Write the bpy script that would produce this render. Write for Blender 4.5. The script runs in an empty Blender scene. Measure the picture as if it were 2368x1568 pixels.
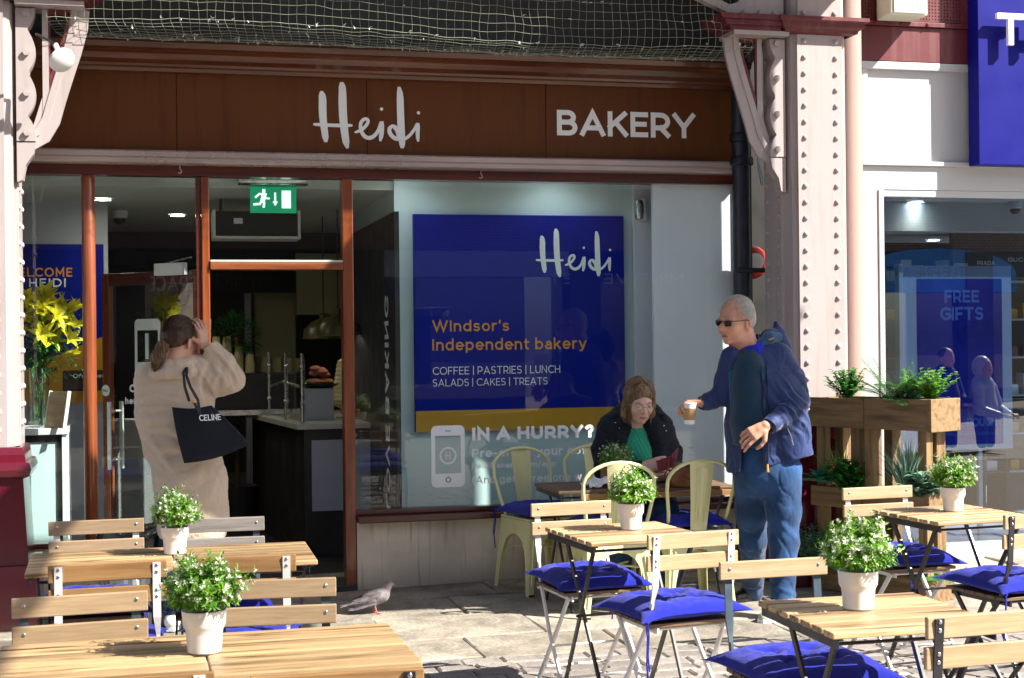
import bpy, bmesh, math, random
import numpy as np
from mathutils import Vector, Matrix, Euler, noise

# ------------------------------------------------------------------ camera, world, sun, exposure
scene = bpy.context.scene
COL = scene.collection
YAW = math.radians(14); ROLL = .011; EYE = 1.52; FPX = 3400.0
cam_d = bpy.data.cameras.new('camera'); cam = bpy.data.objects.new('camera', cam_d); COL.objects.link(cam)
cam_d.sensor_width = 36; cam_d.lens = FPX / 2368 * 36
cam_d.clip_end = 400; cam_d.clip_start = .05
cam.matrix_world = Matrix.Translation((0, 0, EYE)) @ Matrix.Rotation(-YAW, 4, 'Z') @ Matrix.Rotation(math.pi/2, 4, 'X') @ Matrix.Rotation(-ROLL, 4, 'Z')
cam_d.dof.use_dof = True; cam_d.dof.focus_distance = 8.0; cam_d.dof.aperture_fstop = 15
scene.camera = cam
SUN_DIR = Vector((-.83, .56, -.92)).normalized()      # the way the light travels
EL = math.asin(-SUN_DIR.z); AZ = math.atan2(-SUN_DIR.x, -SUN_DIR.y)
world = bpy.data.worlds.new('World'); scene.world = world; world.use_nodes = True
wn = world.node_tree
sky = wn.nodes.new('ShaderNodeTexSky'); sky.sky_type = 'NISHITA'; sky.sun_disc = False
sky.sun_elevation = EL; sky.sun_rotation = AZ; sky.dust_density = 1.5
wn.links.new(sky.outputs[0], wn.nodes['Background'].inputs[0]); wn.nodes['Background'].inputs[1].default_value = .066
sun_d = bpy.data.lights.new('sun', 'SUN'); sun_d.energy = 4.9; sun_d.angle = math.radians(.5); sun_d.color = (1, .94, .83)
sun = bpy.data.objects.new('sun', sun_d); COL.objects.link(sun)
sun.rotation_euler = SUN_DIR.to_track_quat('-Z', 'Y').to_euler()
scene.view_settings.view_transform = 'Standard'; scene.view_settings.look = 'None'
scene.view_settings.gamma = 1; scene.view_settings.use_curve_mapping = False
scene.view_settings.exposure = 1.62
scene.cycles.use_denoising = True
scene.cycles.max_bounces = 8; scene.cycles.transparent_max_bounces = 16
scene.cycles.sample_clamp_indirect = 6

# ------------------------------------------------------------------ where the camera's sight lines meet real planes
def _ray(px, py):
    x = px - 1184; y = 784 - py
    n = math.hypot(1, ROLL); u = (x + ROLL*y) / (FPX*n); v = (y - ROLL*x) / (FPX*n)
    return (math.sin(YAW) + u*math.cos(YAW), math.cos(YAW) - u*math.sin(YAW), v)
def atY(px, py, y):
    d = _ray(px, py); t = y / d[1]; return Vector((d[0]*t, y, EYE + d[2]*t))
def atZ(px, py, z):
    d = _ray(px, py); t = (z - EYE) / d[2]; return Vector((d[0]*t, d[1]*t, z))
def fx(px, y=9.05, py=800): return atY(px, py, y).x
def fz(px, py, y=9.05): return atY(px, py, y).z

# ------------------------------------------------------------------ objects
R = random.Random(7)
def link(o): COL.objects.link(o); return o
def tag(o, label=None, cat=None, group=None, kind=None):
    if label: o['label'] = label
    if cat: o['category'] = cat
    if group: o['group'] = group
    if kind: o['kind'] = kind
    return o
def thing(name, label, cat, loc=(0, 0, 0), rz=0, group=None):
    o = link(bpy.data.objects.new(name, None)); o.empty_display_size = .1
    o.location = loc; o.rotation_euler = (0, 0, rz)
    return tag(o, label, cat, group)
def copy_tree(o, parent=None):
    c = o.copy(); COL.objects.link(c)
    if parent is not None: c.parent = parent
    for ch in list(o.children): copy_tree(ch, c)
    return c
def place(root, loc, rz, label, group=None, first=[]):
    r = root if root.name not in first else copy_tree(root)
    first.append(root.name) if r is root else None
    r.location = loc; r.rotation_euler = (0, 0, rz); r['label'] = label
    if group: r['group'] = group
    return r

class B:
    """collects shapes for ONE mesh"""
    def __init__(s): s.bm = bmesh.new()
    def box(s, a, b, bev=0, rot=None, piv=None):
        a = Vector(a); b = Vector(b); c = (a+b)/2; d = b-a
        t = bmesh.new()
        bmesh.ops.create_cube(t, size=1, matrix=Matrix.Diagonal((abs(d.x), abs(d.y), abs(d.z), 1)))
        if bev: bmesh.ops.bevel(t, geom=list(t.edges), offset=bev, segments=2, affect='EDGES', profile=.5)
        M = Matrix.Translation(c)
        if rot is not None:
            p = Vector(piv) if piv is not None else c
            M = Matrix.Translation(p) @ rot.to_4x4() @ Matrix.Translation(-p) @ M
        bmesh.ops.transform(t, matrix=M, verts=t.verts); s._merge(t); return s
    def _merge(s, t):
        me = bpy.data.meshes.new('t'); t.to_mesh(me); t.free(); s.bm.from_mesh(me); bpy.data.meshes.remove(me)
    def tube(s, pts, r, n=8, closed=False, flat=None, caps=True):
        """tube along a polyline; r a number or list; flat=(w,h) gives a rectangular bar"""
        P = [Vector(p) for p in pts]; m = len(P); rings = []
        up = None
        for i in range(m):
            a = P[i-1] if (i > 0 or closed) else P[i]; c = P[(i+1) % m] if (i < m-1 or closed) else P[i]
            d = (c-a).normalized()
            if up is None:
                up = Vector((0, 0, 1)) if abs(d.z) < .9 else Vector((0, 1, 0))
            sd = d.cross(up)
            if sd.length < 1e-5: sd = d.cross(Vector((1, 0, 0)))
            sd.normalize(); u2 = sd.cross(d).normalized(); up = u2
            rr = r[i] if isinstance(r, (list, tuple)) else r
            ring = []
            if flat:
                k = rr
                for (x, y) in ((-1, -1), (1, -1), (1, 1), (-1, 1)):
                    ring.append(s.bm.verts.new(P[i] + sd*x*flat[0]/2*k + u2*y*flat[1]/2*k))
            else:
                for j in range(n):
                    t = 2*math.pi*j/n
                    ring.append(s.bm.verts.new(P[i] + (sd*math.cos(t) + u2*math.sin(t))*rr))
            rings.append(ring)
        k = len(rings[0])
        for i in range(m if closed else m-1):
            A_, C_ = rings[i], rings[(i+1) % m]
            for j in range(k):
                s.bm.faces.new((A_[j], A_[(j+1) % k], C_[(j+1) % k], C_[j]))
        if caps and not closed:
            s.bm.faces.new(rings[0][::-1]); s.bm.faces.new(rings[-1])
        return s
    def lathe(s, prof, c=(0, 0, 0), n=24, sx=1, sy=1):
        c = Vector(c); rings = []
        for (r, z) in prof:
            if r < 1e-5: rings.append([s.bm.verts.new(c + Vector((0, 0, z)))])
            else: rings.append([s.bm.verts.new(c + Vector((r*sx*math.cos(2*math.pi*j/n), r*sy*math.sin(2*math.pi*j/n), z))) for j in range(n)])
        for a, b in zip(rings, rings[1:]):
            if len(a) == 1 and len(b) == 1: continue
            for j in range(n):
                if len(a) == 1: s.bm.faces.new((a[0], b[j], b[(j+1) % n]))
                elif len(b) == 1: s.bm.faces.new((a[j], a[(j+1) % n], b[0]))
                else: s.bm.faces.new((a[j], a[(j+1) % n], b[(j+1) % n], b[j]))
        return s
    def prism(s, pts, d):
        """polygon (3-D points) pushed along d"""
        d = Vector(d); a = [s.bm.verts.new(Vector(p)) for p in pts]; b = [s.bm.verts.new(Vector(p)+d) for p in pts]
        n = len(pts)
        s.bm.faces.new(a[::-1]); s.bm.faces.new(b)
        for i in range(n): s.bm.faces.new((a[i], a[(i+1) % n], b[(i+1) % n], b[i]))
        return s
    def poly(s, pts): s.bm.faces.new([s.bm.verts.new(Vector(p)) for p in pts]); return s
    def ball(s, c, r, seg=10, sc=(1, 1, 1)):
        bmesh.ops.create_uvsphere(s.bm, u_segments=seg, v_segments=max(4, seg//2+1), radius=r, matrix=Matrix.Translation(c) @ Matrix.Diagonal((*sc, 1))); return s
    def mesh(s, name='m', smooth=False, fix=True):
        if fix: bmesh.ops.recalc_face_normals(s.bm, faces=s.bm.faces)
        me = bpy.data.meshes.new(name); s.bm.to_mesh(me); s.bm.free()
        if smooth: smooth_mesh(me)
        return me
def smooth_mesh(me, ang=40):
    me.polygons.foreach_set('use_smooth', [True]*len(me.polygons))
    me.set_sharp_from_angle(angle=math.radians(ang))
def put(name, shape, m, parent=None, loc=None, rot=None, smooth=False):
    me = shape.mesh(name, smooth) if isinstance(shape, B) else shape
    if m is not None and not me.materials: me.materials.append(m)
    o = link(bpy.data.objects.new(name, me))
    if parent is not None: o.parent = parent
    if loc is not None: o.location = loc
    if rot is not None: o.rotation_euler = rot
    return o
def structure(name, shape, m, parent=None, smooth=False):
    o = put(name, shape, m, parent, smooth=smooth)
    if parent is None: o['kind'] = 'structure'
    return o

# ------------------------------------------------------------------ materials
def _mat(name):
    m = bpy.data.materials.new(name); m.use_nodes = True
    return m, m.node_tree, m.node_tree.nodes['Principled BSDF']
def plain(name, col, rough=.5, metal=0, var=.12, scale=6, bump=0, bscale=60, spec=.5, emit=0, coat=0, sheen=0, trans=0, detail=5):
    m, t, p = _mat(name); N = t.nodes; Lk = t.links
    c = (*col, 1)
    if var:
        tc = N.new('ShaderNodeTexCoord'); nz = N.new('ShaderNodeTexNoise'); nz.inputs['Scale'].default_value = scale; nz.inputs['Detail'].default_value = detail
        Lk.new(tc.outputs['Object'], nz.inputs['Vector'])
        mr = N.new('ShaderNodeMapRange'); mr.inputs[1].default_value = .3; mr.inputs[2].default_value = .7
        mr.inputs[3].default_value = 1-var; mr.inputs[4].default_value = 1+var; Lk.new(nz.outputs[0], mr.inputs[0])
        mx = N.new('ShaderNodeVectorMath'); mx.operation = 'SCALE'; mx.inputs[0].default_value = col
        Lk.new(mr.outputs[0], mx.inputs['Scale']); Lk.new(mx.outputs[0], p.inputs['Base Color'])
        r2 = N.new('ShaderNodeMapRange'); r2.inputs[1].default_value = .3; r2.inputs[2].default_value = .7
        r2.inputs[3].default_value = max(.02, rough-.08); r2.inputs[4].default_value = min(1, rough+.1); Lk.new(nz.outputs[0], r2.inputs[0]); Lk.new(r2.outputs[0], p.inputs['Roughness'])
        if bump:
            n2 = N.new('ShaderNodeTexNoise'); n2.inputs['Scale'].default_value = bscale; n2.inputs['Detail'].default_value = 4
            Lk.new(tc.outputs['Object'], n2.inputs['Vector'])
            bp = N.new('ShaderNodeBump'); bp.inputs['Strength'].default_value = bump; bp.inputs['Distance'].default_value = .01
            Lk.new(n2.outputs[0], bp.inputs['Height']); Lk.new(bp.outputs[0], p.inputs['Normal'])
    else:
        p.inputs['Base Color'].default_value = c; p.inputs['Roughness'].default_value = rough
    p.inputs['Metallic'].default_value = metal; p.inputs['Specular IOR Level'].default_value = spec
    if emit: p.inputs['Emission Color'].default_value = c; p.inputs['Emission Strength'].default_value = emit
    if coat: p.inputs['Coat Weight'].default_value = coat; p.inputs['Coat Roughness'].default_value = .08
    if sheen: p.inputs['Sheen Weight'].default_value = sheen; p.inputs['Sheen Roughness'].default_value = .4
    if trans: p.inputs['Subsurface Weight'].default_value = trans; p.inputs['Subsurface Radius'].default_value = (.02, .008, .004)
    return m
def wood(name, light, dark, rough=.5, along=0, scale=1.0, coat=0, bump=.15, rnd=.25, streak=.5):
    m, t, p = _mat(name); N = t.nodes; Lk = t.links
    tc = N.new('ShaderNodeTexCoord'); oi = N.new('ShaderNodeObjectInfo')
    ad = N.new('ShaderNodeVectorMath'); ad.operation = 'MULTIPLY_ADD'
    cb = N.new('ShaderNodeCombineXYZ')
    for i in range(3): Lk.new(oi.outputs['Random'], cb.inputs[i])
    Lk.new(cb.outputs[0], ad.inputs[0]); ad.inputs[1].default_value = (7, 13, 5); Lk.new(tc.outputs['Object'], ad.inputs[2])
    mp = N.new('ShaderNodeMapping'); sc = [26*scale]*3; sc[along] = 1.6*scale; mp.inputs['Scale'].default_value = sc
    Lk.new(ad.outputs[0], mp.inputs[0])
    n1 = N.new('ShaderNodeTexNoise'); n1.inputs['Scale'].default_value = 1.6; n1.inputs['Detail'].default_value = 6; n1.inputs['Distortion'].default_value = .6; Lk.new(mp.outputs[0], n1.inputs['Vector'])
    n2 = N.new('ShaderNodeTexNoise'); n2.inputs['Scale'].default_value = 9; n2.inputs['Detail'].default_value = 3; Lk.new(mp.outputs[0], n2.inputs['Vector'])
    rp = N.new('ShaderNodeValToRGB'); e = rp.color_ramp.elements
    e[0].position = .3; e[0].color = (*dark, 1); e[1].position = .3 + streak*.5; e[1].color = (*light, 1)
    Lk.new(n1.outputs[0], rp.inputs[0])
    mr = N.new('ShaderNodeMapRange'); mr.inputs[3].default_value = 1-rnd; mr.inputs[4].default_value = 1+rnd*.6; Lk.new(oi.outputs['Random'], mr.inputs[0])
    m2 = N.new('ShaderNodeMapRange'); m2.inputs[1].default_value = .3; m2.inputs[2].default_value = .7; m2.inputs[3].default_value = .85; m2.inputs[4].default_value = 1.1; Lk.new(n2.outputs[0], m2.inputs[0])
    mm = N.new('ShaderNodeMath'); mm.operation = 'MULTIPLY'; Lk.new(mr.outputs[0], mm.inputs[0]); Lk.new(m2.outputs[0], mm.inputs[1])
    vs = N.new('ShaderNodeVectorMath'); vs.operation = 'SCALE'; Lk.new(rp.outputs[0], vs.inputs[0]); Lk.new(mm.outputs[0], vs.inputs['Scale'])
    Lk.new(vs.outputs[0], p.inputs['Base Color']); p.inputs['Roughness'].default_value = rough
    bp = N.new('ShaderNodeBump'); bp.inputs['Strength'].default_value = bump; bp.inputs['Distance'].default_value = .004
    Lk.new(n1.outputs[0], bp.inputs['Height']); Lk.new(bp.outputs[0], p.inputs['Normal'])
    if coat: p.inputs['Coat Weight'].default_value = coat; p.inputs['Coat Roughness'].default_value = .1
    return m
def chipped(name, col, under, rough=.4, amount=.62, scale=9, coat=0, grime=(.25, .2, .17), gr=.35):
    """paint with chips and run-down dirt"""
    m, t, p = _mat(name); N = t.nodes; Lk = t.links
    tc = N.new('ShaderNodeTexCoord')
    n1 = N.new('ShaderNodeTexNoise'); n1.inputs['Scale'].default_value = scale; n1.inputs['Detail'].default_value = 8; n1.inputs['Roughness'].default_value = .65; Lk.new(tc.outputs['Object'], n1.inputs['Vector'])
    r1 = N.new('ShaderNodeValToRGB'); r1.color_ramp.elements[0].position = amount; r1.color_ramp.elements[1].position = amount+.015; Lk.new(n1.outputs[0], r1.inputs[0])
    mp = N.new('ShaderNodeMapping'); mp.inputs['Scale'].default_value = (14, 14, 1.2); Lk.new(tc.outputs['Object'], mp.inputs[0])
    n2 = N.new('ShaderNodeTexNoise'); n2.inputs['Scale'].default_value = 1.3; n2.inputs['Detail'].default_value = 7; Lk.new(mp.outputs[0], n2.inputs['Vector'])
    r2 = N.new('ShaderNodeMapRange'); r2.inputs[1].default_value = .5; r2.inputs[2].default_value = .8; r2.inputs[4].default_value = gr; Lk.new(n2.outputs[0], r2.inputs[0])
    a = N.new('ShaderNodeMixRGB'); a.inputs[1].default_value = (*col, 1); a.inputs[2].default_value = (*grime, 1); Lk.new(r2.outputs[0], a.inputs[0])
    b = N.new('ShaderNodeMixRGB'); b.inputs[2].default_value = (*under, 1); Lk.new(a.outputs[0], b.inputs[1]); Lk.new(r1.outputs[0], b.inputs[0])
    Lk.new(b.outputs[0], p.inputs['Base Color']); p.inputs['Roughness'].default_value = rough
    bp = N.new('ShaderNodeBump'); bp.inputs['Strength'].default_value = .25; bp.inputs['Distance'].default_value = .006
    Lk.new(n1.outputs[0], bp.inputs['Height']); Lk.new(bp.outputs[0], p.inputs['Normal'])
    if coat: p.inputs['Coat Weight'].default_value = coat; p.inputs['Coat Roughness'].default_value = .12
    return m
def glass(name, tint=(.9, .96, .95), ior=1.5, boost=1.0, rough=0.0):
    m = bpy.data.materials.new(name); m.use_nodes = True; t = m.node_tree; N = t.nodes; Lk = t.links; N.clear()
    out = N.new('ShaderNodeOutputMaterial'); tr = N.new('ShaderNodeBsdfTransparent'); gl = N.new('ShaderNodeBsdfGlossy'); mx = N.new('ShaderNodeMixShader'); ge = N.new('ShaderNodeNewGeometry')
    tr.inputs[0].default_value = (*tint, 1); gl.inputs['Roughness'].default_value = rough; gl.inputs[0].default_value = (1, 1, 1, 1)
    def mth(op, a, b_=None):   # thin-sheet reflectance (Schlick), the same from both sides
        n = N.new('ShaderNodeMath'); n.operation = op; Lk.new(a, n.inputs[0])
        if b_ is not None: n.inputs[1].default_value = b_
        return n.outputs[0]
    dt = N.new('ShaderNodeVectorMath'); dt.operation = 'DOT_PRODUCT'; Lk.new(ge.outputs['Normal'], dt.inputs[0]); Lk.new(ge.outputs['Incoming'], dt.inputs[1])
    f0 = ((ior-1)/(ior+1))**2*1.8
    v = mth('ABSOLUTE', dt.outputs['Value']); v = mth('SUBTRACT', v, 1.0); v = mth('ABSOLUTE', v); v = mth('POWER', v, 5.0); v = mth('MULTIPLY', v, 1-f0); v = mth('ADD', v, f0)
    mu = N.new('ShaderNodeMath'); mu.operation = 'MULTIPLY'; mu.inputs[1].default_value = boost; mu.use_clamp = True
    Lk.new(v, mu.inputs[0]); Lk.new(mu.outputs[0], mx.inputs[0]); Lk.new(tr.outputs[0], mx.inputs[1]); Lk.new(gl.outputs[0], mx.inputs[2]); Lk.new(mx.outputs[0], out.inputs[0])
    return m
def leafmat(name, a, b, tr=.35, rough=.45):
    m, t, p = _mat(name); N = t.nodes; Lk = t.links
    g = N.new('ShaderNodeNewGeometry'); mx = N.new('ShaderNodeMixRGB'); mx.inputs[1].default_value = (*a, 1); mx.inputs[2].default_value = (*b, 1)
    Lk.new(g.outputs['Random Per Island'], mx.inputs[0]); Lk.new(mx.outputs[0], p.inputs['Base Color']); p.inputs['Roughness'].default_value = rough
    out = N['Material Output']; tl = N.new('ShaderNodeBsdfTranslucent'); Lk.new(mx.outputs[0], tl.inputs[0]); ms = N.new('ShaderNodeMixShader'); ms.inputs[0].default_value = tr
    Lk.new(p.outputs[0], ms.inputs[1]); Lk.new(tl.outputs[0], ms.inputs[2]); Lk.new(ms.outputs[0], out.inputs[0])
    return m
def cloth(name, col, rough=.85, sheen=.4, weave=900, bump=.3, var=.08, fold=0):
    m = plain(name, col, rough, var=var, scale=3, sheen=sheen, spec=.25, bump=bump, bscale=weave)
    return m

M = {}
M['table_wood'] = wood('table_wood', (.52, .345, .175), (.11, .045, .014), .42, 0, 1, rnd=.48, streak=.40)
M['pale_wood'] = wood('pale_wood', (.50, .36, .22), (.37, .24, .13), .55, 0, .8, rnd=.10, streak=.9, bump=.1)
M['back_wood'] = wood('back_wood', (.40, .225, .095), (.26, .13, .045), .5, 0, .8, rnd=.15, streak=.8, bump=.1)
M['grey_wood'] = wood('grey_wood', (.36, .32, .28), (.24, .21, .18), .75, 0, 1.2, rnd=.1, streak=.9)
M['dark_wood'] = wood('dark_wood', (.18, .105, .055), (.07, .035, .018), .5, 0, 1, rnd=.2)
M['planter_wood'] = wood('planter_wood', (.27, .165, .075), (.13, .07, .03), .75, 2, .7, rnd=.2, bump=.5)
M['planter_board'] = wood('planter_board', (.25, .155, .075), (.12, .07, .03), .75, 1, .7, rnd=.12, bump=.5)
M['mahogany'] = wood('mahogany', (.33, .085, .025), (.15, .03, .01), .32, 2, .5, coat=.6, rnd=0, bump=.1, streak=.9)
M['mahogany_h'] = wood('mahogany_h', (.33, .10, .03), (.15, .035, .012), .35, 0, .5, coat=.4, rnd=0, bump=.1, streak=.9)
M['mahogany_shaded'] = wood('mahogany_shaded', (.10, .018, .01), (.05, .01, .006), .35, 0, .5, coat=.4, rnd=0, bump=.1)  # darker copy of the mahogany, shade painted in for shadowed members
M['fascia'] = chipped('fascia_brown', (.125, .040, .011), (.34, .27, .20), .5, .80, 11, grime=(.045, .015, .006), gr=.55); M['fascia'].node_tree.nodes['Principled BSDF'].inputs['Specular IOR Level'].default_value = .2
M['pelmet'] = plain('pelmet_bronze', (.50, .40, .37), .3, metal=.35, var=.08, scale=3)
M['white_metal'] = chipped('white_metal_paint', (.74, .72, .70), (.10, .07, .05), .35, .74, 30, grime=(.5, .45, .4), gr=.2)
M['black_metal'] = plain('black_metal', (.018, .018, .022), .35, var=.2, scale=30)
M['slate_metal'] = plain('slate_metal', (.05, .075, .10), .4, var=.15, scale=20)
M['steel'] = plain('steel', (.6, .6, .6), .25, metal=1, var=.1, scale=15)
M['zinc'] = plain('galvanised_zinc', (.38, .43, .47), .38, metal=.8, var=.25, scale=9)
M['tolix'] = chipped('pale_yellow_green_paint', (.68, .67, .36), (.05, .035, .02), .32, .73, 14, coat=.3, grime=(.4, .38, .2), gr=.25)
M['pinkwhite'] = chipped('pinkish_white_iron_paint', (.43, .365, .37), (.2, .17, .15), .42, .77, 5, coat=.1, grime=(.26, .19, .16), gr=.42)
M['burgundy'] = chipped('burgundy_gloss_paint', (.115, .006, .018), (.4, .34, .32), .25, .765, 7, coat=.7, grime=(.08, .01, .015), gr=.3)
M['burgundy_flat'] = chipped('burgundy_dull_paint', (.12, .016, .024), (.35, .25, .22), .5, .75, 9, grime=(.25, .12, .10), gr=.5)
M['shopwhite'] = chipped('white_shopfront_paint', (.50, .52, .54), (.35, .3, .25), .4, .79, 4, grime=(.5, .48, .45), gr=.2)
M['plasterpink'] = chipped('dusty_pink_plaster', (.36, .245, .22), (.15, .1, .09), .6, .76, 6, grime=(.25, .17, .15), gr=.4)
M['white'] = plain('white_paint', (.78, .79, .80), .4, var=.04)
M['pot'] = plain('white_ceramic', (.82, .82, .81), .28, var=.03, coat=.3)
M['letter'] = plain('white_lettering', (.88, .89, .90), .35, var=.02)
M['vinyl'] = plain('white_vinyl', (.88, .91, .96), .5, var=.03)
M['orange_letter'] = plain('orange_lettering', (.80, .34, .02), .45, var=.02)
M['gold'] = plain('mustard_print', (.60, .30, .010), .6, var=.05, scale=2)
M['blue_poster'] = plain('royal_blue_print', (.0004, .010, .26), .6, spec=.15, var=.08, scale=1.5)
M['blue_sign'] = plain('royal_blue_sign', (.001, .002, .19), .5, spec=.2, var=.08, scale=3)
M['cushion'] = cloth('blue_cotton', (.010, .017, .31), .95, .15, 420, .6, .2)
M['black_plastic'] = plain('black_plastic', (.012, .012, .014), .35, var=.1)
M['pipe'] = plain('black_pipe_paint', (.010, .016, .028), .38, var=.4, scale=14, bump=.3, bscale=25)
M['cream'] = plain('cream_wall', (.52, .50, .30), .7, var=.05)
M['display_wall'] = plain('pale_display_wall', (.58, .71, .72), .7, var=.04, scale=1)
M['lavender'] = plain('lavender_white_board', (.80, .80, .88), .45, var=.04, scale=1, coat=.1)
M['ceiling'] = plain('ceiling_paint', (.62, .66, .62), .8, var=.03)
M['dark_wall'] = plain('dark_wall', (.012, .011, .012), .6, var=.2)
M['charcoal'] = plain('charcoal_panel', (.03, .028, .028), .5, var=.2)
M['worktop'] = plain('pale_worktop', (.50, .50, .46), .35, var=.06)
M['panel_grey'] = plain('pale_grey_panel', (.42, .45, .52), .4, var=.04)
M['lamp'] = plain('lamp_glow', (1, .93, .75), .5, var=0, emit=14)
M['lamp2'] = plain('lamp_glow_white', (1, .97, .9), .5, var=0, emit=9)
M['exit_green'] = plain('exit_green', (.004, .20, .09), .4, var=.03, emit=.35)
M['exit_white'] = plain('exit_white', (.7, .9, .8), .4, var=0, emit=.45)
M['pendant'] = plain('olive_enamel', (.09, .08, .018), .35, var=.1)
M['glass'] = glass('window_glass', (.90, .98, .97), 1.5, .9)
M['glass_door'] = glass('door_glass', (.75, .82, .82), 1.55, 2.6)
M['glass_shop'] = glass('shop_glass', (.30, .40, .54), 1.5, 2.4)
M['clear'] = glass('clear_glass', (.93, .97, .96), 1.45, 1.2)
M['skin'] = plain('skin', (.60, .33, .24), .5, var=.08, scale=25, trans=.12, bump=.06, bscale=300)
M['skin_red'] = plain('ruddy_skin', (.58, .29, .20), .48, var=.12, scale=22, trans=.12, bump=.08, bscale=250)
M['red'] = plain('red_plastic', (.5, .015, .01), .35, var=.1)
M['string'] = plain('net_twine', (.33, .36, .28), .8, var=.15, scale=30)
M['feather'] = plain('white_down', (.75, .75, .72), .9, var=.1)
M['paper'] = plain('paper', (.78, .78, .78), .8, var=.03)
M['kraft'] = plain('kraft_card', (.40, .25, .12), .85, var=.08, scale=30)
M['leather'] = plain('tan_leather', (.22, .085, .03), .5, var=.35, scale=10, bump=.5, bscale=90)
M['box_green'] = leafmat('boxwood_leaf', (.05, .20, .008), (.22, .42, .03))
M['box_white'] = leafmat('white_floret', (.72, .78, .60), (.80, .78, .70), .25)
M['leaf_dark'] = leafmat('dark_leaf', (.015, .11, .02), (.06, .23, .04), .3)
M['leaf_mid'] = leafmat('mid_leaf', (.03, .17, .03), (.09, .30, .05), .35)
M['leaf_lime'] = leafmat('lime_leaf', (.10, .32, .03), (.25, .45, .06), .4)
M['leaf_blue'] = leafmat('bluegreen_leaf', (.03, .22, .15), (.08, .34, .24), .3)
M['leaf_pale'] = leafmat('pale_leaf', (.30, .42, .36), (.16, .34, .22), .3)
M['lily'] = leafmat('lily_petal', (.72, .62, .01), (.80, .70, .04), .35)
M['pastry_orange'] = plain('pastry_orange', (.45, .18, .04), .7, var=.3, scale=40)
M['pastry_pink'] = plain('pastry_pink', (.42, .15, .11), .7, var=.3, scale=40)
M['pastry_green'] = plain('pastry_green', (.16, .28, .03), .7, var=.3, scale=40)
M['black_bag'] = plain('black_bin_liner', (.012, .012, .015), .22, var=.2, bump=1, bscale=18, coat=.3)

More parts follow.
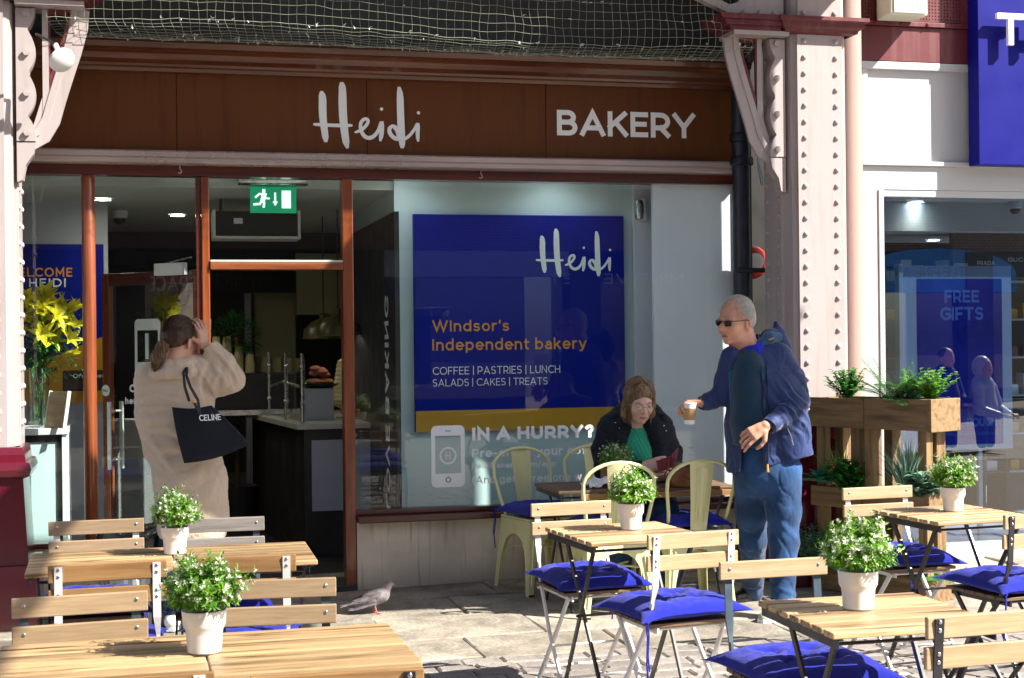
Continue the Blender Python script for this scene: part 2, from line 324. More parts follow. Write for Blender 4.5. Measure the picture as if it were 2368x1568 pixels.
# ------------------------------------------------------------------ lettering drawn as strokes
def _arc(cx, cy, rx, ry, a0, a1, n=9):
    return [(cx + rx*math.cos(math.radians(a0+(a1-a0)*i/n)), cy + ry*math.sin(math.radians(a0+(a1-a0)*i/n))) for i in range(n+1)]
def _bowl(x0, x1, y0, y1):       # from (x0,y1) round to (x0,y0)
    r = (y1-y0)/2; return [(x0, y1)] + _arc(x1-r, (y0+y1)/2, r, r, 90, -90, 10) + [(x0, y0)]
X_ = .70
def _o(w=.60, h=X_): return _arc(w/2, h/2, w/2, h/2, 0, 360, 20)
GL = {
 'A': (.86, [[(0, 0), (.43, 1), (.86, 0)], [(.14, .28), (.72, .28)]]),
 'B': (.66, [[(0, 0), (0, 1)], _bowl(0, .60, .53, 1), _bowl(0, .66, 0, .53)]),
 'C': (.78, [_arc(.5, .5, .5, .5, 48, 312, 18)]),
 'D': (.80, [[(0, 0), (0, 1), (.3, 1)] + _arc(.32, .5, .5, .5, 90, -90, 14) + [(0, 0)]]),
 'E': (.56, [[(.56, 1), (0, 1), (0, 0), (.56, 0)], [(0, .52), (.50, .52)]]),
 'F': (.54, [[(.56, 1), (0, 1), (0, 0)], [(0, .48), (.48, .48)]]),
 'G': (.80, [_arc(.5, .5, .5, .5, 48, 322, 18) + [(.84, .46), (.55, .46)]]),
 'H': (.70, [[(0, 0), (0, 1)], [(.70, 0), (.70, 1)], [(0, .51), (.70, .51)]]),
 'I': (.0, [[(0, 0), (0, 1)]]),
 'K': (.66, [[(0, 0), (0, 1)], [(.62, 1), (0, .36)], [(.24, .58), (.66, 0)]]),
 'L': (.52, [[(0, 1), (0, 0), (.54, 0)]]),
 'M': (.88, [[(0, 0), (0, 1), (.44, .32), (.88, 1), (.88, 0)]]),
 'N': (.70, [[(0, 0), (0, 1), (.70, 0), (.70, 1)]]),
 'O': (.94, [_arc(.48, .5, .5, .5, 0, 360, 26)]),
 'P': (.62, [[(0, 0), (0, 1)], _bowl(0, .64, .36, 1)]),
 'R': (.64, [[(0, 0), (0, 1)], _bowl(0, .64, .36, 1), [(.34, .36), (.64, 0)]]),
 'S': (.60, [_arc(.30, .745, .29, .255, 40, 90, 4) + _arc(.28, .745, .27, .255, 90, 250, 9)[1:] + _arc(.31, .26, .29, .26, 62, -90, 9) + _arc(.29, .26, .30, .26, -90, -142, 4)[1:]]),
 'T': (.72, [[(0, 1), (.72, 1)], [(.36, 1), (.36, 0)]]),
 'U': (.70, [[(0, 1), (0, .35)] + _arc(.35, .35, .35, .35, 180, 360, 12) + [(.70, 1)]]),
 'V': (.84, [[(0, 1), (.42, 0), (.84, 1)]]),
 'W': (1.28, [[(0, 1), (.33, 0), (.64, 1), (.95, 0), (1.28, 1)]]),
 'Y': (.78, [[(0, 1), (.39, .42), (.78, 1)], [(.39, .42), (.39, 0)]]),
 'X': (.7, [[(0, 0), (.7, 1)], [(0, 1), (.7, 0)]]),
 '0': (.6, [_arc(.3, .5, .32, .5, 0, 360, 20)]),
 '1': (.22, [[(0, .95), (.2, 1), (.2, 0)]]),
 '4': (.62, [[(.48, 0), (.48, .35)], [(.38, 1), (0, .25), (.66, .25)]]),
 'a': (.50, [[(.5, 0), (.5, .42)] + _arc(.27, .43, .23, .27, 0, 140, 8), [(.5, .40), (.22, .40)] + _arc(.22, .2, .22, .2, 90, 270, 8) + [(.3, 0), (.5, .12)]]),
 'b': (.60, [[(0, 0), (0, 1.03)], _o()]),
 'c': (.50, [_arc(.33, X_/2, .33, X_/2, 42, 318, 14)]),
 'd': (.60, [[(.60, 0), (.60, 1.03)], _o()]),
 'e': (.60, [[(.02, .35), (.60, .35)] + _arc(.3, .35, .3, .35, 0, 312, 16)]),
 'f': (.30, [[(.12, 0), (.12, .80)] + _arc(.32, .82, .2, .21, 180, 85, 6), [(0, .66), (.32, .66)]]),
 'g': (.60, [[(.60, .70), (.60, .0)] + _arc(.31, .0, .29, .27, 0, -145, 8), _o()]),
 'h': (.54, [[(0, 0), (0, 1.03)], [(0, .40)] + _arc(.27, .42, .27, .28, 180, 0, 10) + [(.54, 0)]]),
 'i': (.0, [[(0, 0), (0, .70)], [(0, .93), (0, .96)]]),
 'k': (.52, [[(0, 0), (0, 1.03)], [(.48, .70), (0, .24)], [(.2, .42), (.52, 0)]]),
 'l': (.0, [[(0, 0), (0, 1.03)]]),
 'm': (.94, [[(0, 0), (0, .70)], [(0, .40)] + _arc(.235, .45, .235, .25, 180, 0, 10) + [(.47, 0)], [(.47, .40)] + _arc(.705, .45, .235, .25, 180, 0, 10) + [(.94, 0)]]),
 'n': (.54, [[(0, 0), (0, .70)], [(0, .40)] + _arc(.27, .42, .27, .28, 180, 0, 10) + [(.54, 0)]]),
 'o': (.60, [_o()]),
 'p': (.60, [[(0, -.27), (0, .70)], _o()]),
 'q': (.60, [[(.60, -.27), (.60, .70)], _o()]),
 'r': (.30, [[(0, 0), (0, .70)], [(0, .38)] + _arc(.28, .40, .28, .30, 180, 85, 6)]),
 's': (.46, [_arc(.25, .525, .21, .175, 40, 90, 3) + _arc(.22, .525, .2, .175, 90, 250, 7)[1:] + _arc(.25, .18, .21, .18, 66, -90, 7) + _arc(.22, .18, .23, .18, -90, -140, 3)[1:]]),
 't': (.32, [[(.12, .92), (.12, .2)] + _arc(.3, .19, .18, .19, 180, 275, 6), [(0, .68), (.33, .68)]]),
 'u': (.54, [[(0, .70), (0, .28)] + _arc(.27, .28, .27, .28, 180, 360, 10) + [(.54, .30)], [(.54, .70), (.54, 0)]]),
 'w': (.92, [[(0, .70), (.24, 0), (.46, .70), (.68, 0), (.92, .70)]]),
 'v': (.58, [[(0, .70), (.29, 0), (.58, .70)]]),
 'y': (.58, [[(0, .70), (.30, 0)], [(.58, .70), (.24, -.17)] + _arc(.12, -.14, .12, .12, -20, -120, 4)]),
 '|': (.0, [[(0, -.12), (0, 1.1)]]), '-': (.26, [[(0, .38), (.26, .38)]]), '.': (.0, [[(0, .0), (0, .03)]]),
 "'": (.0, [[(.03, 1), (-.01, .80)]]), '/': (.42, [[(0, -.12), (.42, 1.05)]]), '(': (.16, [_arc(.42, .42, .42, .66, 118, 242, 8)]),
 ')': (.16, [_arc(-.26, .42, .42, .66, 62, -62, 8)]), '%': (.7, [[(.1, 0), (.6, 1)], _arc(.12, .8, .12, .18, 0, 360, 10), _arc(.58, .2, .12, .18, 0, 360, 10)]),
 '?': (.50, [_arc(.26, .74, .26, .26, 150, -40, 12) + [(.27, .42), (.27, .28)], [(.27, .0), (.27, .03)]]),
}
def ribbon(bm, pts, w, z, closed=False, ext=True, T=None):
    P = [Vector((p[0], p[1])) for p in pts]
    if not closed and (P[0]-P[-1]).length < 1e-6: closed = True
    if closed and (P[0]-P[-1]).length < 1e-6: P = P[:-1]
    if not closed and ext:
        P[0] = P[0] + (P[0]-P[1]).normalized()*w/2; P[-1] = P[-1] + (P[-1]-P[-2]).normalized()*w/2
    m = len(P); Ls = []
    for i in range(m):
        a = P[i-1] if (i or closed) else None; c = P[(i+1) % m] if (i < m-1 or closed) else None
        if a is None: d = (c-P[i]).normalized(); nn = Vector((-d.y, d.x)); k = 1
        elif c is None: d = (P[i]-a).normalized(); nn = Vector((-d.y, d.x)); k = 1
        else:
            d1 = (P[i]-a).normalized(); d2 = (c-P[i]).normalized(); n1 = Vector((-d1.y, d1.x)); n2 = Vector((-d2.y, d2.x))
            nn = n1+n2; nn = nn.normalized() if nn.length > 1e-4 else n1; k = min(1/max(nn.dot(n1), .2), 2.6)
        ww = w[i] if isinstance(w, (list, tuple)) else w
        l = P[i]+nn*ww/2*k; r = P[i]-nn*ww/2*k; z += 6e-6
        Ls.append((bm.verts.new(T(l.x, l.y, z)), bm.verts.new(T(r.x, r.y, z))))
    for i in range(m if closed else m-1):
        a, b = Ls[i], Ls[(i+1) % m]; bm.faces.new((a[0], a[1], b[1], b[0]))
def text(name, s, h, m, parent, org, ux=(1, 0, 0), uz=(0, 0, 1), out=(0, -1, 0), weight=.16, width=None, sx=1.0, gap=.22, mirror=False, depth=0, label=None):
    """letters of cap height h standing on org, running along ux, up uz, facing out; width fits the line"""
    ux, uz, out, org = Vector(ux), Vector(uz), Vector(out), Vector(org)
    pos = 0; items = []
    for ch in s:
        if ch == ' ': pos += .42; continue
        g = GL.get(ch)
        if g is None: continue
        items.append((pos, g)); pos += g[0] + weight + gap
    total = max(pos - gap, .1)
    k = h if width is None else width/(total*sx)
    kx = k*sx if width is None else width/total
    b = B(); n = 0; kk = h
    def T(x, y, z):
        return org + ux*x + uz*y + out*z
    for pos, (wd, strokes) in items:
        for st in strokes:
            pts = [((pos + weight/2 + x)*kx, (weight/2 + y*(1-weight))*kk) for x, y in st]
            ribbon(b.bm, pts, weight*kk, .0004 + .00035*(n % 4), T=T); n += 1
    if depth:
        r = bmesh.ops.extrude_face_region(b.bm, geom=list(b.bm.faces))
        vs = [e for e in r['geom'] if isinstance(e, bmesh.types.BMVert)]
        bmesh.ops.translate(b.bm, vec=out*depth, verts=vs)
    else:
        for f in b.bm.faces:
            f.normal_update()
            if f.normal.dot(out) < 0: f.normal_flip()
    o = put(name, b.mesh(name, fix=bool(depth)), m, parent)
    if label: o['label'] = label
    return o
# the hand-written word of the sign, traced in units where x runs 0..1 over the word (2368-px zoom of it)
def _sc(pts, ws): return [(x/2050, (1400-y)/2050) for x, y in pts], [w/2050 for w in ws]
HEIDI = [
 ([(270, 345), (290, 420), (298, 520), (296, 650), (300, 800), (312, 950), (328, 1080), (342, 1200), (350, 1290)], [40, 128, 142, 146, 140, 134, 128, 118, 50]),
 ([(650, 165), (664, 250), (668, 400), (668, 550), (672, 720), (680, 870), (692, 1020), (708, 1150), (725, 1280), (752, 1398)], [50, 130, 146, 154, 152, 150, 146, 140, 130, 40]),
 ([(120, 958), (180, 966), (400, 972), (620, 974), (780, 968), (850, 966)], [34, 56, 66, 66, 58, 36]),
 ([(885, 1098), (930, 1083), (1000, 1052), (1070, 1000), (1125, 930), (1140, 870), (1110, 838), (1050, 858), (1005, 920), (998, 1010), (1020, 1090), (1070, 1160), (1140, 1192), (1220, 1175), (1300, 1100), (1350, 1010), (1380, 930), (1396, 890)], [24, 52, 58, 64, 64, 60, 58, 64, 66, 66, 72, 76, 76, 74, 68, 70, 74, 70]),
 ([(1396, 876), (1402, 960), (1396, 1060), (1384, 1150), (1362, 1250)], [70, 78, 84, 84, 40]),
 ([(1395, 618), (1395, 678)], [52, 52]),
 ([(1690, 1010), (1640, 965), (1590, 965), (1545, 1010), (1545, 1080), (1590, 1150), (1660, 1195), (1740, 1200), (1840, 1190), (1930, 1120), (2010, 1020), (2060, 935), (2082, 900)], [58, 56, 60, 74, 80, 80, 80, 66, 60, 60, 60, 64, 60]),
 ([(1625, 980), (1680, 1040), (1705, 1110), (1712, 1180)], [60, 72, 76, 60]),
 ([(1728, 222), (1745, 330), (1750, 450), (1752, 600), (1756, 800), (1762, 1000), (1772, 1180), (1780, 1300), (1776, 1375)], [50, 112, 130, 134, 136, 140, 134, 110, 50]),
 ([(2082, 892), (2084, 980), (2076, 1080), (2076, 1170), (2084, 1245)], [60, 72, 76, 70, 30]),
 ([(2095, 668), (2095, 732)], [52, 52]),
]
def heidi(name, wdt, m, parent, org, label=None):
    b = B(); org = Vector(org); n = 0
    for pts, ws in HEIDI:
        p, w = _sc(pts, ws)
        if len(p) == 2:
            cx, cz, rr = p[0][0]*wdt, (p[0][1]+p[1][1])/2*wdt, .0155*wdt
            b.bm.faces.new([b.bm.verts.new(org+Vector((cx+rr*math.cos(k*.3307), -.0006-.0003*n, cz+rr*math.sin(k*.3307)))) for k in range(19)]); n += 1; continue
        # smooth the stroke
        q, v = [], []
        for i in range(len(p)-1):
            p0 = p[max(i-1, 0)]; p1 = p[i]; p2 = p[i+1]; p3 = p[min(i+2, len(p)-1)]
            for t in (0, .33, .67):
                f = lambda k: .5*((2*p1[k]) + (-p0[k]+p2[k])*t + (2*p0[k]-5*p1[k]+4*p2[k]-p3[k])*t*t + (-p0[k]+3*p1[k]-3*p2[k]+p3[k])*t**3)
                q.append((f(0)*wdt, f(1)*wdt)); v.append((w[i]*(1-t)+w[i+1]*t)*wdt)
        q.append((p[-1][0]*wdt, p[-1][1]*wdt)); v.append(w[-1]*wdt)
        ribbon(b.bm, q, v, .0006 + .0003*n, ext=False, T=lambda x, y, z: org + Vector((x, -z, y))); n += 1
    for f in b.bm.faces:
        f.normal_update()
        if f.normal.y > 0: f.normal_flip()
    o = put(name, b.mesh(name, fix=False), m, parent)
    if label: o['label'] = label
    return o

# ------------------------------------------------------------------ the ground
def stone_mat(name, a, b, c2, sc=1.0, rough=.8, bump=.5):
    m, t, p = _mat(name); N = t.nodes; Lk = t.links
    tc = N.new('ShaderNodeTexCoord'); oi = N.new('ShaderNodeObjectInfo')
    n1 = N.new('ShaderNodeTexNoise'); n1.inputs['Scale'].default_value = 3.2*sc; n1.inputs['Detail'].default_value = 9; n1.inputs['Roughness'].default_value = .62; n1.inputs['Distortion'].default_value = .8; Lk.new(tc.outputs['Object'], n1.inputs['Vector'])
    n2 = N.new('ShaderNodeTexNoise'); n2.inputs['Scale'].default_value = 55*sc; n2.inputs['Detail'].default_value = 5; Lk.new(tc.outputs['Object'], n2.inputs['Vector'])
    rp = N.new('ShaderNodeValToRGB'); e = rp.color_ramp.elements; e[0].position = .33; e[0].color = (*b, 1); e[1].position = .62; e[1].color = (*a, 1)
    Lk.new(n1.outputs[0], rp.inputs[0])
    r2 = N.new('ShaderNodeMapRange'); r2.inputs[1].default_value = .35; r2.inputs[2].default_value = .7; r2.inputs[3].default_value = .75; r2.inputs[4].default_value = 1.2; Lk.new(n2.outputs[0], r2.inputs[0])
    mr = N.new('ShaderNodeMapRange'); mr.inputs[3].default_value = .72; mr.inputs[4].default_value = 1.15; Lk.new(oi.outputs['Random'], mr.inputs[0])
    mm = N.new('ShaderNodeMath'); mm.operation = 'MULTIPLY'; Lk.new(r2.outputs[0], mm.inputs[0]); Lk.new(mr.outputs[0], mm.inputs[1])
    # spat-out gum and spots
    vo = N.new('ShaderNodeTexVoronoi'); vo.inputs['Scale'].default_value = 5; Lk.new(tc.outputs['Object'], vo.inputs['Vector'])
    r3 = N.new('ShaderNodeValToRGB'); r3.color_ramp.elements[0].position = .045; r3.color_ramp.elements[0].color = (*c2, 1); r3.color_ramp.elements[1].position = .07; r3.color_ramp.elements[1].color = (1, 1, 1, 1); Lk.new(vo.outputs[0], r3.inputs[0])
    vs = N.new('ShaderNodeVectorMath'); vs.operation = 'SCALE'; Lk.new(rp.outputs[0], vs.inputs[0]); Lk.new(mm.outputs[0], vs.inputs['Scale'])
    ml = N.new('ShaderNodeVectorMath'); ml.operation = 'MULTIPLY'; Lk.new(vs.outputs[0], ml.inputs[0]); Lk.new(r3.outputs[0], ml.inputs[1])
    Lk.new(ml.outputs[0], p.inputs['Base Color']); p.inputs['Roughness'].default_value = rough
    ad = N.new('ShaderNodeMath'); ad.operation = 'MULTIPLY_ADD'; ad.inputs[1].default_value = .25; Lk.new(n2.outputs[0], ad.inputs[0]); Lk.new(n1.outputs[0], ad.inputs[2])
    bp = N.new('ShaderNodeBump'); bp.inputs['Strength'].default_value = bump; bp.inputs['Distance'].default_value = .02; Lk.new(ad.outputs[0], bp.inputs['Height']); Lk.new(bp.outputs[0], p.inputs['Normal'])
    return m
M['flag'] = stone_mat('york_stone', (.36, .32, .265), (.17, .15, .125), (.5, .5, .5), 1, .7)
M['sett'] = stone_mat('granite_sett', (.30, .27, .25), (.19, .165, .155), (.9, .9, .9), 2.0, .65)
M['mortar'] = plain('sandy_joint', (.20, .165, .125), .95, var=.25, scale=30, bump=.5, bscale=120)
ground = structure('ground', B().box((-60, -40, -.4), (60, 60, -.011)), M['mortar'])
pav = link(bpy.data.objects.new('pavement', None)); pav['kind'] = 'structure'
rg = random.Random(3)
def paver(b, cx, cy, w, d, z, jit, th=.06, bev=.006, gap=.004):
    """an uneven stone: chamfered top with wavy edges"""
    n = 4; ring = []
    cs = [(-1, -1), (1, -1), (1, 1), (-1, 1)]
    pts = []
    for i in range(4):
        a, c = cs[i], cs[(i+1) % 4]
        for t in (0, .35, .7):
            x = a[0]+(c[0]-a[0])*t; y = a[1]+(c[1]-a[1])*t
            pts.append((cx+x*(w/2-gap)+rg.uniform(-jit, jit), cy+y*(d/2-gap)+rg.uniform(-jit, jit)))
    sl = rg.uniform(-.012, .012)*w, rg.uniform(-.01, .01)*d
    def zz(x, y): return z + sl[0]*(x-cx)/w*2 + sl[1]*(y-cy)/d*2
    lo = [b.bm.verts.new((x, y, z-th)) for x, y in pts]
    md = [b.bm.verts.new((x, y, zz(x, y)-bev)) for x, y in pts]
    tp = [b.bm.verts.new((cx+(x-cx)*(1-2*bev/w*1.3), cy+(y-cy)*(1-2*bev/d*1.3), zz(x, y)+rg.uniform(-.001, .001))) for x, y in pts]
    m = len(pts)
    for i in range(m):
        j = (i+1) % m
        b.bm.faces.new((lo[i], lo[j], md[j], md[i])); b.bm.faces.new((md[i], md[j], tp[j], tp[i]))
    b.bm.faces.new(tp)
y = 6.86; row = 0
while y < 9.6:
    d = rg.choice((.42, .5, .56, .62)); x = -3.2 + rg.uniform(0, .5)
    while x < 9.4:
        w = rg.uniform(.55, 1.15)
        b = B(); paver(b, 0, 0, w, d, 0, .003)
        if x < 6.8: o = put('flagstone', b, M['flag'], pav, loc=(x+w/2, y+d/2, rg.uniform(-.003, .004)))
        else: b.bm.free()
        x += w
    y += d; row += 1
y = 5.2; row = 0; far = B(); cnt = 0
while y < 6.84:
    d = .128; x = .2 + (row % 2)*.09
    while x < 5.9:
        w = rg.uniform(.15, .24)
        vis = (y > 5.9 or x > 3.1) and y > 5.35 + max(0, (3.4-x))*.35 and x > .9
        if vis and cnt < 290:
            b = B(); paver(b, 0, 0, w, d, 0, .002, bev=.008, gap=.003); put('sett', b, M['sett'], pav, loc=(x+w/2, y+d/2, rg.uniform(-.005, .004))); cnt += 1
        else: paver(far, x+w/2, y+d/2, w, d, rg.uniform(-.005, .004), .004, bev=.008, gap=.003)
        x += w
    y += d; row += 1
y = 2.2
while y < 5.2:
    x = -2.5 + (row % 2)*.09
    while x < 6.2:
        w = rg.uniform(.15, .24); paver(far, x+w/2, y+.064, w, .128, rg.uniform(-.005, .004), .004, bev=.008, gap=.003); x += w
    y += .128; row += 1
y = 5.2
while y < 6.84:
    x = -2.6
    while x < .1:
        w = rg.uniform(.15, .24); w = min(w, .2-x) if x+w > .1 else w; paver(far, x+w/2, y+.064, w, .128, rg.uniform(-.005, .004), .004, bev=.008, gap=.003); x += w
    y += .128
o = put('distant_setts', far, M['sett'], pav); o['kind'] = 'stuff'
# wide street beyond the frame, seen only mirrored in the panes
structure('street_paving', B().box((-22, -9, -.02), (24, 2.1, -.008)), M['flag'])

# ------------------------------------------------------------------ bakery front
shop = thing('bakery_shopfront', 'brown timber bakery front with large panes and white lettering on its fascia', 'shopfront', (0, 9.05, 0))
def sp(name, b, m, smooth=False, kind=None):
    me = b.mesh(name, smooth) if isinstance(b, B) else b
    for v in me.vertices: v.co.y -= 9.05
    o = put(name, me, m, shop)
    if kind: o['kind'] = kind
    return o
XL, XR = -1.35, 3.80
xj = [XL, fx(408, 9.0, 250), fx(848, 9.0, 250), fx(1262, 9.0, 250), XR]
ZF0, ZF1 = 2.66, 3.13
for i in range(4):
    sp('fascia_panel', B().box((xj[i]+.002, 9.0, ZF0), (xj[i+1]-.002, 9.03, ZF1), .0015), M['fascia'])
sp('fascia_backing', B().box((XL, 9.032, ZF0), (XR, 9.2, 3.9)), M['charcoal'])
def moulding(x0, x1, prof):
    b = B(); n = len(prof)
    a = [b.bm.verts.new((x0, y, z)) for y, z in prof]; c = [b.bm.verts.new((x1, y, z)) for y, z in prof]
    for i in range(n-1): b.bm.faces.new((a[i], a[i+1], c[i+1], c[i]))
    b.bm.faces.new(a); b.bm.faces.new(c[::-1])
    return b
sp('cornice', moulding(XL, XR, [(9.03, 3.125), (8.965, 3.13), (8.96, 3.15), (8.935, 3.156), (8.93, 3.17), (8.895, 3.19), (8.875, 3.22), (8.85, 3.235), (8.80, 3.24), (8.79, 3.27), (8.80, 3.285), (9.03, 3.31)]), wood('cornice_wood', (.17, .05, .018), (.07, .018, .008), .3, 0, .5, coat=.5, rnd=0, bump=.1, streak=.9))
sp('pelmet', moulding(XL, XR, [(9.03, 2.657), (8.90, 2.655), (8.885, 2.645), (8.885, 2.618), (8.895, 2.612), (8.888, 2.606), (8.888, 2.585), (8.90, 2.578), (9.03, 2.575)]), M['pelmet'])
sp('window_head', B().box((XL, 8.99, 2.515), (XR, 9.10, 2.573), .003), M['mahogany_shaded'])
# uprights
def post(x0, x1, z0, z1, y0=8.985, y1=9.10, m='mahogany'):
    return B().box((x0, y0, z0), (x1, y1, z1), .006)
xm0, xm1 = fx(191, 9.0), fx(223, 9.0)
b = B(); xc = (xm0+xm1)/2; r = (xm1-xm0)/2
b.lathe([(r*.8, .36), (r, .37), (r, 2.50), (r*.8, 2.514)], (xc, 9.03, 0), 24)
sp('mullion', b, M['mahogany'], True)
xd0, xd1 = fx(461, 9.0), fx(487, 9.0)
sp('door_post', post(xd0+.02, xd1, 0, 2.514), M['mahogany'])
sp('door_post_shaded_side', B().box((xd0-.012, 9.0, 0), (xd0+.018, 9.10, 2.514), .003), M['mahogany_shaded'])  # dark side of the post, its shade painted as a strip
xp0, xp1 = fx(794, 9.0), fx(819, 9.0)
sp('door_post', post(xp0, xp1, 0, 2.514), M['mahogany'])
sp('transom', B().box((xd1+.002, 8.97, 1.955), (xp0-.002, 9.09, 1.998), .005), M['mahogany_h'])
sp('transom_strip', B().box((xd1+.002, 8.975, 2.0), (xp0-.002, 9.07, 2.014), .003), M['worktop'])
sp('hinge', B().box((xd1-.001, 8.99, 1.55), (xd1+.004, 9.02, 1.66)), M['steel'])
# sill and risers
sp('window_sill', B().box((xp1+.002, 8.90, .405), (XR, 9.10, .445), .006), M['mahogany_shaded'])
sp('window_sill', B().box((XL, 8.93, .33), (xd0-.014, 9.10, .362), .006), M['mahogany_shaded'])
sp('window_bottom_rail', B().box((xp1+.002, 8.99, .4455), (XR, 9.07, .475), .004), M['mahogany_shaded'])
# stained plaster riser
def riser_mat():
    m, t, p = _mat('stained_render'); N = t.nodes; Lk = t.links
    tc = N.new('ShaderNodeTexCoord'); mp = N.new('ShaderNodeMapping'); mp.inputs['Scale'].default_value = (34, 1, 1.3); Lk.new(tc.outputs['Object'], mp.inputs[0])
    n1 = N.new('ShaderNodeTexNoise'); n1.inputs['Scale'].default_value = 1; n1.inputs['Detail'].default_value = 8; n1.inputs['Distortion'].default_value = .3; Lk.new(mp.outputs[0], n1.inputs['Vector'])
    n2 = N.new('ShaderNodeTexNoise'); n2.inputs['Scale'].default_value = 3; n2.inputs['Detail'].default_value = 8; Lk.new(tc.outputs['Object'], n2.inputs['Vector'])
    r1 = N.new('ShaderNodeValToRGB'); r1.color_ramp.elements[0].position = .56; r1.color_ramp.elements[0].color = (.80, .70, .56, 1); r1.color_ramp.elements[1].position = .86; r1.color_ramp.elements[1].color = (.20, .12, .07, 1); Lk.new(n1.outputs[0], r1.inputs[0])
    sx = N.new('ShaderNodeSeparateXYZ'); Lk.new(tc.outputs['Object'], sx.inputs[0])
    mz = N.new('ShaderNodeMapRange'); mz.inputs[1].default_value = .16; mz.inputs[2].default_value = 0.0; mz.inputs[3].default_value = 0; mz.inputs[4].default_value = .8; Lk.new(sx.outputs[2], mz.inputs[0])
    ad = N.new('ShaderNodeMath'); ad.operation = 'MULTIPLY'; Lk.new(mz.outputs[0], ad.inputs[0]); Lk.new(n2.outputs[0], ad.inputs[1])
    mx = N.new('ShaderNodeMixRGB'); mx.inputs[2].default_value = (.07, .05, .035, 1); Lk.new(ad.outputs[0], mx.inputs[0]); Lk.new(r1.outputs[0], mx.inputs[1])
    m3 = N.new('ShaderNodeMixRGB'); m3.blend_type = 'MULTIPLY'; m3.inputs[0].default_value = .7; Lk.new(mx.outputs[0], m3.inputs[1])
    r4 = N.new('ShaderNodeMapRange'); r4.inputs[1].default_value = .3; r4.inputs[2].default_value = .7; r4.inputs[3].default_value = .6; r4.inputs[4].default_value = 1.15; Lk.new(n2.outputs[0], r4.inputs[0]); Lk.new(r4.outputs[0], m3.inputs[2])
    Lk.new(m3.outputs[0], p.inputs['Base Color']); p.inputs['Roughness'].default_value = .85
    bp = N.new('ShaderNodeBump'); bp.inputs['Strength'].default_value = .4; bp.inputs['Distance'].default_value = .01; Lk.new(n2.outputs[0], bp.inputs['Height']); Lk.new(bp.outputs[0], p.inputs['Normal'])
    return m
M['riser'] = riser_mat()
sp('riser_wall', B().box((xp1+.002, 8.975, -.02), (XR, 9.12, .404)), M['riser'])
sp('riser_wall', B().box((XL, 8.975, -.02), (xd0-.014, 9.12, .329)), M['riser'])
sp('threshold', B().box((xd0+.02, 8.95, -.01), (xp1, 9.3, .025), .004), M['charcoal'])
# panes
def pane(x0, x1, z0, z1, y=9.055, m='glass'):
    return sp('glass_pane', B().poly([(x0, y, z0), (x1, y, z0), (x1, y, z1), (x0, y, z1)]), M[m])
pane(XL, xm0+.01, .362, 2.515); pane(xm1-.01, xd0-.012, .362, 2.515)
pane(xd1, xp0, 2.0, 2.515); pane(xp1, 3.21, .475, 2.515)
# board closing the right-hand end of the window, as pale lavender vinyl behind glass
sp('end_board', B().box((3.212, 9.056, .475), (3.80, 9.09, 2.515)), M['lavender'])
sp('end_glass', B().poly([(3.212, 9.05, .475), (3.80, 9.05, .475), (3.80, 9.05, 2.515), (3.212, 9.05, 2.515)]), M['glass'])
# sign lettering
w_ = fx(971, 9.0, 270) - fx(724, 9.0, 270)
p0 = atY(724 - 247*120/2050/1.0*1.0, 343, 9.0)
def sign(fn, *a, **k):
    o = fn(*a, **k)
    for v in o.data.vertices: v.co.y -= 9.05
    return o
s_ = w_/(2125-120)*2050
sign(heidi, 'sign_lettering', s_, M['letter'], shop, (fx(724, 9.0, 270)-120/2050*s_, 8.998, fz(765, 343, 9.0)), label='white handwritten word on the brown fascia')
k0 = atY(1288, 313, 9.0); k1 = atY(1607, 313, 9.0); kt = atY(1288, 254, 9.0)
sign(text, 'sign_lettering', 'BAKERY', kt.z-k0.z, M['letter'], shop, (k0.x, 8.997, k0.z), weight=.20, width=k1.x-k0.x, gap=.12, label='white capitals BAKERY on the brown fascia')
# vinyl graphics on the inside of the big pane
YG = 9.049
def gl_text(s, x0, y0, x1, capy, m='vinyl', weight=.16, nm='window_lettering', plane=YG, gap=.20, **k):
    a = atY(x0, y0, plane); c = atY(x1, y0, plane); t = atY(x0, capy, plane)
    return sign(text, nm, s, t.z-a.z, M[m], shop, (a.x, plane-.001, a.z), weight=weight, width=c.x-a.x, gap=gap, **k)
gl_text('IN A HURRY?', 1092, 1019, 1374, 989, weight=.26, gap=.16)
gl_text('Pre-order your coffee', 1092, 1058, 1402, 1038, weight=.165)
gl_text('heidibakery.com/app', 1092, 1084, 1285, 1071, weight=.15)
gl_text('(And get a free one w', 1092, 1119, 1345, 1101, weight=.16)
def rrect(x0, x1, z0, z1, r, n=5):
    out = []
    for cx, cz, a in ((x1-r, z1-r, 0), (x0+r, z1-r, 90), (x0+r, z0+r, 180), (x1-r, z0+r, 270)):
        out += [(cx+r*math.cos(math.radians(a+90*i/n)), cz+r*math.sin(math.radians(a+90*i/n))) for i in range(n+1)]
    return out
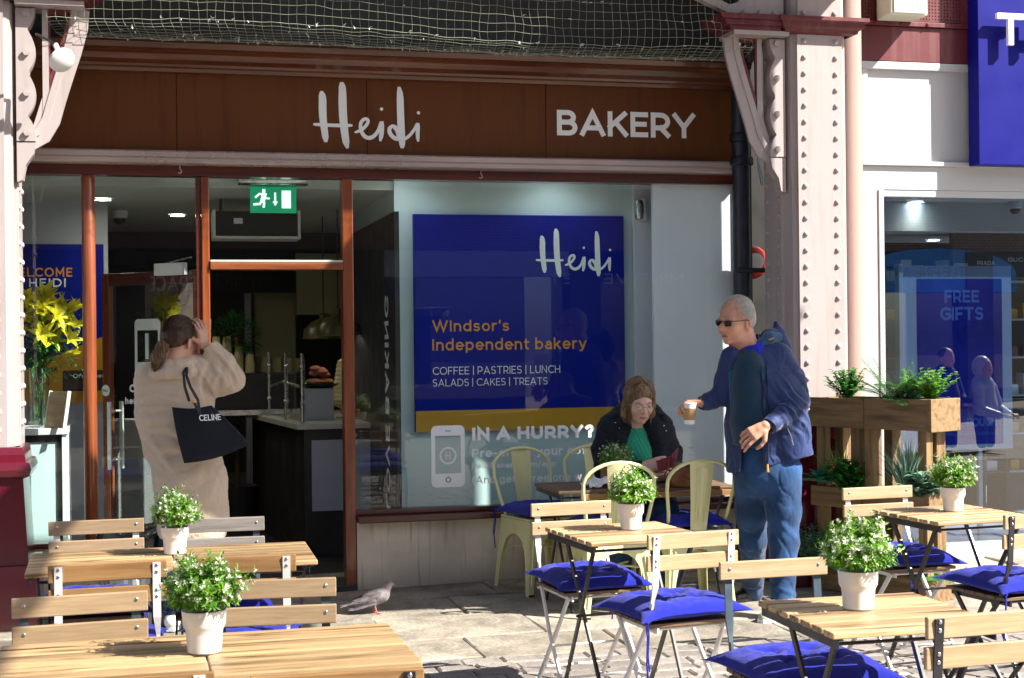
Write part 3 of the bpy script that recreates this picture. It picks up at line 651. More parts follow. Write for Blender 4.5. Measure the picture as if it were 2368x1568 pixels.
def phone_icon(parent, x0, x1, z0, z1, y, m):
    b = B(); W = x1-x0; t = W*.12; n = 0
    def T(x, z, o): return Vector((x, y-o, z))
    def band(xa, xb, za, zb, o): b.poly([T(xa, za, o), T(xb, za, o), T(xb, zb, o), T(xa, zb, o)])
    ribbon(b.bm, rrect(x0+t/2, x1-t/2, z0+t/2, z1-t/2, W*.10), t, .0004, closed=True, T=T)
    band(x0+t*.5, x1-t*.5, z0+t*.5, z0+W*.40, .0007)
    band(x0+t*.5, x1-t*.5, z1-W*.30, z1-t*.5, .0007)
    ribbon(b.bm, _arc((x0+x1)/2, (z0+z1)/2+W*.02, W*.23, W*.23, 0, 360, 24), W*.05, .0005, T=T)
    for dx in (-.055, .055): band((x0+x1)/2+dx*W-.012*W, (x0+x1)/2+dx*W+.012*W, (z0+z1)/2-W*.10, (z0+z1)/2+W*.14, .0005)
    band((x0+x1)/2-.09*W, (x0+x1)/2+.09*W, (z0+z1)/2+W*.01, (z0+z1)/2+W*.03, .0009)
    o = put('phone_graphic', b.mesh(), m, parent)
    g = B(); cx, cz = (x0+x1)/2, z0+W*.22
    ribbon(g.bm, _arc(cx, cz, W*.07, W*.07, 0, 360, 16), W*.025, .0012, T=T); ribbon(g.bm, rrect(cx-W*.08, cx+W*.08, z1-W*.17, z1-W*.15, W*.008), W*.01, .0012, closed=True, T=T)
    o2 = put('phone_graphic_mark', g.mesh(), M['slate_metal'], parent)
    return o, o2
a = atY(998, 1128, YG); c = atY(1074, 983, YG)
for o in phone_icon(shop, a.x, c.x, a.z, c.z, YG-.001, M['vinyl']):
    for v in o.data.vertices: v.co.y -= 9.05
# hooks under the head
for px in (416, 1112):
    x = fx(px, 8.97, 390); b = B().tube([(x, 8.97, 2.585), (x, 8.97, 2.555), (x+.008, 8.97, 2.545), (x+.010, 8.97, 2.535), (x, 8.97, 2.527), (x-.010, 8.97, 2.533)], .0022, 6)
    sp('hook', b, M['white_metal'], True)

# ------------------------------------------------------------------ room behind the bakery panes
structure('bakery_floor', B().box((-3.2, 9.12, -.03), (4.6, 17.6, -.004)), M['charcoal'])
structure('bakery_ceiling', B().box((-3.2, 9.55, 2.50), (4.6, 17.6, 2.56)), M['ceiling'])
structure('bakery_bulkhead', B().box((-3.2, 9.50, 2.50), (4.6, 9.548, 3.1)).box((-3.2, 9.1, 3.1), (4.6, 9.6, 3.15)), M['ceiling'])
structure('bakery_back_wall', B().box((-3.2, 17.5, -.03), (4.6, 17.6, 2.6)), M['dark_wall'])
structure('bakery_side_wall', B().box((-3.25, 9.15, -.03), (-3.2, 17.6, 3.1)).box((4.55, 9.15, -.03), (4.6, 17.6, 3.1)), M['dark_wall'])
# downlights
def downlight(x, y, z=2.498, power=10, r=.055, label=None, parent=None, m='lamp', col=(1, .86, .62)):
    t = thing('downlight', label, 'ceiling light', (x, y, z))
    put('trim', B().lathe([(r*1.25, .0), (r*1.25, -.006), (r, -.008), (r, .0)], n=20), M['white'], t)
    put('lens', B().lathe([(r*.98, -.003), (0, -.003)], n=20), M[m], t)
    if power:
        l = bpy.data.lights.new('downlight_lamp', 'SPOT'); l.energy = power; l.spot_size = math.radians(150); l.spot_blend = 1; l.shadow_soft_size = .12; l.color = col
        lo = bpy.data.objects.new('downlight_lamp', l); COL.objects.link(lo); lo.parent = t; lo.location = (0, 0, -.02)
    return t
for i, (px, py, lab) in enumerate([(238, 460, 'round downlight in the bakery ceiling left of the dome camera'), (228, 496, 'small round downlight lower behind the left mullion'), (410, 497, 'dim round downlight right of the dome camera'),
        (340, 588, 'far downlight above the door closer'), (760, 572, 'far downlight right of the heater in the transom light'), (650, 606, 'faint far downlight just above the transom'), (186, 548, 'downlight just left of the varnished mullion')]):
    p = atZ(px, py, 2.498)
    if p.y > 17: p = Vector((p.x*16.5/p.y, 16.5, 2.498))
    downlight(p.x, p.y, power=(6 if i in (0, 2, 3, 4) else 0), label=lab)

# display wall and poster behind the big pane
XW0, XW1 = fx(915, 9.45), fx(1512, 9.45)
structure('display_wall', B().box((XW0, 9.45, 0), (3.6, 9.5, 3.1)), M['display_wall'])
structure('display_wall_end', B().box((XW0, 9.502, 0), (XW0+.05, 11.9, 3.1)), M['display_wall'])
structure('display_side_return', B().box((fx(1470, 9.4), 9.40, 0), (3.6, 9.447, 3.1)), M['lavender'])
structure('display_ceiling', B().box((1.30, 9.11, 2.72), (3.9, 9.447, 2.76)), M['ceiling'])
for i_, x_ in enumerate((1.60, fx(1290, 9.26, 420))): downlight(x_, 9.20, 2.718, power=7, col=(.85, .95, 1), r=.04, label='small downlight over the big display pane, ' + ['left one added near the door post to brighten the wall', 'right one over the poster'][i_], m='lamp2')  # the left lamp is added to brighten the display wall
a = atY(962, 1000, 9.40); c = atY(1442, 495, 9.40)
pz0, pz1, px0, px1 = fz(967, 1000, 9.4), fz(962, 495, 9.4), a.x, c.x
pos = thing('wall_poster', 'large royal blue poster with mustard foot band hanging inside the big pane', 'poster', (px0, 9.40, pz0))
put('poster_board', B().box((0, 0, 0), (px1-px0, .048, pz1-pz0), .002), M['blue_poster'], pos)
zb = fz(965, 951, 9.4) - pz0
put('mustard_band', B().box((0.001, -.0012, 0.001), (px1-px0-.001, -.0002, zb)), M['gold'], pos)
def ptext(s, x0, y0, x1, capy, m, weight, gap=.2):
    a = atY(x0, y0, 9.4); c = atY(x1, y0, 9.4); t = atY(x0, capy, 9.4)
    text('poster_lettering', s, t.z-a.z, M[m], pos, (a.x-px0, -.0015, a.z-pz0), weight=weight, width=c.x-a.x, gap=gap)
ptext("Windsor's", 1000, 767, 1177, 741, 'orange_letter', .15)
ptext('independent bakery', 1000, 811, 1356, 784, 'orange_letter', .15)
ptext('COFFEE | PASTRIES | LUNCH', 1001, 867, 1295, 849, 'letter', .10)
ptext('SALADS | CAKES | TREATS', 1001, 894, 1266, 877, 'letter', .10)
s_ = (fx(1413, 9.4, 600)-fx(1239, 9.4, 600))/(2125-120)*2050
heidi('poster_lettering', s_, M['letter'], pos, (fx(1239, 9.4, 600)-px0-120/2050*s_, -.0015, fz(1290, 641, 9.4)-pz0), label='white handwritten word at the top right of the poster')
# black banner panel seen edge-on inside the pane
xb_ = fx(912, 9.3)
ban = thing('banner_panel', 'tall black panel with upright white lettering beside the pale display wall', 'banner', (xb_, 9.25, 0))
put('panel_board', B().box((0, 0, .12), (.03, 2.2, 2.34)), M['charcoal'], ban)
text('banner_lettering', 'I LOVE BAKING', .16, M['vinyl'], ban, (-.002, .42, .30), ux=(0, 0, 1), uz=(0, -1, 0), out=(-1, 0, 0), weight=.2, width=1.5)
# emergency exit sign
e0 = atY(575, 436, 9.55); e1 = atY(681, 497, 9.55)
ex = thing('exit_sign', 'green running-man exit sign hanging under a silver housing', 'exit sign', (e0.x, 9.42, e1.z))
W, H = e1.x-e0.x, e0.z-e1.z
put('sign_plate', B().box((0, 0, 0), (W, .012, H), .002), M['exit_green'], ex)
put('housing', B().lathe([(0, -.22), (.035, -.22), (.038, -.21), (.038, .21), (.035, .22), (0, .22)], n=20), M['steel'], ex, loc=(W/2, .01, H+.045), rot=(0, math.pi/2, 0), smooth=True)
b = B(); yy = -.0015
def pl(pts, o=0): b.poly([(x*W, yy-o, z*H) for x, z in pts])
pl([(.68, .18), (.88, .18), (.88, .86), (.68, .86)])
pl([(.52, .32), (.56, .32), (.56, .78), (.52, .78)]); pl([(.48, .44), (.54, .26), (.60, .44)], .0003)
T = lambda x, z, o: Vector((x, yy-o, z))
for i, (pts, w) in enumerate([([(.30, .68), (.27, .48)], .10), ([(.29, .70), (.20, .72), (.12, .60)], .045), ([(.30, .68), (.34, .56), (.40, .55)], .04), ([(.27, .50), (.30, .38), (.29, .24)], .05), ([(.26, .48), (.21, .34), (.09, .32)], .05), ([(.295, .84), (.295, .842)], .07)]):
    ribbon(b.bm, [(x*W, z*H) for x, z in pts], w*W, .0003*i, T=T)
put('running_man_symbol', b, M['exit_white'], ex)
# air heater above the door
h0 = atY(492, 552, 10.1); h1 = atY(695, 490, 10.1)
ht = thing('air_heater', 'black air curtain heater with white ends above the bakery doorway', 'heater', (h0.x, 10.1, h0.z))
W, H = h1.x-h0.x, h1.z-h0.z
put('casing', B().prism([(.02, 0, .02), (W-.02, 0, .02), (W-.02, 0, H), (.02, 0, H)], (0, .25, 0)), M['black_plastic'], ht)
for s in (0, 1): put('end_cap', B().box((s*(W-.02), -.01, 0), (s*(W-.02)+.02, .26, H+.01), .006), M['white'], ht)
put('grille_lip', B().box((.02, -.012, 0), (W-.02, .25, .018)), M['white'], ht)
put('rating_label', B().box((.14, -.003, H*.55), (.20, -.001, H*.75)), M['paper'], ht)
put('hanging_rail', B().box((.05, .1, H), (.07, .13, 2.498-h0.z)).box((W-.07, .1, H), (W-.05, .13, 2.498-h0.z)), M['black_metal'], ht)
# dome cameras
def dome(x, y, z, label, s=1.0):
    t = thing('dome_camera', label, 'security camera', (x, y, z))
    put('housing', B().lathe([(0, 0), (.055*s, 0), (.058*s, -.012), (.055*s, -.05*s), (.045*s, -.058*s)], n=20), M['white'], t, smooth=True)
    put('lens_dome', B().lathe([(.045*s, -.056*s), (.042*s, -.078*s), (.026*s, -.098*s), (0, -.104*s)], n=20), M['black_plastic'], t, smooth=True)
p = atZ(277, 487, 2.498); dome(p.x, p.y, 2.498, 'white dome camera on the bakery ceiling between mullion and door post')
# smoke detector / emergency light on display wall
p = atY(1482, 512, 9.40)
t = thing('wall_light', 'small grey oval bulkhead lamp high on the display wall end', 'light fitting', (p.x-.03, 9.395, p.z))
put('back_plate', B().box((.02, -.05, 0), (.055, -.0, .15), .008), M['white'], t)
put('cover', B().lathe([(0, 0), (.028, .01), (.034, .05), (.034, .10), (.028, .135), (0, .145)], (0.008, -.028, .002), 16), M['steel'], t, smooth=True)

# welcome poster, kiosk screen
a = atY(30, 935, 10.7); c = atY(239, 565, 10.7)
wp = thing('welcome_poster', 'blue and mustard welcome poster on the inside wall at far left', 'poster', (a.x, 10.7, a.z))
W, H = c.x-a.x, c.z-a.z
put('poster_board', B().box((0, 0, 0), (W, .02, H)), M['blue_poster'], wp)
put('mustard_field', B().poly([(0, -.001, 0), (W, -.001, 0), (W, -.001, H*.42), (W*.10, -.001, H*.22), (0, -.001, H*.22)]), M['gold'], wp)
def wt(s, x0, y0, x1, cy, m, wgt=.17, gap=.3):
    p = atY(x0, y0, 10.7); q = atY(x1, y0, 10.7); tt = atY(x0, cy, 10.7)
    text('poster_lettering', s, tt.z-p.z, M[m], wp, (p.x-a.x, -.002, p.z-a.z), weight=wgt, width=q.x-p.x, gap=gap)
wt('WELCOME', 12, 640, 167, 619, 'orange_letter'); wt('TO HEIDI', 5, 664, 152, 644, 'letter')
wt('KIOSK', 92, 859, 133, 850, 'charcoal', .25); wt('only', 98, 890, 116, 882, 'charcoal', .15)
structure('kiosk_wall', B().box((-3.2, 10.72, 0), (fx(252, 10.75), 10.8, 2.5)), M['panel_grey'])
p = atY(145, 905, 10.5); q = atY(250, 855, 10.5)
ks = thing('order_screen', 'black order screen with white words on the mustard poster', 'screen', (p.x, 10.5, p.z))
put('screen_body', B().box((0, 0, 0), (q.x-p.x, .03, q.z-p.z), .01), M['black_plastic'], ks)
text('screen_lettering', 'Order here', .028, M['letter'], ks, (.07, -.002, .09), weight=.15)
put('bracket', B().box((.1, .03, .05), (.2, .2, .1)), M['black_metal'], ks)
# white display cabinet
p0 = atY(30, 1215, 9.35); p1 = atY(156, 992, 9.35)
cb = thing('display_cabinet', 'white low cabinet with glass door under the vase of lilies', 'cabinet', (p0.x, 9.30, 0))
W, H = p1.x-p0.x, p1.z
put('carcass', B().box((0, 0, .30), (.02, .4, H-.03)).box((W-.03, 0, .30), (W, .4, H-.03)).box((0.02, .38, .30), (W-.03, .4, H-.03)).box((0, 0, .26), (W, .4, .30)), M['white'], cb)
put('top', B().box((-.01, -.012, H-.03), (W+.005, .42, H+.01), .003), M['white'], cb)
put('door', B().box((.03, .02, .31), (W-.045, .035, H-.05)), M['display_wall'], cb)
put('door_frame', B().box((.022, .012, H-.075), (W-.032, .045, H-.032)).box((W-.06, .012, .30), (W-.032, .045, H-.032)), M['black_plastic'], cb)
put('plinth', B().box((0.02, .03, 0), (W-.02, .38, .26)), M['charcoal'], cb)
# picture frame leaning
p = atY(104, 988, 9.35)
fr = thing('picture_frame', 'white-edged wooden frame seen from behind on the cabinet', 'picture frame', (p.x, 9.36, H+.012), rz=math.radians(-50))
put('frame', B().box((0, 0, 0), (.17, .015, .22), .002, rot=Matrix.Rotation(math.radians(-10), 3, 'X'), piv=(0, 0, 0)), M['pale_wood'], fr)
put('edge', B().box((-.006, -.004, 0), (.0, .02, .226), rot=Matrix.Rotation(math.radians(-10), 3, 'X'), piv=(0, 0, 0)).box((.1702, -.004, 0), (.178, .02, .226), rot=Matrix.Rotation(math.radians(-10), 3, 'X'), piv=(0, 0, 0)), M['white'], fr)

# vase of lilies
rl = random.Random(11)
p = atY(92, 985, 9.42)
VX, VY, VZ = p.x-.01, 9.44, H+.0135
vs = thing('lily_vase', 'tall clear glass vase of yellow lilies on the white cabinet', 'vase of flowers', (VX, VY, VZ))
put('vase', B().lathe([(.0, .003), (.055, .003), (.06, .01), (.062, .2), (.068, .36), (.066, .36), (.060, .2), (.056, .02), (0, .02)], n=24), M['clear'], vs, smooth=True)
def leaf(b, base, d, up, L, W, bend=.3, seg=3, fold=.15):
    d = Vector(d).normalized(); s = d.cross(Vector(up))
    s = s.normalized() if s.length > 1e-4 else Vector((1, 0, 0)); n = s.cross(d).normalized()
    prev = None; seg = max(seg, 2)
    for i in range(seg+1):
        t = i/seg; w = W*(math.sin(math.pi*(.08+.92*t)**.8) if t < 1 else 0)*.5+.0002
        c = Vector(base)+d*L*t - n*bend*L*t*t
        a = b.bm.verts.new(c - s*w + n*w*fold*2); m_ = b.bm.verts.new(c); e = b.bm.verts.new(c + s*w + n*w*fold*2)
        if prev:
            b.bm.faces.new((prev[0], prev[1], m_, a)); b.bm.faces.new((prev[1], prev[2], e, m_))
        prev = (a, m_, e)
b = B(); fol = B(); heads = []
for i in range(26):
    a = rl.uniform(0, 2*math.pi); rr = rl.uniform(.02, .20); hx, hy = .05+rr*math.cos(a)*1.05, -.03+rr*math.sin(a)*.45; hz = .56 + rl.uniform(-.05, .26)*(1-rr*1.9)
    heads.append((hx, hy, hz)); b0 = (rl.uniform(-.03, .03), rl.uniform(-.03, .03), .025)
    b.tube([b0, (b0[0]*.3+hx*.15, hy*.15, .34), (hx*.6, hy*.6, (.34+hz)/2), (hx, hy, hz)], .0035, 5)
    for k in range(9):
        t = rl.uniform(.1, .95); q = Vector((hx*t, hy*t, .30+(hz-.30)*t)); aa = rl.uniform(0, 6.28)
        leaf(fol, q, (math.cos(aa), math.sin(aa)*.7, rl.uniform(-.3, .7)), (0, 0, 1), rl.uniform(.06, .12), rl.uniform(.016, .03), .35)
    for k in range(3):
        q = Vector((b0[0]*.6, b0[1]*.6, rl.uniform(.12, .3))); aa = rl.uniform(0, 6.28); leaf(fol, q, (math.cos(aa)*.4, math.sin(aa)*.4, 1), (1, 0, 0), .08, .03)
for i in range(650):
    q = Vector((rl.gauss(.09, .08), rl.gauss(0, .05), rl.gauss(.50, .10)))
    aa = rl.uniform(0, 6.28); leaf(fol, q, (math.cos(aa), math.sin(aa), rl.uniform(-.5, .6)), (0, 0, 1), rl.uniform(.03, .06), rl.uniform(.007, .016), .2, seg=2)
put('stems', b, M['leaf_mid'], vs); put('leaves', fol, M['leaf_dark'], vs)
for k, (hx, hy, hz) in enumerate(heads + [(.17, -.06, .44), (.22, -.05, .60), (-.12, -.05, .62), (.05, -.08, .74), (-.05, -.1, .80), (.12, -.1, .68)]):
    b = B(); ax = Vector((hx*2.2+rl.uniform(-.4, .4), -.55+rl.uniform(-.5, .4), rl.uniform(-.2, .9))).normalized()
    u = ax.orthogonal().normalized(); v = ax.cross(u)
    opn = rl.uniform(.5, 1.05) if rl.random() < .8 else .12
    for j in range(6):
        a = j*math.pi/3 + (0 if j % 2 else .1); side = u*math.cos(a)+v*math.sin(a)
        leaf(b, Vector((hx, hy, hz)), ax + side*opn, ax, rl.uniform(.085, .115), .042 if j % 2 else .032, .55*opn, seg=4, fold=.1)
    for j in range(4):
        a = j*1.57; side = u*math.cos(a)+v*math.sin(a); b.tube([(hx, hy, hz), Vector((hx, hy, hz))+ax*.06+side*.012], .0012, 4)
    put('lily_bloom', b, M['lily'], vs)

# inner glass door standing ajar at 45 degrees
hx0, hy0 = .34, 9.16; ang = math.radians(135)
dr = thing('inner_glass_door', 'timber-edged glass door standing ajar behind the left pane', 'door', (hx0, hy0, 0), rz=ang)
DW = .84; DH = 1.965
put('stile', B().box((DW-.06, -.02, .02), (DW, .02, DH), .003), M['mahogany'], dr)
put('stile', B().box((0, -.02, .02), (.06, .02, DH), .003), M['mahogany'], dr)
put('rail', B().box((.062, -.018, DH-.08), (DW-.062, .018, DH-.002), .003), M['mahogany_shaded'], dr)
put('rail', B().box((.062, -.018, .02), (DW-.062, .018, .2), .003), M['mahogany_shaded'], dr)
put('glass_pane', B().poly([(.06, 0, .2), (DW-.06, 0, .2), (DW-.06, 0, DH-.08), (.06, 0, DH-.08)]), M['glass_door'], dr)
for s in (1, -1):
    put('pull_handle', B().box((DW-.105, s*.045, .72), (DW-.075, s*.06, 1.15), .004).tube([(DW-.09, 0, .78), (DW-.09, s*.045, .78)], .007).tube([(DW-.09, 0, 1.09), (DW-.09, s*.045, 1.09)], .007), M['white_metal'], dr)
put('door_closer', B().box((.10, .02, DH-.03), (.34, .065, DH+.045), .004), M['white'], dr)
put('closer_arm', B().box((.05, .03, DH+.05), (.32, .05, DH+.058), rot=Matrix.Rotation(.15, 3, 'Y')), M['steel'], dr)
def dtext(s, x, z, w, h, wt=.22):
    text('door_lettering', s, h, M['letter'], dr, (x, .002, z), ux=(-1, 0, 0), out=(0, 1, 0), weight=wt, width=w)
dtext('OPEN EARLY', .62, 1.21, .50, .05, .24); dtext('heidibakery.com', .66, 1.135, .50, .042, .22)
b = B(); Tn = lambda x, z, o: Vector((x, .002+o, z))
ribbon(b.bm, rrect(.36, .56, 1.32, 1.66, .02), .022, .0004, closed=True, T=Tn)
b.poly([(.36, .003, 1.33), (.56, .003, 1.33), (.56, .003, 1.40), (.36, .003, 1.40)]); b.poly([(.36, .003, 1.60), (.56, .003, 1.60), (.56, .003, 1.65), (.36, .003, 1.65)])
b.poly([(.45, .004, 1.42), (.48, .004, 1.42), (.48, .004, 1.58), (.45, .004, 1.58)])
put('phone_graphic', b, M['letter'], dr)
b = B().lathe([(0, 0), (.036, 0)], n=24); o = put('pull_disc', b, M['letter'], dr, loc=(DW-.03, .0225, 1.22), rot=(-math.pi/2, 0, 0))
text('door_lettering', 'PULL', .018, M['charcoal'], dr, (DW-.005, .024, 1.212), ux=(-1, 0, 0), out=(0, 1, 0), weight=.12, width=.05)

# serving counter
cA = atZ(688, 984, .93)            # near corner of the worktop
cB = atZ(566, 955, .93)            # where its left run ends
ct = thing('serving_counter', 'dark serving counter with pale worktop and grey front panel', 'counter', (cA.x, cA.y, 0))
dx, dy = cB.x-cA.x, cB.y-cA.y
top = [(0, 0, .90), (2.2, 0, .90), (2.2, .75, .90), (dx+1.1, dy+.1, .90), (dx, dy, .90)]
put('worktop', B().prism(top, (0, 0, .035)), M['worktop'], ct)
put('front', B().prism([(.05, .05, 0), (2.15, .05, 0), (2.15, .7, 0), (dx+1.0, dy, 0), (dx+.06, dy-.02, 0)], (0, 0, .899)), M['charcoal'], ct)
pA = atY(722, 1175, cA.y+.04)
put('front_panel', B().box((pA.x-cA.x, .03, .32), (1.6, .048, .82)), M['panel_grey'], ct)
for i, (px, y0, y1) in enumerate([(589, 818, 953), (619, 817, 962), (653, 817, 970), (692, 812, 975)]):
    t_ = [.93, .62, .31, .03][i]; q = Vector((cA.x+dx*t_+.05, cA.y+dy*t_+.02, .935))
    t = thing('display_post', ['thin', 'second', 'third', 'front'][i] + ' chrome post of the counter glass' + [' at the far left end', ' from the far left end', ' from the left', ' at the counter corner'][i], 'post', q, group='chrome posts on the serving counter')
    put('tube', B().tube([(0, 0, 0), (0, 0, .50)], .013 if i == 3 else .009, 10), M['steel'], t, smooth=True)
    put('clamp', B().ball((0, 0, .14), .017).ball((0, 0, .40), .017), M['steel'], t, smooth=True)
gs = thing('display_screen', 'clear glass screen between the chrome counter posts', 'glass screen', (cA.x, cA.y, .94))
put('sheet', B().poly([(.06, .03, 0), (dx+.05, dy, 0), (dx+.05, dy, .46), (.06, .03, .46)]), M['clear'], gs)
bx = atZ(705, 974, .935)
t = thing('pastry_case', 'pale grey box under the pastry plate beside the front chrome post', 'display box', (bx.x, bx.y+.05, .936))
put('box', B().box((0, 0, 0), (.22, .22, .235), .003), M['panel_grey'], t)
t = thing('pastry_plate', 'dark plate heaped with orange, pink and green buns on the grey box', 'plate of buns', (bx.x+.13, bx.y+.16, 1.173))
put('plate', B().lathe([(0, .02), (.11, .02), (.145, .035), (.145, .028), (.10, .0), (0, 0)], n=24), M['black_plastic'], t, smooth=True)
for i in range(13):
    a = i*2.4; r = .085*math.sqrt((i % 8)/7) if i < 8 else .04; z = .045 if i < 8 else .095+.012*(i-8)
    put('bun', B().ball((0, 0, 0), .038, 10, (1.15, 1, .62)), M[['pastry_green', 'pastry_orange', 'pastry_orange', 'pastry_pink'][(i if i < 8 else 3 + 0*i) % 4 if i < 11 else 3]], t, loc=(r*math.cos(a), r*math.sin(a), z), smooth=True)
t = thing('skewer_tray', 'tray of glazed pastries with sticks right of the grey box', 'pastry tray', (bx.x+.36, bx.y+.15, .936))
put('tray', B().box((-.1, -.1, 0), (.2, .12, .012), .002), M['steel'], t)
for i in range(8): put('pastry', B().ball((0, 0, 0), .032, 8, (1.2, 1, .8)), M['pastry_orange'], t, loc=(rl.uniform(-.07, .16), rl.uniform(-.07, .08), .035+.02*(i % 3)), smooth=True)
for i in range(3): put('stick', B().tube([(0, 0, 0), (.008, 0, .11)], .002, 5), M['kraft'], t, loc=(-.04+.08*i, 0, .05))
# cup stacks on a back shelf of the counter
M['cup_card'] = plain('cream_card', (.45, .40, .22), .8, var=.05)
sh = thing('cup_shelf', 'dark coffee machine housing behind the counter glass', 'coffee machine', (cA.x-.62, cA.y+1.55, .94))
put('body', B().box((0, 0, 0), (.75, .45, .33), .01), M['black_plastic'], sh)
put('spout', B().tube([(.55, -.06, .22), (.65, -.14, .26), (.78, -.10, .22)], .014, 8), M['steel'], sh)
put('drip_tray', B().box((.05, -.12, 0), (.7, -.001, .04)), M['steel'], sh)
for i, (dx_, n) in enumerate([(.06, 10), (.145, 14), (.23, 14), (.32, 9), (.41, 5)]):
    t = thing('cup_stack', 'inverted stack of cream paper cups, ' + ['leftmost by the wall', 'second from the left', 'middle one and tallest', 'fourth from the left', 'lowest and rightmost'][i], 'cups', (cA.x-.62+dx_, cA.y+1.7, 1.272), group='paper cup stacks behind the counter')
    b = B(); put('cup', b.lathe([(.041, 0), (.042, .004), (.038, .006), (.030, .085), (0, .086)], n=14), M['cup_card'], t)
    me = t.children[0].data
    for k in range(1, n): put('cup', me, None, t, loc=(0, 0, k*.016))
# pendants
for i, (px, py, d, lab) in enumerate([(748, 748, 11.6, 'left olive dome pendant lamp over the bakery counter'), (782, 738, 10.9, 'right larger-looking olive dome pendant lamp over the counter')]):
    q = atY(px, py, d); t = thing('pendant_lamp', lab, 'pendant lamp', (q.x, d, q.z-.12))
    put('shade', B().lathe([(.0, .20), (.03, .20), (.035, .155), (.10, .13), (.155, .07), (.165, 0), (.16, 0), (.15, .068), (.095, .12), (0, .14)], n=28), M['pendant'], t, smooth=True)
    put('cord', B().tube([(0, 0, .2), (0, 0, 2.5-q.z+.12)], .005, 6), M['black_plastic'], t)
    put('bulb', B().ball((0, 0, .06), .03), M['lamp'], t)
# cream wall and cupboards
cw = atY(590, 660, 13.5); cr = atY(825, 660, 13.5)
structure('cream_wall', B().box((cw.x, 13.5, .0), (2.6, 13.6, 2.2)), M['cream'])
structure('bakery_inner_soffit', B().box((-1.5, 13.3, 2.201), (4.5, 13.6, 2.498)), M['dark_wall'])
structure('dark_splashback', B().box((atY(684, 730, 13.45).x, 13.44, .0), (2.6, 13.498, fz(684, 730, 13.45))), M['dark_wall'])
for i in range(4):
    x0 = atY(684, 700, 13.3).x + i*.42
    t = thing('wall_cupboard', 'cream wall cupboard, ' + ['leftmost above the pendants', 'second from the left with knob', 'third from the left', 'fourth from the left near the post'][i], 'cupboard', (x0, 13.2, fz(684, 728, 13.2)), group='wall cupboards behind the bakery counter')
    put('carcass', B().box((0, .02, 0), (.415, .235, .55)), M['cream'], t)
    put('door', B().box((.003, 0, 0.003), (.412, .018, .547), .003), M['cream'], t)
    put('knob', B().ball((.36 if i % 2 == 0 else .05, -.015, .06), .014, 8), M['black_metal'], t)
# low shelves with jar, box and basket at the far end
q = atZ(505, 940, .92)
t = thing('side_shelf', 'pale side shelf unit behind the doorway', 'shelf unit', (q.x, q.y, 0))
put('shelf', B().box((0, 0, .885), (.62, .4, .92), .003), M['worktop'], t); put('shelf', B().box((.33, .2, 1.14), (.80, .5, 1.17), .003), M['worktop'], t)
put('support', B().box((.55, .1, 0), (.6, .35, .884)).box((.36, .45, .921), (.40, .49, 1.139)), M['charcoal'], t)
t = thing('bread_basket', 'small basket of rolls on the side shelf', 'basket', (q.x+.12, q.y+.15, .922))
put('basket', B().lathe([(0, 0), (.08, 0), (.10, .06), (.092, .06), (.07, .01), (0, .01)], n=16, sy=.7), M['kraft'], t)
for i in range(4): put('roll', B().ball((0, 0, 0), .035, 8, (1.3, 1, .8)), M['pastry_orange'], t, loc=(-.05+.035*i, 0, .07+.01*(i % 2)), smooth=True)
t = thing('napkin_box', 'white box on the side shelf', 'box', (q.x+.30, q.y+.1, .922)); put('box', B().box((0, 0, 0), (.13, .12, .12), .004), M['worktop'], t); put('flap', B().box((.01, .01, .121), (.12, .11, .124)), M['paper'], t)
t = thing('straw_jar', 'glass jar of red straws on the upper side shelf', 'jar', (q.x+.55, q.y+.32, 1.172)); put('jar', B().lathe([(0, 0), (.035, 0), (.038, .15), (.036, .15), (.033, .01), (0, .01)], n=14), M['clear'], t)
b = B()
for i in range(12): a = i*.55; b.tube([(.018*math.cos(a), .018*math.sin(a), .015), (.028*math.cos(a), .028*math.sin(a), .20)], .003, 5)
o = put('straws', b, M['red'], t); o['kind'] = 'stuff'
# dark foliage ball indoors
t = thing('indoor_plant', 'dark round leafy plant inside the bakery doorway', 'plant', atY(545, 830, 12.2))
t.location.z = 0
b = B(); q = atY(548, 780, 12.2); cz = q.z
for i in range(900):
    v = Vector((rl.gauss(0, 1), rl.gauss(0, 1), rl.gauss(0, 1))).normalized()*rl.uniform(.6, 1)*.20; leaf(b, Vector((v.x, v.y, cz+v.z)), v+Vector((0, 0, .02)), (0, 0, 1), rl.uniform(.03, .06), .018, .3, seg=2)
put('foliage', b, M['leaf_dark'], t); put('stem', B().tube([(0, 0, 0), (.01, 0, cz)], .02, 8), M['dark_wood'], t); put('pot', B().lathe([(0, 0), (.15, 0), (.18, .35), (.17, .35), (0, .30)], n=20), M['charcoal'], t)
dn = thing('dinner_sign', 'dim Dinner lettering on the dark back board', 'sign', atY(496, 662, 13.25)); 
put('board', B().box((-.05, .01, -.06), (.75, .03, .22)), M['dark_wall'], dn); text('sign_lettering', 'Dinner', .11, plain('faint_lettering', (.03, .03, .03), .6, var=0), dn, (.02, .008, 0), weight=.12)
structure('partition_post', B().box((atY(578, 800, 13.4).x-.04, 13.35, 0), (atY(578, 800, 13.4).x+.01, 13.49, 2.2)), M['panel_grey'])

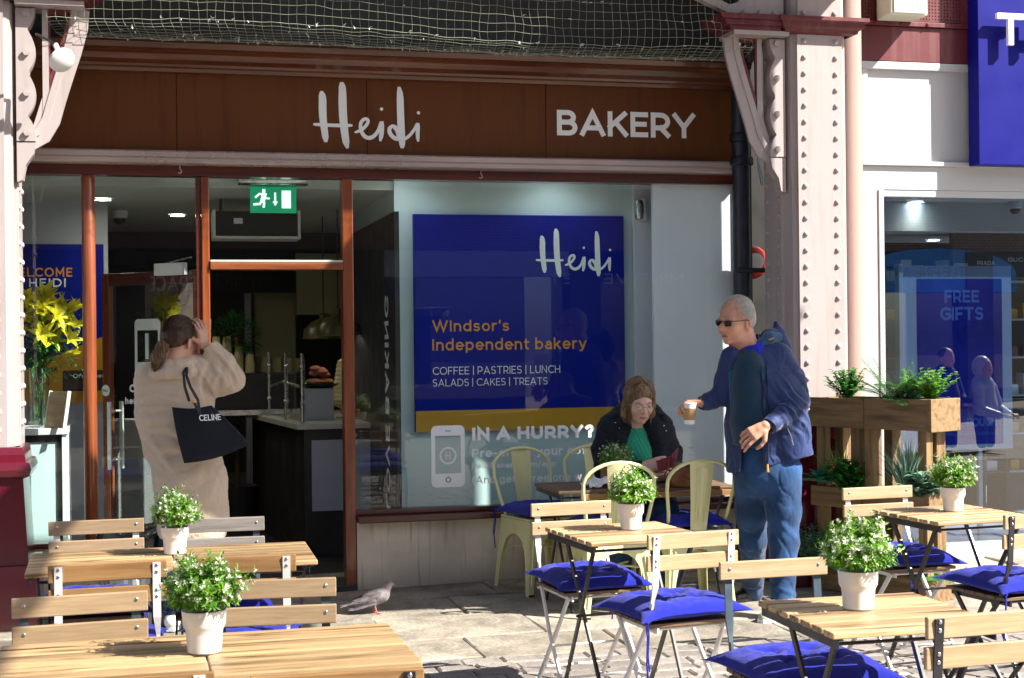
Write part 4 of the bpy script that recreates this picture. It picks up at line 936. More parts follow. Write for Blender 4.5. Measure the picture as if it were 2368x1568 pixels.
# ------------------------------------------------------------------ iron columns
def column(x0, w, yf, label, side):
    """x0: left edge of the riveted front plate; side=-1 shows its flank to the left (right-hand column)"""
    t = thing('iron_column', label, 'column', (x0+w/2, yf, 0))
    def P(x, y): return (x, y)
    hw = w/2
    prof = [(-hw, 0), (hw, 0), (hw, .02), (hw+.03, .03), (hw+.055, .12), (hw+.06, .13), (hw+.06, .38), (-hw-.06, .38), (-hw-.06, .13), (-hw-.055, .12), (-hw-.03, .03), (-hw, .02)]
    # shaft with a concave cove between the plates
    put('shaft', B().prism([(x, y, .97) for x, y in prof], (0, 0, 2.40)), M['pinkwhite'], t)
    put('shaft_top', B().prism([(x*.96, y*.98, 3.47) for x, y in prof], (0, 0, 1.4)), M['pinkwhite'], t)
    for s in (-1, 1): put('edge_bead', B().tube([(s*(hw+.052), .118, .97), (s*(hw+.052), .118, 3.37)], .009, 6), M['pinkwhite'], t)
    b = B(); z = 1.06
    while z < 3.36:
        for x in (-hw+.045, hw-.045): b.ball((x, .0, z), .0175, 10, (1, .8, 1))
        for s in (-1, 1):
            for y in (.165, .335): b.ball((s*(hw+.06), y, z+.03), .0175, 10, (.75, 1, 1))
        z += .0985
    z = 3.50
    while z < 4.2:
        for x in (-hw+.04, hw-.05): b.ball((x, .0, z), .0175, 10, (1, .75, 1))
        z += .10
    o = put('rivets', b, M['pinkwhite'], t, smooth=True); o['kind'] = 'stuff'
    def ring(e, z0, z1, e2=None):
        e2 = e if e2 is None else e2; b = B()
        q = lambda k: [(-hw-.06-k, -k), (hw+.06+k, -k), (hw+.06+k, .38+k), (-hw-.06-k, .38+k)]
        lo = [b.bm.verts.new((x, y, z0)) for x, y in q(e)]; hi = [b.bm.verts.new((x, y, z1)) for x, y in q(e2)]
        b.bm.faces.new(lo[::-1]); b.bm.faces.new(hi)
        for i in range(4): b.bm.faces.new((lo[i], lo[(i+1) % 4], hi[(i+1) % 4], hi[i]))
        return b
    put('plinth', ring(.09, -.02, .34, .085), M['burgundy'], t)
    put('plinth', ring(.045, .3405, .80, .02), M['burgundy'], t)
    b = B()
    q = lambda k: [(-hw-.06-k, -k), (hw+.06+k, -k), (hw+.06+k, .38+k), (-hw-.06-k, .38+k)]
    prev = None
    for e, z in [(.02, .8005), (.055, .815), (.065, .85), (.055, .885), (.035, .892), (.03, .93), (.015, .968), (.0, .969)]:
        lo = [b.bm.verts.new((x, y, z)) for x, y in q(e)]
        if prev:
            for i in range(4): b.bm.faces.new((prev[i], prev[(i+1) % 4], lo[(i+1) % 4], lo[i]))
        prev = lo
    put('plinth_moulding', b, M['burgundy'], t)
    # capital
    b = B(); prev = None
    for e, z in [(.0, 3.365), (.03, 3.375), (.035, 3.39), (.06, 3.405), (.065, 3.43), (.085, 3.44), (.085, 3.462), (.07, 3.466), (-.05, 3.4675)]:
        lo = [b.bm.verts.new((x, y, z)) for x, y in q(e)]
        if prev:
            for i in range(4): b.bm.faces.new((prev[i], prev[(i+1) % 4], lo[(i+1) % 4], lo[i]))
        prev = lo
    put('capital', b, M['burgundy_flat'], t)
    return t
XC0, XC1 = fx(1851, 8.3), fx(1955, 8.3)
colR = column(XC0, XC1-XC0, 8.3, 'tall riveted pinkish iron column right of the bakery, burgundy foot behind the planter', -1)
xl = fx(49, 8.5)      # right flank of the left column
colL = column(xl-.06-(XC1-XC0), XC1-XC0, 8.3, 'riveted pinkish iron column cut by the left edge of the view', 1)
# oval foundry plate on the right plinth
b = B(); b.lathe([(0, .012), (.085, .012), (.10, .006), (.11, .0)], n=28, sy=.62)
op = put('foundry_plate', b, M['burgundy'], colR, loc=(.02, -.0855, .22), rot=(math.pi/2, 0, 0), smooth=True)
text('foundry_lettering', 'FOUNDRY', .022, M['burgundy'], colR, (-.05, -.10, .21), weight=.2, width=.14, depth=.004)

# scrolled brackets; s=-1 reaches to the left (from the right column)
def bracket(t, s, hw):
    x0 = s*(hw+.06); yc = .10; th = .05
    def V(x, z, y=yc): return (x0 + s*x, y, z)
    arm = [(.335, 3.35), (.325, 3.25), (.29, 3.12), (.245, 2.98), (.205, 2.85), (.175, 2.74), (.13, 2.66), (.06, 2.62)]
    # arm: a T-shaped bar following the curve
    pts = [V(x, z) for x, z in arm]
    put('bracket_arm', B().tube(pts, 1, flat=(.10, .022)), M['pinkwhite'], t)
    put('bracket_arm_web', B().tube([V(x-.025, z+.012) for x, z in arm], 1, flat=(.035, .035)), M['pinkwhite'], t)
    put('bracket_inner_rib', B().tube([V(.29, 3.33), V(.27, 3.22), V(.225, 3.08), V(.185, 2.95), V(.15, 2.86), V(.155, 3.0), V(.16, 3.335), V(.28, 3.335)], 1, flat=(.04, .02)), M['burgundy_flat'], t)
    put('bracket_web', B().prism([V(.135, 3.345, yc-.012), V(.135, 2.70, yc-.012), V(.17, 2.76, yc-.012), V(.165, 3.345, yc-.012)], (0, .024, 0)), M['pinkwhite'], t)
    put('bracket_foot_web', B().prism([V(.13, 2.86, yc-.010), V(.06, 2.63, yc-.010), V(.13, 2.67, yc-.010), V(.175, 2.75, yc-.010), V(.20, 2.86, yc-.010), V(.215, 2.94, yc-.010)], (0, .02, 0)), M['pinkwhite'], t)
    # bolted, wavy fixing plate
    b = B(); pl = []
    for i in range(33):
        z = 3.34 - i*.0225; k = abs(math.sin((3.34-z)/.70*math.pi*3.0 + math.pi/2)); pl.append((.055+.045*k**.7, z))
    b.prism([V(x, z, yc-.05) for x, z in pl] + [V(.0, 2.62, yc-.05), V(.0, 3.34, yc-.05)], (0, .1, 0))
    put('bracket_fixing_plate', b, M['pinkwhite'], t)
    put('bracket_tail', B().prism([V(0, 2.615, yc-.045), V(.10, 2.615, yc-.045), V(.085, 2.55, yc-.045), V(.045, 2.49, yc-.045), V(.03, 2.41, yc-.045), V(0, 2.40, yc-.045)], (0, .09, 0)), M['pinkwhite'], t)
    for z in (3.31, 3.10, 2.88, 2.665):
        put('bolt', B().lathe([(0, 0), (.02, 0), (.02, .018), (0, .018)], n=6), M['pinkwhite'], t, loc=V(.055, z, yc-.05), rot=(math.pi/2, 0, 0))
    put('bracket_cap', B().prism([V(0, 3.348, -.02), V(.36, 3.348, -.02), V(.36, 3.375, -.02), V(0, 3.375, -.02)], (0, .24, 0)), M['pinkwhite'], t)
    for k, (e, z0, z1) in enumerate([(.38, 3.376, 3.40), (.42, 3.4005, 3.432), (.45, 3.4325, 3.464)]):
        put('capital', B().prism([V(.0601, z0, -.03-.02*k), V(e, z0, -.03-.02*k), V(e+.015, z1, -.03-.02*k), V(.0601, z1, -.03-.02*k)], (0, .26+.04*k, 0)), M['burgundy_flat'], t)
hw = (XC1-XC0)/2
bracket(colR, -1, hw); bracket(colL, 1, hw)
# lattice girder ends springing from the capitals
def girder(t, s):
    x0 = s*(hw+.06)
    def V(x, z, y=.06): return (x0+s*x, y, z)
    put('gusset_plate', B().prism([V(0, 3.467), V(.30, 3.467), V(.42, 3.52), V(.30, 3.56), V(.22, 3.64), V(.19, 3.75), V(.2, 4.1), V(0, 4.1)], (0, .02, 0)), M['pinkwhite'], t)
    b = B()
    for x, z in [(.26, 3.50), (.16, 3.50), (.06, 3.50), (.08, 3.6), (.08, 3.7), (.15, 3.78)]: b.ball(V(x, z, .06), .018, 10, (1, .7, 1))
    o = put('gusset_rivets', b, M['pinkwhite'], t, smooth=True); o['kind'] = 'stuff'
    put('girder_strut', B().tube([V(.30, 3.49, .08), V(.62, 3.62, .08), V(1.1, 3.80, .08), V(2.2, 4.3, .08)], 1, flat=(.06, .05)), M['pinkwhite'], t)
girder(colR, -1); girder(colL, 1)
bm_ = thing('canopy_beam', 'dark iron beam above the bird net between the columns', 'beam', (0, 8.35, 3.9))
put('beam', B().box((-1.2, -.08, .35), (4.2, .08, .8)), M['charcoal'], bm_)

# bird net: an upright sheet hung from the beam and a slack sheet running back to the cornice
rn = random.Random(5)
net = thing('bird_net', 'knotted bird netting strung over the bakery fascia', 'net', (0, 8.3, 3.3))
b = B(); XA, XB = -.50, 3.62
nx = int((XB-XA)/.05)
def foldz(x): return fz(800, 68, 8.3)-3.3 + .02*math.sin(x*2.1) - .012*(x-1)
def npt(i, j):
    x = XA + i*.05; 
    if j >= 0: v = Vector((x, .01*math.sin(i*.3+j), foldz(x) + j*.05))
    else:
        k = -j/11; v = Vector((x + .05*k*1.6, .52*k, foldz(x)*(1-k) + (3.292-3.3)*k - .035*math.sin(math.pi*k)))
    return v + Vector((noise.noise((i*.35, j*.35, 1))*.012, noise.noise((i*.3, j*.3, 7))*.02, noise.noise((i*.4, j*.4, 3))*.012))
NJ = range(-11, 13)
for i in range(nx+1): b.tube([npt(i, j) for j in NJ], .00125, 3, caps=False)
for j in NJ: b.tube([npt(i, j) for i in range(nx+1)], .0020 if j in (0, -11) else .00125, 3, caps=False)
put('twine', b, M['string'], net)
b = B()
for i in range(230):
    j = rn.choice([-11, -11, -10, -10, -9, -8, -6, -4, -2, 0, 0, 3, 5, 8]); q = npt(rn.randint(0, nx), j) + Vector((rn.uniform(-.02, .02), -.004, rn.uniform(-.006, .01)))
    for k in range(rn.choice((1, 2, 3))):
        d = Vector((rn.uniform(-1, 1), rn.uniform(-1, .3), rn.uniform(-1, 1))); leaf(b, q, d, (0, .3, 1), rn.uniform(.008, .022), rn.uniform(.005, .010), .4, seg=2)
o = put('caught_down', b, M['feather'], net); o['kind'] = 'stuff'
# unseen roof over the pavement, its outline cut to shade the front
roof = thing('shade_canopy', 'unseen canopy over the pavement, its outline cut to shade the bakery front', 'canopy', (0, 7.2, 4.5))
for a_, c_ in [((-3.6, .451), (4.85, 2.4)), ((-3.6, -1.75), (4.85, -1.301)), ((-3.6, -1.30), (1.0, -.451)), ((2.7, -1.30), (4.85, -.451)), ((-3.6, -.45), (.2, .45)), ((3.4, -.45), (4.85, .45)), ((4.851, -1.75), (6.5, -.65)), ((5.95, -2.05), (6.5, -1.751))]:
    put('shade_deck', B().box((a_[0], a_[1], 0), (c_[0], c_[1], .06)), M['panel_grey'], roof)
put('shade_deck', B().prism([(4.851, -.649, 0), (6.41, -.649, 0), (5.15, .21, 0), (4.851, .41, 0)], (0, 0, .06)), M['panel_grey'], roof)
put('sun_opening', B().poly([(.2, -.45, .03), (3.4, -.45, .03), (3.4, .45, .03), (.2, .45, .03)]).poly([(1.0, -1.30, .03), (2.7, -1.30, .03), (2.7, -.451, .03), (1.0, -.451, .03)]), M['clear'], roof)  # openings added so the sun reaches the lilies and left column
for x_ in (-3.4, -1.7, 0, 3.42, 4.75): put('rafter', B().box((x_, -1.7, -.15), (x_+.08, 1.9, -.001)), M['dark_wood'], roof)
put('outrigger', B().box((4.98, -1.4, -.12), (6.42, -1.3, -.001)), M['dark_wood'], roof)  # carries the added shading strips, unseen as well
structure('upper_wall', B().box((-3.6, 9.21, 3.3), (4.9, 9.4, 7.5)).box((-3.6, 8.98, 3.9), (4.9, 9.2, 7.5)), M['charcoal'])
structure('left_pier_wall', B().box((-3.6, 8.9, -.02), (XL-.002, 9.5, 7.5)), M['plasterpink'])
# lead-grey sheet behind the net at its right end
structure('gable_sheet', B().box((3.05, 9.10, 3.31), (3.98, 9.2, 4.4)), plain('slate_paint', (.045, .055, .075), .6, var=.3, scale=6))
# unseen glass roof added over the left-hand tables to halve the sun
gr = thing('sun_filter_roof', 'unseen glass roof added over the left hand tables to dim the sun', 'glass roof', (0, 0, 4.55))
M['sun_filter_glass'] = glass('sun_dimming_glass', (.64, .65, .66), 1.3, .5)  # grey tint only dims the sun on the tables below
for i in range(6):
    x = -6.2 + i*1.85
    put('sun_filter_pane', B().poly([(x+.03, -3.0, 0), (min(x+1.82, 4.72), -3.0, 0), (min(x+1.82, 4.72), 5.2, 0), (x+.03, 5.2, 0)]), M['sun_filter_glass'], gr)
for i in range(7): put('sun_filter_bar', B().box((-6.22+i*1.85, -3.0, -.05), (-6.18+i*1.85, 5.2, .02)), M['white_metal'], gr)

# rain pipe
pxl, pxr = fx(1697, 8.86), fx(1742, 8.86)
pr = (pxr-pxl)/2
pp = thing('rain_pipe', 'thick black cast iron rain pipe between bakery and column', 'pipe', ((pxl+pxr)/2, 8.86, 0))
put('pipe', B().tube([(0, 0, -.01), (0, 0, 4.0)], pr*.92, 20), M['pipe'], pp, smooth=True)
for z in (2.77, 2.62, 1.0): put('collar', B().lathe([(pr*.9, z), (pr*1.12, z+.01), (pr*1.12, z+.05), (pr*.95, z+.065)], n=20), M['pipe'], pp, smooth=True)
put('pipe_clip', B().box((-pr*1.1, -pr*1.15, 1.93), (pr*2.6, -pr*.6, 1.96), .004), M['pipe'], pp)
structure('recess_wall', B().box((3.802, 9.02, -.02), (4.60, 9.3, 4.4)), M['dark_wall'])
q = atY(1746, 607, 8.96)
t = thing('alarm_bell', 'round red alarm bell half hidden behind the black pipe', 'alarm bell', (q.x-.025, 8.96, q.z))
put('gong', B().lathe([(0, .07), (.04, .07), (.085, .055), (.105, .03), (.11, 0)], n=28), M['red'], t, rot=(math.pi/2, 0, 0), smooth=True)
put('label', B().lathe([(0, .0715), (.04, .0715), (.058, .066)], n=24), M['paper'], t, rot=(math.pi/2, 0, 0))
q = atY(1752, 318, 8.9)
t = thing('looped_rope', 'thin blue looped rope hanging beside the bracket', 'rope', (q.x, 8.9, q.z))
put('loop', B().tube([(0, 0, 0), (0, 0, -.14), (.0, 0, -.19), (.012, 0, -.25), (.02, 0, -.30), (.03, 0, -.31), (.035, 0, -.29), (.02, 0, -.22), (.006, 0, -.17)], .0028, 5), plain('blue_nylon', (.02, .22, .38), .6, var=0), t)
# round aerial on the left bracket
q = atY(143, 139, 8.12)
t = thing('wifi_dish', 'round white aerial strapped to the left iron bracket', 'aerial', q, rz=math.radians(18))
put('disc', B().lathe([(0, -.028), (.05, -.022), (.068, -.008), (.07, .004), (.062, .012), (0, .014)], n=28), M['white'], t, rot=(math.radians(-52), math.radians(-18), 0), smooth=True)
put('neck', B().tube([(0, .01, .01), (-.01, .03, .05), (-.02, .05, .09)], .014, 8), M['white'], t, smooth=True)
put('strap', B().tube([(-.02, .05, .085), (-.07, .03, .11), (-.13, .02, .13)], .007, 6), M['black_plastic'], t)

# ------------------------------------------------------------------ neighbouring shop on the right
ns = thing('perfume_shopfront', 'white painted shopfront with royal blue sign right of the iron column', 'shopfront', (5, 8.98, 0))
def np_(name, b, m, smooth=False, kind=None, label=None):
    me = b.mesh(name, smooth)
    for v in me.vertices: v.co.y -= 8.98; v.co.x -= 5
    o = put(name, me, m, ns)
    if kind: o['kind'] = kind
    if label: o['label'] = label
    return o
X0 = fx(1987, 8.98, 300); X1 = 8.2
xp_ = fx(1972, 8.8, 500)
np_('pilaster', B().tube([(xp_, 8.86, -.01), (xp_, 8.86, 5)], .095, 20), M['plasterpink'], True)
np_('pilaster_wall', B().box((4.60, 8.93, -.02), (X0-.002, 9.2, 5)), M['plasterpink'])
zt = fz(2100, 147, 8.98); zp = fz(2100, 375, 8.98)      # white fascia panel
np_('fascia_frame', B().box((X0, 8.94, zt-.05), (fx(2262, 8.94, 150), 9.0, zt), .003).box((X0, 8.94, zp), (X0+.045, 9.0, zt-.051), .003).box((X0, 8.93, zp-.03), (X1, 9.0, zp-.001), .003), M['shopwhite'])
np_('fascia_panel', B().box((X0+.046, 8.975, zp+.001), (X1, 9.0, zt-.051)), M['shopwhite'])
np_('lower_fascia', B().box((X0, 8.955, fz(2100, 440, 8.98)), (X1, 9.0, zp-.031), .002), M['shopwhite'])
zh = fz(2100, 440, 8.98)
xj0 = fx(2040, 8.98, 700)
np_('door_jamb', B().box((X0, 8.95, -.01), (X0+.115, 9.02, zh-.001), .003).box((X0+.118, 8.94, -.01), (xj0, 9.05, zh-.001), .003), M['shopwhite'])
np_('shop_head', B().box((xj0+.001, 8.96, zh-.045), (X1, 9.05, zh-.001), .003), M['shopwhite'])
np_('shop_sill', B().box((xj0+.001, 8.95, -.01), (X1, 9.05, .10), .004), M['shopwhite'])
np_('shop_pane', B().poly([(xj0, 9.0, .10), (X1, 9.0, .10), (X1, 9.0, zh-.046), (xj0, 9.0, zh-.046)]), M['glass_shop'])
# burgundy band and grille
zb0 = zt+.004; zb1 = zb0+.235; xg1 = fx(2250, 8.95, 100)
np_('burgundy_band', B().box((X0-.01, 8.94, zb0), (xg1, 9.0, zb1-.004), .002), M['burgundy_flat'])
np_('grille_frame', B().box((X0-.01, 8.92, zb1), (xg1, 8.955, zb1+.03), .002).box((xg1-.095, 8.925, zb1+.031), (xg1-.01, 8.958, 5)), M['burgundy_flat'])
b = B(); gx0, gx1 = X0, xg1-.096; n_ = 33; s = (gx1-gx0)/n_; zz0 = zb1+.045; rows_ = 22; hh = s*.32
for i in range(n_+1): b.box((gx0+i*s-hh, 8.94, zz0), (gx0+i*s+hh, 8.95, zz0+rows_*s))
for j in range(rows_+1): b.box((gx0, 8.9405, zz0+j*s-hh), (gx1, 8.9495, zz0+j*s+hh))
np_('perforated_grille', b, M['burgundy_flat'], kind='stuff')
np_('grille_backing', B().box((X0, 8.99, zb1), (xg1, 9.2, 5)), M['dark_wall'])
for i in range(5): np_('bolt', B().ball((X0+.1+i*.19, 8.92, zb1+.015), .012, 8), M['burgundy_flat'])
qa = atY(2060, 50, 8.72); qb = atY(2165, 0, 8.72); q0 = atY(2060, 30, 8.72)
ac = thing('vent_box', 'pale plastic junction box with a small printed label on the burgundy grille', 'electrical box', (q0.x, 8.72, atY(2060, 33, 8.72).z))
put('box', B().box((0, 0, 0), (.27, .20, .35), .012), plain('aged_plastic', (.62, .66, .55), .5, var=.08), ac)
put('lid', B().box((.02, -.008, .012), (.25, .0, .34), .004), plain('aged_plastic_lid', (.64, .68, .58), .5, var=.06), ac)
put('sticker', B().box((.18, -.0105, .03), (.245, -.0085, .075)), M['paper'], ac)
# blue sign board
xs0 = fx(2263, 8.80, 200); zs0 = fz(2262, 380, 8.80)
sg = thing('blue_sign_board', 'royal blue fascia board with raised white capitals at the top right', 'sign', (xs0, 8.80, zs0))
put('board', B().box((0, 0, 0), (X1-xs0, .13, 1.6), .003), M['blue_sign'], sg)
qt = atY(2320, 109, 8.80); tp = atY(2320, 36, 8.80); te = atY(2330, 36, 8.80)
tw = fx(2355, 8.8, 50)-fx(2292, 8.8, 50)
for i, ch in enumerate('TH'):
    text('raised_letter', ch, tp.z-qt.z, M['letter'], sg, (fx(2292, 8.8, 60)-xs0 + i*(tw+.03), -.045, qt.z-zs0), weight=.18, width=tw, depth=.03)
    x_ = fx(2292, 8.8, 60)-xs0 + i*(tw+.03)+tw/2
    put('stand_off', B().tube([(x_ if i == 0 else x_+tw*.4, -.045, qt.z-zs0+.1), (x_ if i == 0 else x_+tw*.4, 0, qt.z-zs0+.1)], .006, 6), M['steel'], sg)

# room behind the shop pane
structure('shop_floor', B().box((4.7, 9.06, -.03), (9.5, 14, -.004)), M['panel_grey'])
structure('shop_ceiling', B().box((4.66, 9.06, 2.52), (9.5, 10.0, 2.56)).box((4.66, 10.0, 2.30), (9.5, 10.05, 2.56)).box((4.66, 10.05, 2.36), (9.5, 14, 2.40)), M['ceiling'])
structure('shop_back_wall', B().box((4.66, 13.2, -.03), (9.5, 13.3, 2.36)).box((4.62, 9.06, -.03), (4.66, 13.3, 2.56)), M['dark_wall'])
for i, (px, py, zc, lab) in enumerate([(2118, 466, 2.518, 'bright oval downlight over the neighbouring shop window, left'), (2314, 473, 2.518, 'bright downlight at the right of the neighbouring shop window'), (2158, 555, 2.358, 'small lit downlight in the lower shop ceiling')]):
    p = atZ(px, py, zc); downlight(p.x, p.y, zc, power=7, r=.06, label=lab, m='lamp2')
p = atZ(2231, 486, 2.518); dome(p.x, min(p.y, 9.9), 2.518, 'white dome camera in the neighbouring shop window', .9)
def shelf_unit(px, label, lit):
    x = fx(px, 11.0, 700); t = thing('perfume_shelf', label, 'shelf', (x, 11.0, 0))
    put('back', B().box((0, .3, 0), (1.1, .32, 2.3)), M['dark_wall'], t); put('side', B().box((-.03, 0, 0), (-.001, .3, 2.3)), M['dark_wall'], t)
    for k in range(6):
        z = .35+.32*k; put('shelf_board', B().box((0, 0, z), (1.1, .299, z+.015)), M['panel_grey'] if lit else M['charcoal'], t)
        for j in range(8): put('perfume_box', B().box((.04+.13*j, .04, z+.0155), (.12+.13*j+.02*(j % 2), .16, z+.10+.045*((j*k) % 3)), .002), [M['gold'], M['cup_card'], M['paper'], M['burgundy']][(k+(j//3)) % 4], t)
    return t
shelf_unit(2330, 'stocked perfume shelves at the far right of the shop window', 1)
shelf_unit(2046, 'dim perfume shelves just inside the white jamb', 0)
# FREE GIFTS stand
a = atY(2090, 1045, 9.25); c = atY(2338, 615, 9.25)
fg = thing('free_gifts_panel', 'tall blue FREE GIFTS panel in a grey frame inside the shop window', 'poster stand', (a.x, 9.25, a.z))
W, H = c.x-a.x, c.z-a.z
put('backing', B().box((0, 0, 0), (W, .03, H), .003), M['panel_grey'], fg)
put('edge_post', B().box((-.035, -.02, -.9), (-.002, .04, H+.01), .004), M['worktop'], fg)
put('edge_post', B().box((W*.68, .0, -.9), (W*.68+.03, .03, -.001)), M['worktop'], fg)
M['free_blue'] = plain('deep_blue_print', (.006, .010, .24), .3, var=.25, scale=2)
M['free_txt'] = plain('mid_blue_print', (.10, .16, .52), .5, var=0)
put('print_field', B().poly([(W*.13, -.0015, H*.03), (W*.91, -.0015, H*.03), (W*.91, -.0015, H*.93), (W*.13, -.0015, H*.93)]), M['free_blue'], fg)
def ft(s, x0, y0, x1, cy, w=.2, gap=.16):
    p = atY(x0, y0, 9.25); q = atY(x1, y0, 9.25); tt = atY(x0, cy, 9.25)
    text('panel_lettering', s, tt.z-p.z, M['free_txt'], fg, (p.x-a.x, -.0025, p.z-a.z), weight=w, width=q.x-p.x, gap=gap)
ft('FREE', 2184, 700, 2263, 671); ft('GIFTS', 2174, 741, 2273, 710); ft('TRAVEL POUCH', 2150, 989, 2304, 969, .16); ft('WITH 100ML OR ABOVE PURCHASE', 2160, 1009, 2306, 1002, .12)
for s_, px, py, w_ in [('PRADA', 2260, 613, 40), ('GUCCI', 2331, 605, 50), ('ACROPOLE', 2205, 615, 33)]:
    p = atY(px, py, 10.9); q = atY(px+w_, py, 10.9)
    t = thing('brand_sign', 'white %s lettering on the dark shop bulkhead' % s_, 'lettering', p)
    text('letters', s_, .034 if s_ != 'ACROPOLE' else .022, M['letter'], t, (0, 0, 0), weight=.12, width=q.x-p.x)
structure('shop_bulkhead', B().box((fx(2200, 10.95, 600), 10.93, 1.98), (9.4, 10.98, 2.36)), M['charcoal'])

# ------------------------------------------------------------------ far side of the street, behind the camera: what the panes mirror
def brick_mat():
    m, t, p = _mat('street_brick'); N = t.nodes; Lk = t.links
    tc = N.new('ShaderNodeTexCoord'); mp = N.new('ShaderNodeMapping'); mp.inputs['Rotation'].default_value = (math.pi/2, 0, 0); Lk.new(tc.outputs['Object'], mp.inputs[0])
    bt = N.new('ShaderNodeTexBrick'); bt.inputs['Scale'].default_value = 4.4; bt.inputs['Color1'].default_value = (.16, .07, .045, 1); bt.inputs['Color2'].default_value = (.22, .11, .07, 1); bt.inputs['Mortar'].default_value = (.3, .27, .23, 1); Lk.new(mp.outputs[0], bt.inputs[0])
    Lk.new(bt.outputs[0], p.inputs['Base Color']); p.inputs['Roughness'].default_value = .85
    return m
M['brick'] = brick_mat()
opp = thing('opposite_terrace', 'brick terrace of shops across the street behind the viewer', 'building', (0, -9, 0))
put('wall', B().box((-18, -4, 3.2), (20, 0, 7.5)), M['brick'], opp)
for i in range(9):
    x = -17+i*4.2
    put('pier', B().box((x-.3, -.4, 0), (x+.3, .1, 3.19)), M['charcoal'], opp)
    put('shop_recess', B().box((x+.31, -3.5, 0), (x+3.89, -3.4, 3.19)), M['charcoal'], opp)
    put('shop_glass', B().poly([(x+.31, -.2, .4), (x+3.89, -.2, .4), (x+3.89, -.2, 2.7), (x+.31, -.2, 2.7)]), M['glass_shop'], opp)
    put('shop_fascia', B().box((x+.31, -.15, 2.701), (x+3.89, .05, 3.19)), [M['charcoal'], M['panel_grey'], M['blue_sign'], M['dark_wall']][i % 4], opp)
    for k in range(2): put('window', B().box((x+.6+k*1.6, .001, 4.4), (x+1.6+k*1.6, .04, 6.2)), M['white'], opp)
    for k in range(2): put('window_glass', B().box((x+.68+k*1.6, .041, 4.48), (x+1.52+k*1.6, .05, 6.12)), M['dark_wall'], opp)
# mirrored words: MINT VELVET opposite the big pane, CASTLE FINE ART opposite the neighbour, SPACE NK opposite the doorway
ysg = -8.94
for a_, b_, y_, s_, m_, h_, yp in [(1270, 1580, 656, 'MINT VELVET', M['letter'], .20, 9.05), (2050, 2290, 642, 'CASTLE FINE ART', M['charcoal'], .22, 9.0), (285, 455, 672, 'SPACE NK', M['letter'], .26, 9.05)]:
    d0 = _ray(b_, y_); d1 = _ray(a_, y_); t0 = (2*yp-ysg)/d0[1]; t1 = (2*yp-ysg)/d1[1]
    xh, xl_, z = d0[0]*t0, d1[0]*t1, EYE+d0[2]*t0
    # facing +Y, read from the street: its text runs towards -x
    text('shop_lettering', s_, h_, m_, opp, (xh, .058, z), ux=(-1, 0, 0), out=(0, 1, 0), weight=.12, width=xh-xl_)
    if 'CASTLE' in s_:
        put('blue_arch_board', B().prism([(xl_-.6, .0, z-.3), (xh+.6, .0, z-.3)] + [((xl_+xh)/2+((xh-xl_)/2+.6)*math.cos(k), .0, z+.1+.5*math.sin(k)) for k in [0, .3, .6, .9, 1.2, 1.57, 1.94, 2.24, 2.54, 2.84, 3.14]], (0, .055, 0)), plain('arch_blue', (.06, .28, .75), .6), opp)

# ------------------------------------------------------------------ folding bistro furniture
def slat_mesh(L, D, T, bev=.0025): return B().box((-L/2, -D/2, -T/2), (L/2, D/2, T/2), bev).mesh('slat')
def screw_mesh(): return B().lathe([(.0055, 0), (.0055, .0012), (.004, .0025), (0, .0028)], n=10).mesh('screw', True)
SCREW = None
BS = slat_mesh(.382, .016, .058, .003)      # back slat stands upright
SS = slat_mesh(.355, .054, .014)
TS = slat_mesh(.515, .0625, .018, .004)
def make_chair(metal, backwood, seatwood, cut=False):
    t = thing('bistro_chair', 'x', 'chair')
    bs = slat_mesh(.382, .016, .058, .003); ss = slat_mesh(.355, .054, .014)
    put('back_slat', bs, M[backwood], t, loc=(0, -.192, .759))
    if not cut: put('back_slat', bs, M[backwood], t, loc=(0, -.184, .678))
    for i in range(6): put('seat_slat', ss, M[seatwood], t, loc=(0, -.150+.0615*i, .443))
    for s in (-1, 1):
        b = B()
        b.tube([(s*.158, -.204, .783), (s*.158, -.196, .70), (s*.159, -.190, .60)], 1, flat=(.026, .006))
        b.tube([(s*.159, -.190, .60), (s*.161, -.181, .565), (s*.163, -.17, .53)], [1, .72, .5], flat=(.026, .012))
        b.tube([(s*.163, -.17, .53), (s*.166, -.150, .46), (s*.178, .0, .245), (s*.185, .205, .006)], 1, flat=(.009, .020))
        b.box((s*.185-.008, .19, 0), (s*.185+.008, .235, .008))
        put('front_leg', b, M[metal], t)
        b = B().tube([(s*.150, .16, .432), (s*.152, .05, .30), (s*.155, -.215, .006)], 1, flat=(.009, .020)); b.box((s*.155-.008, -.24, 0), (s*.155+.008, -.20, .008))
        put('rear_leg', b, M[metal], t)
        put('seat_bar', B().box((s*.142-.004, -.175, .412), (s*.142+.004, .185, .434)), M[metal], t)
        if SCREW is not None:
            for z in (.775, .752, .69, .668) if not cut else (.775, .752, .675, .62):
                yb = -.204 + (.783-z)*.09
                o = put('screw', SCREW, None, t, loc=(s*.158, yb-.0032, z), rot=(math.pi/2, 0, 0))
            for z in (.765, .684):
                if z < .7 and cut: continue
                put('screw', SCREW, None, t, loc=(s*.158, -.1838 if z > .7 else -.1758, z), rot=(-math.pi/2, 0, 0))
    for w_, y_, z_ in ((.18, -.145, .425), (.152, -.06, .18), (.182, .14, .085), (.155, -.165, .07), (.15, .155, .424)):
        put('cross_bar', B().tube([(-w_, y_, z_), (w_, y_, z_)], .0055, 8), M[metal], t)
    return t
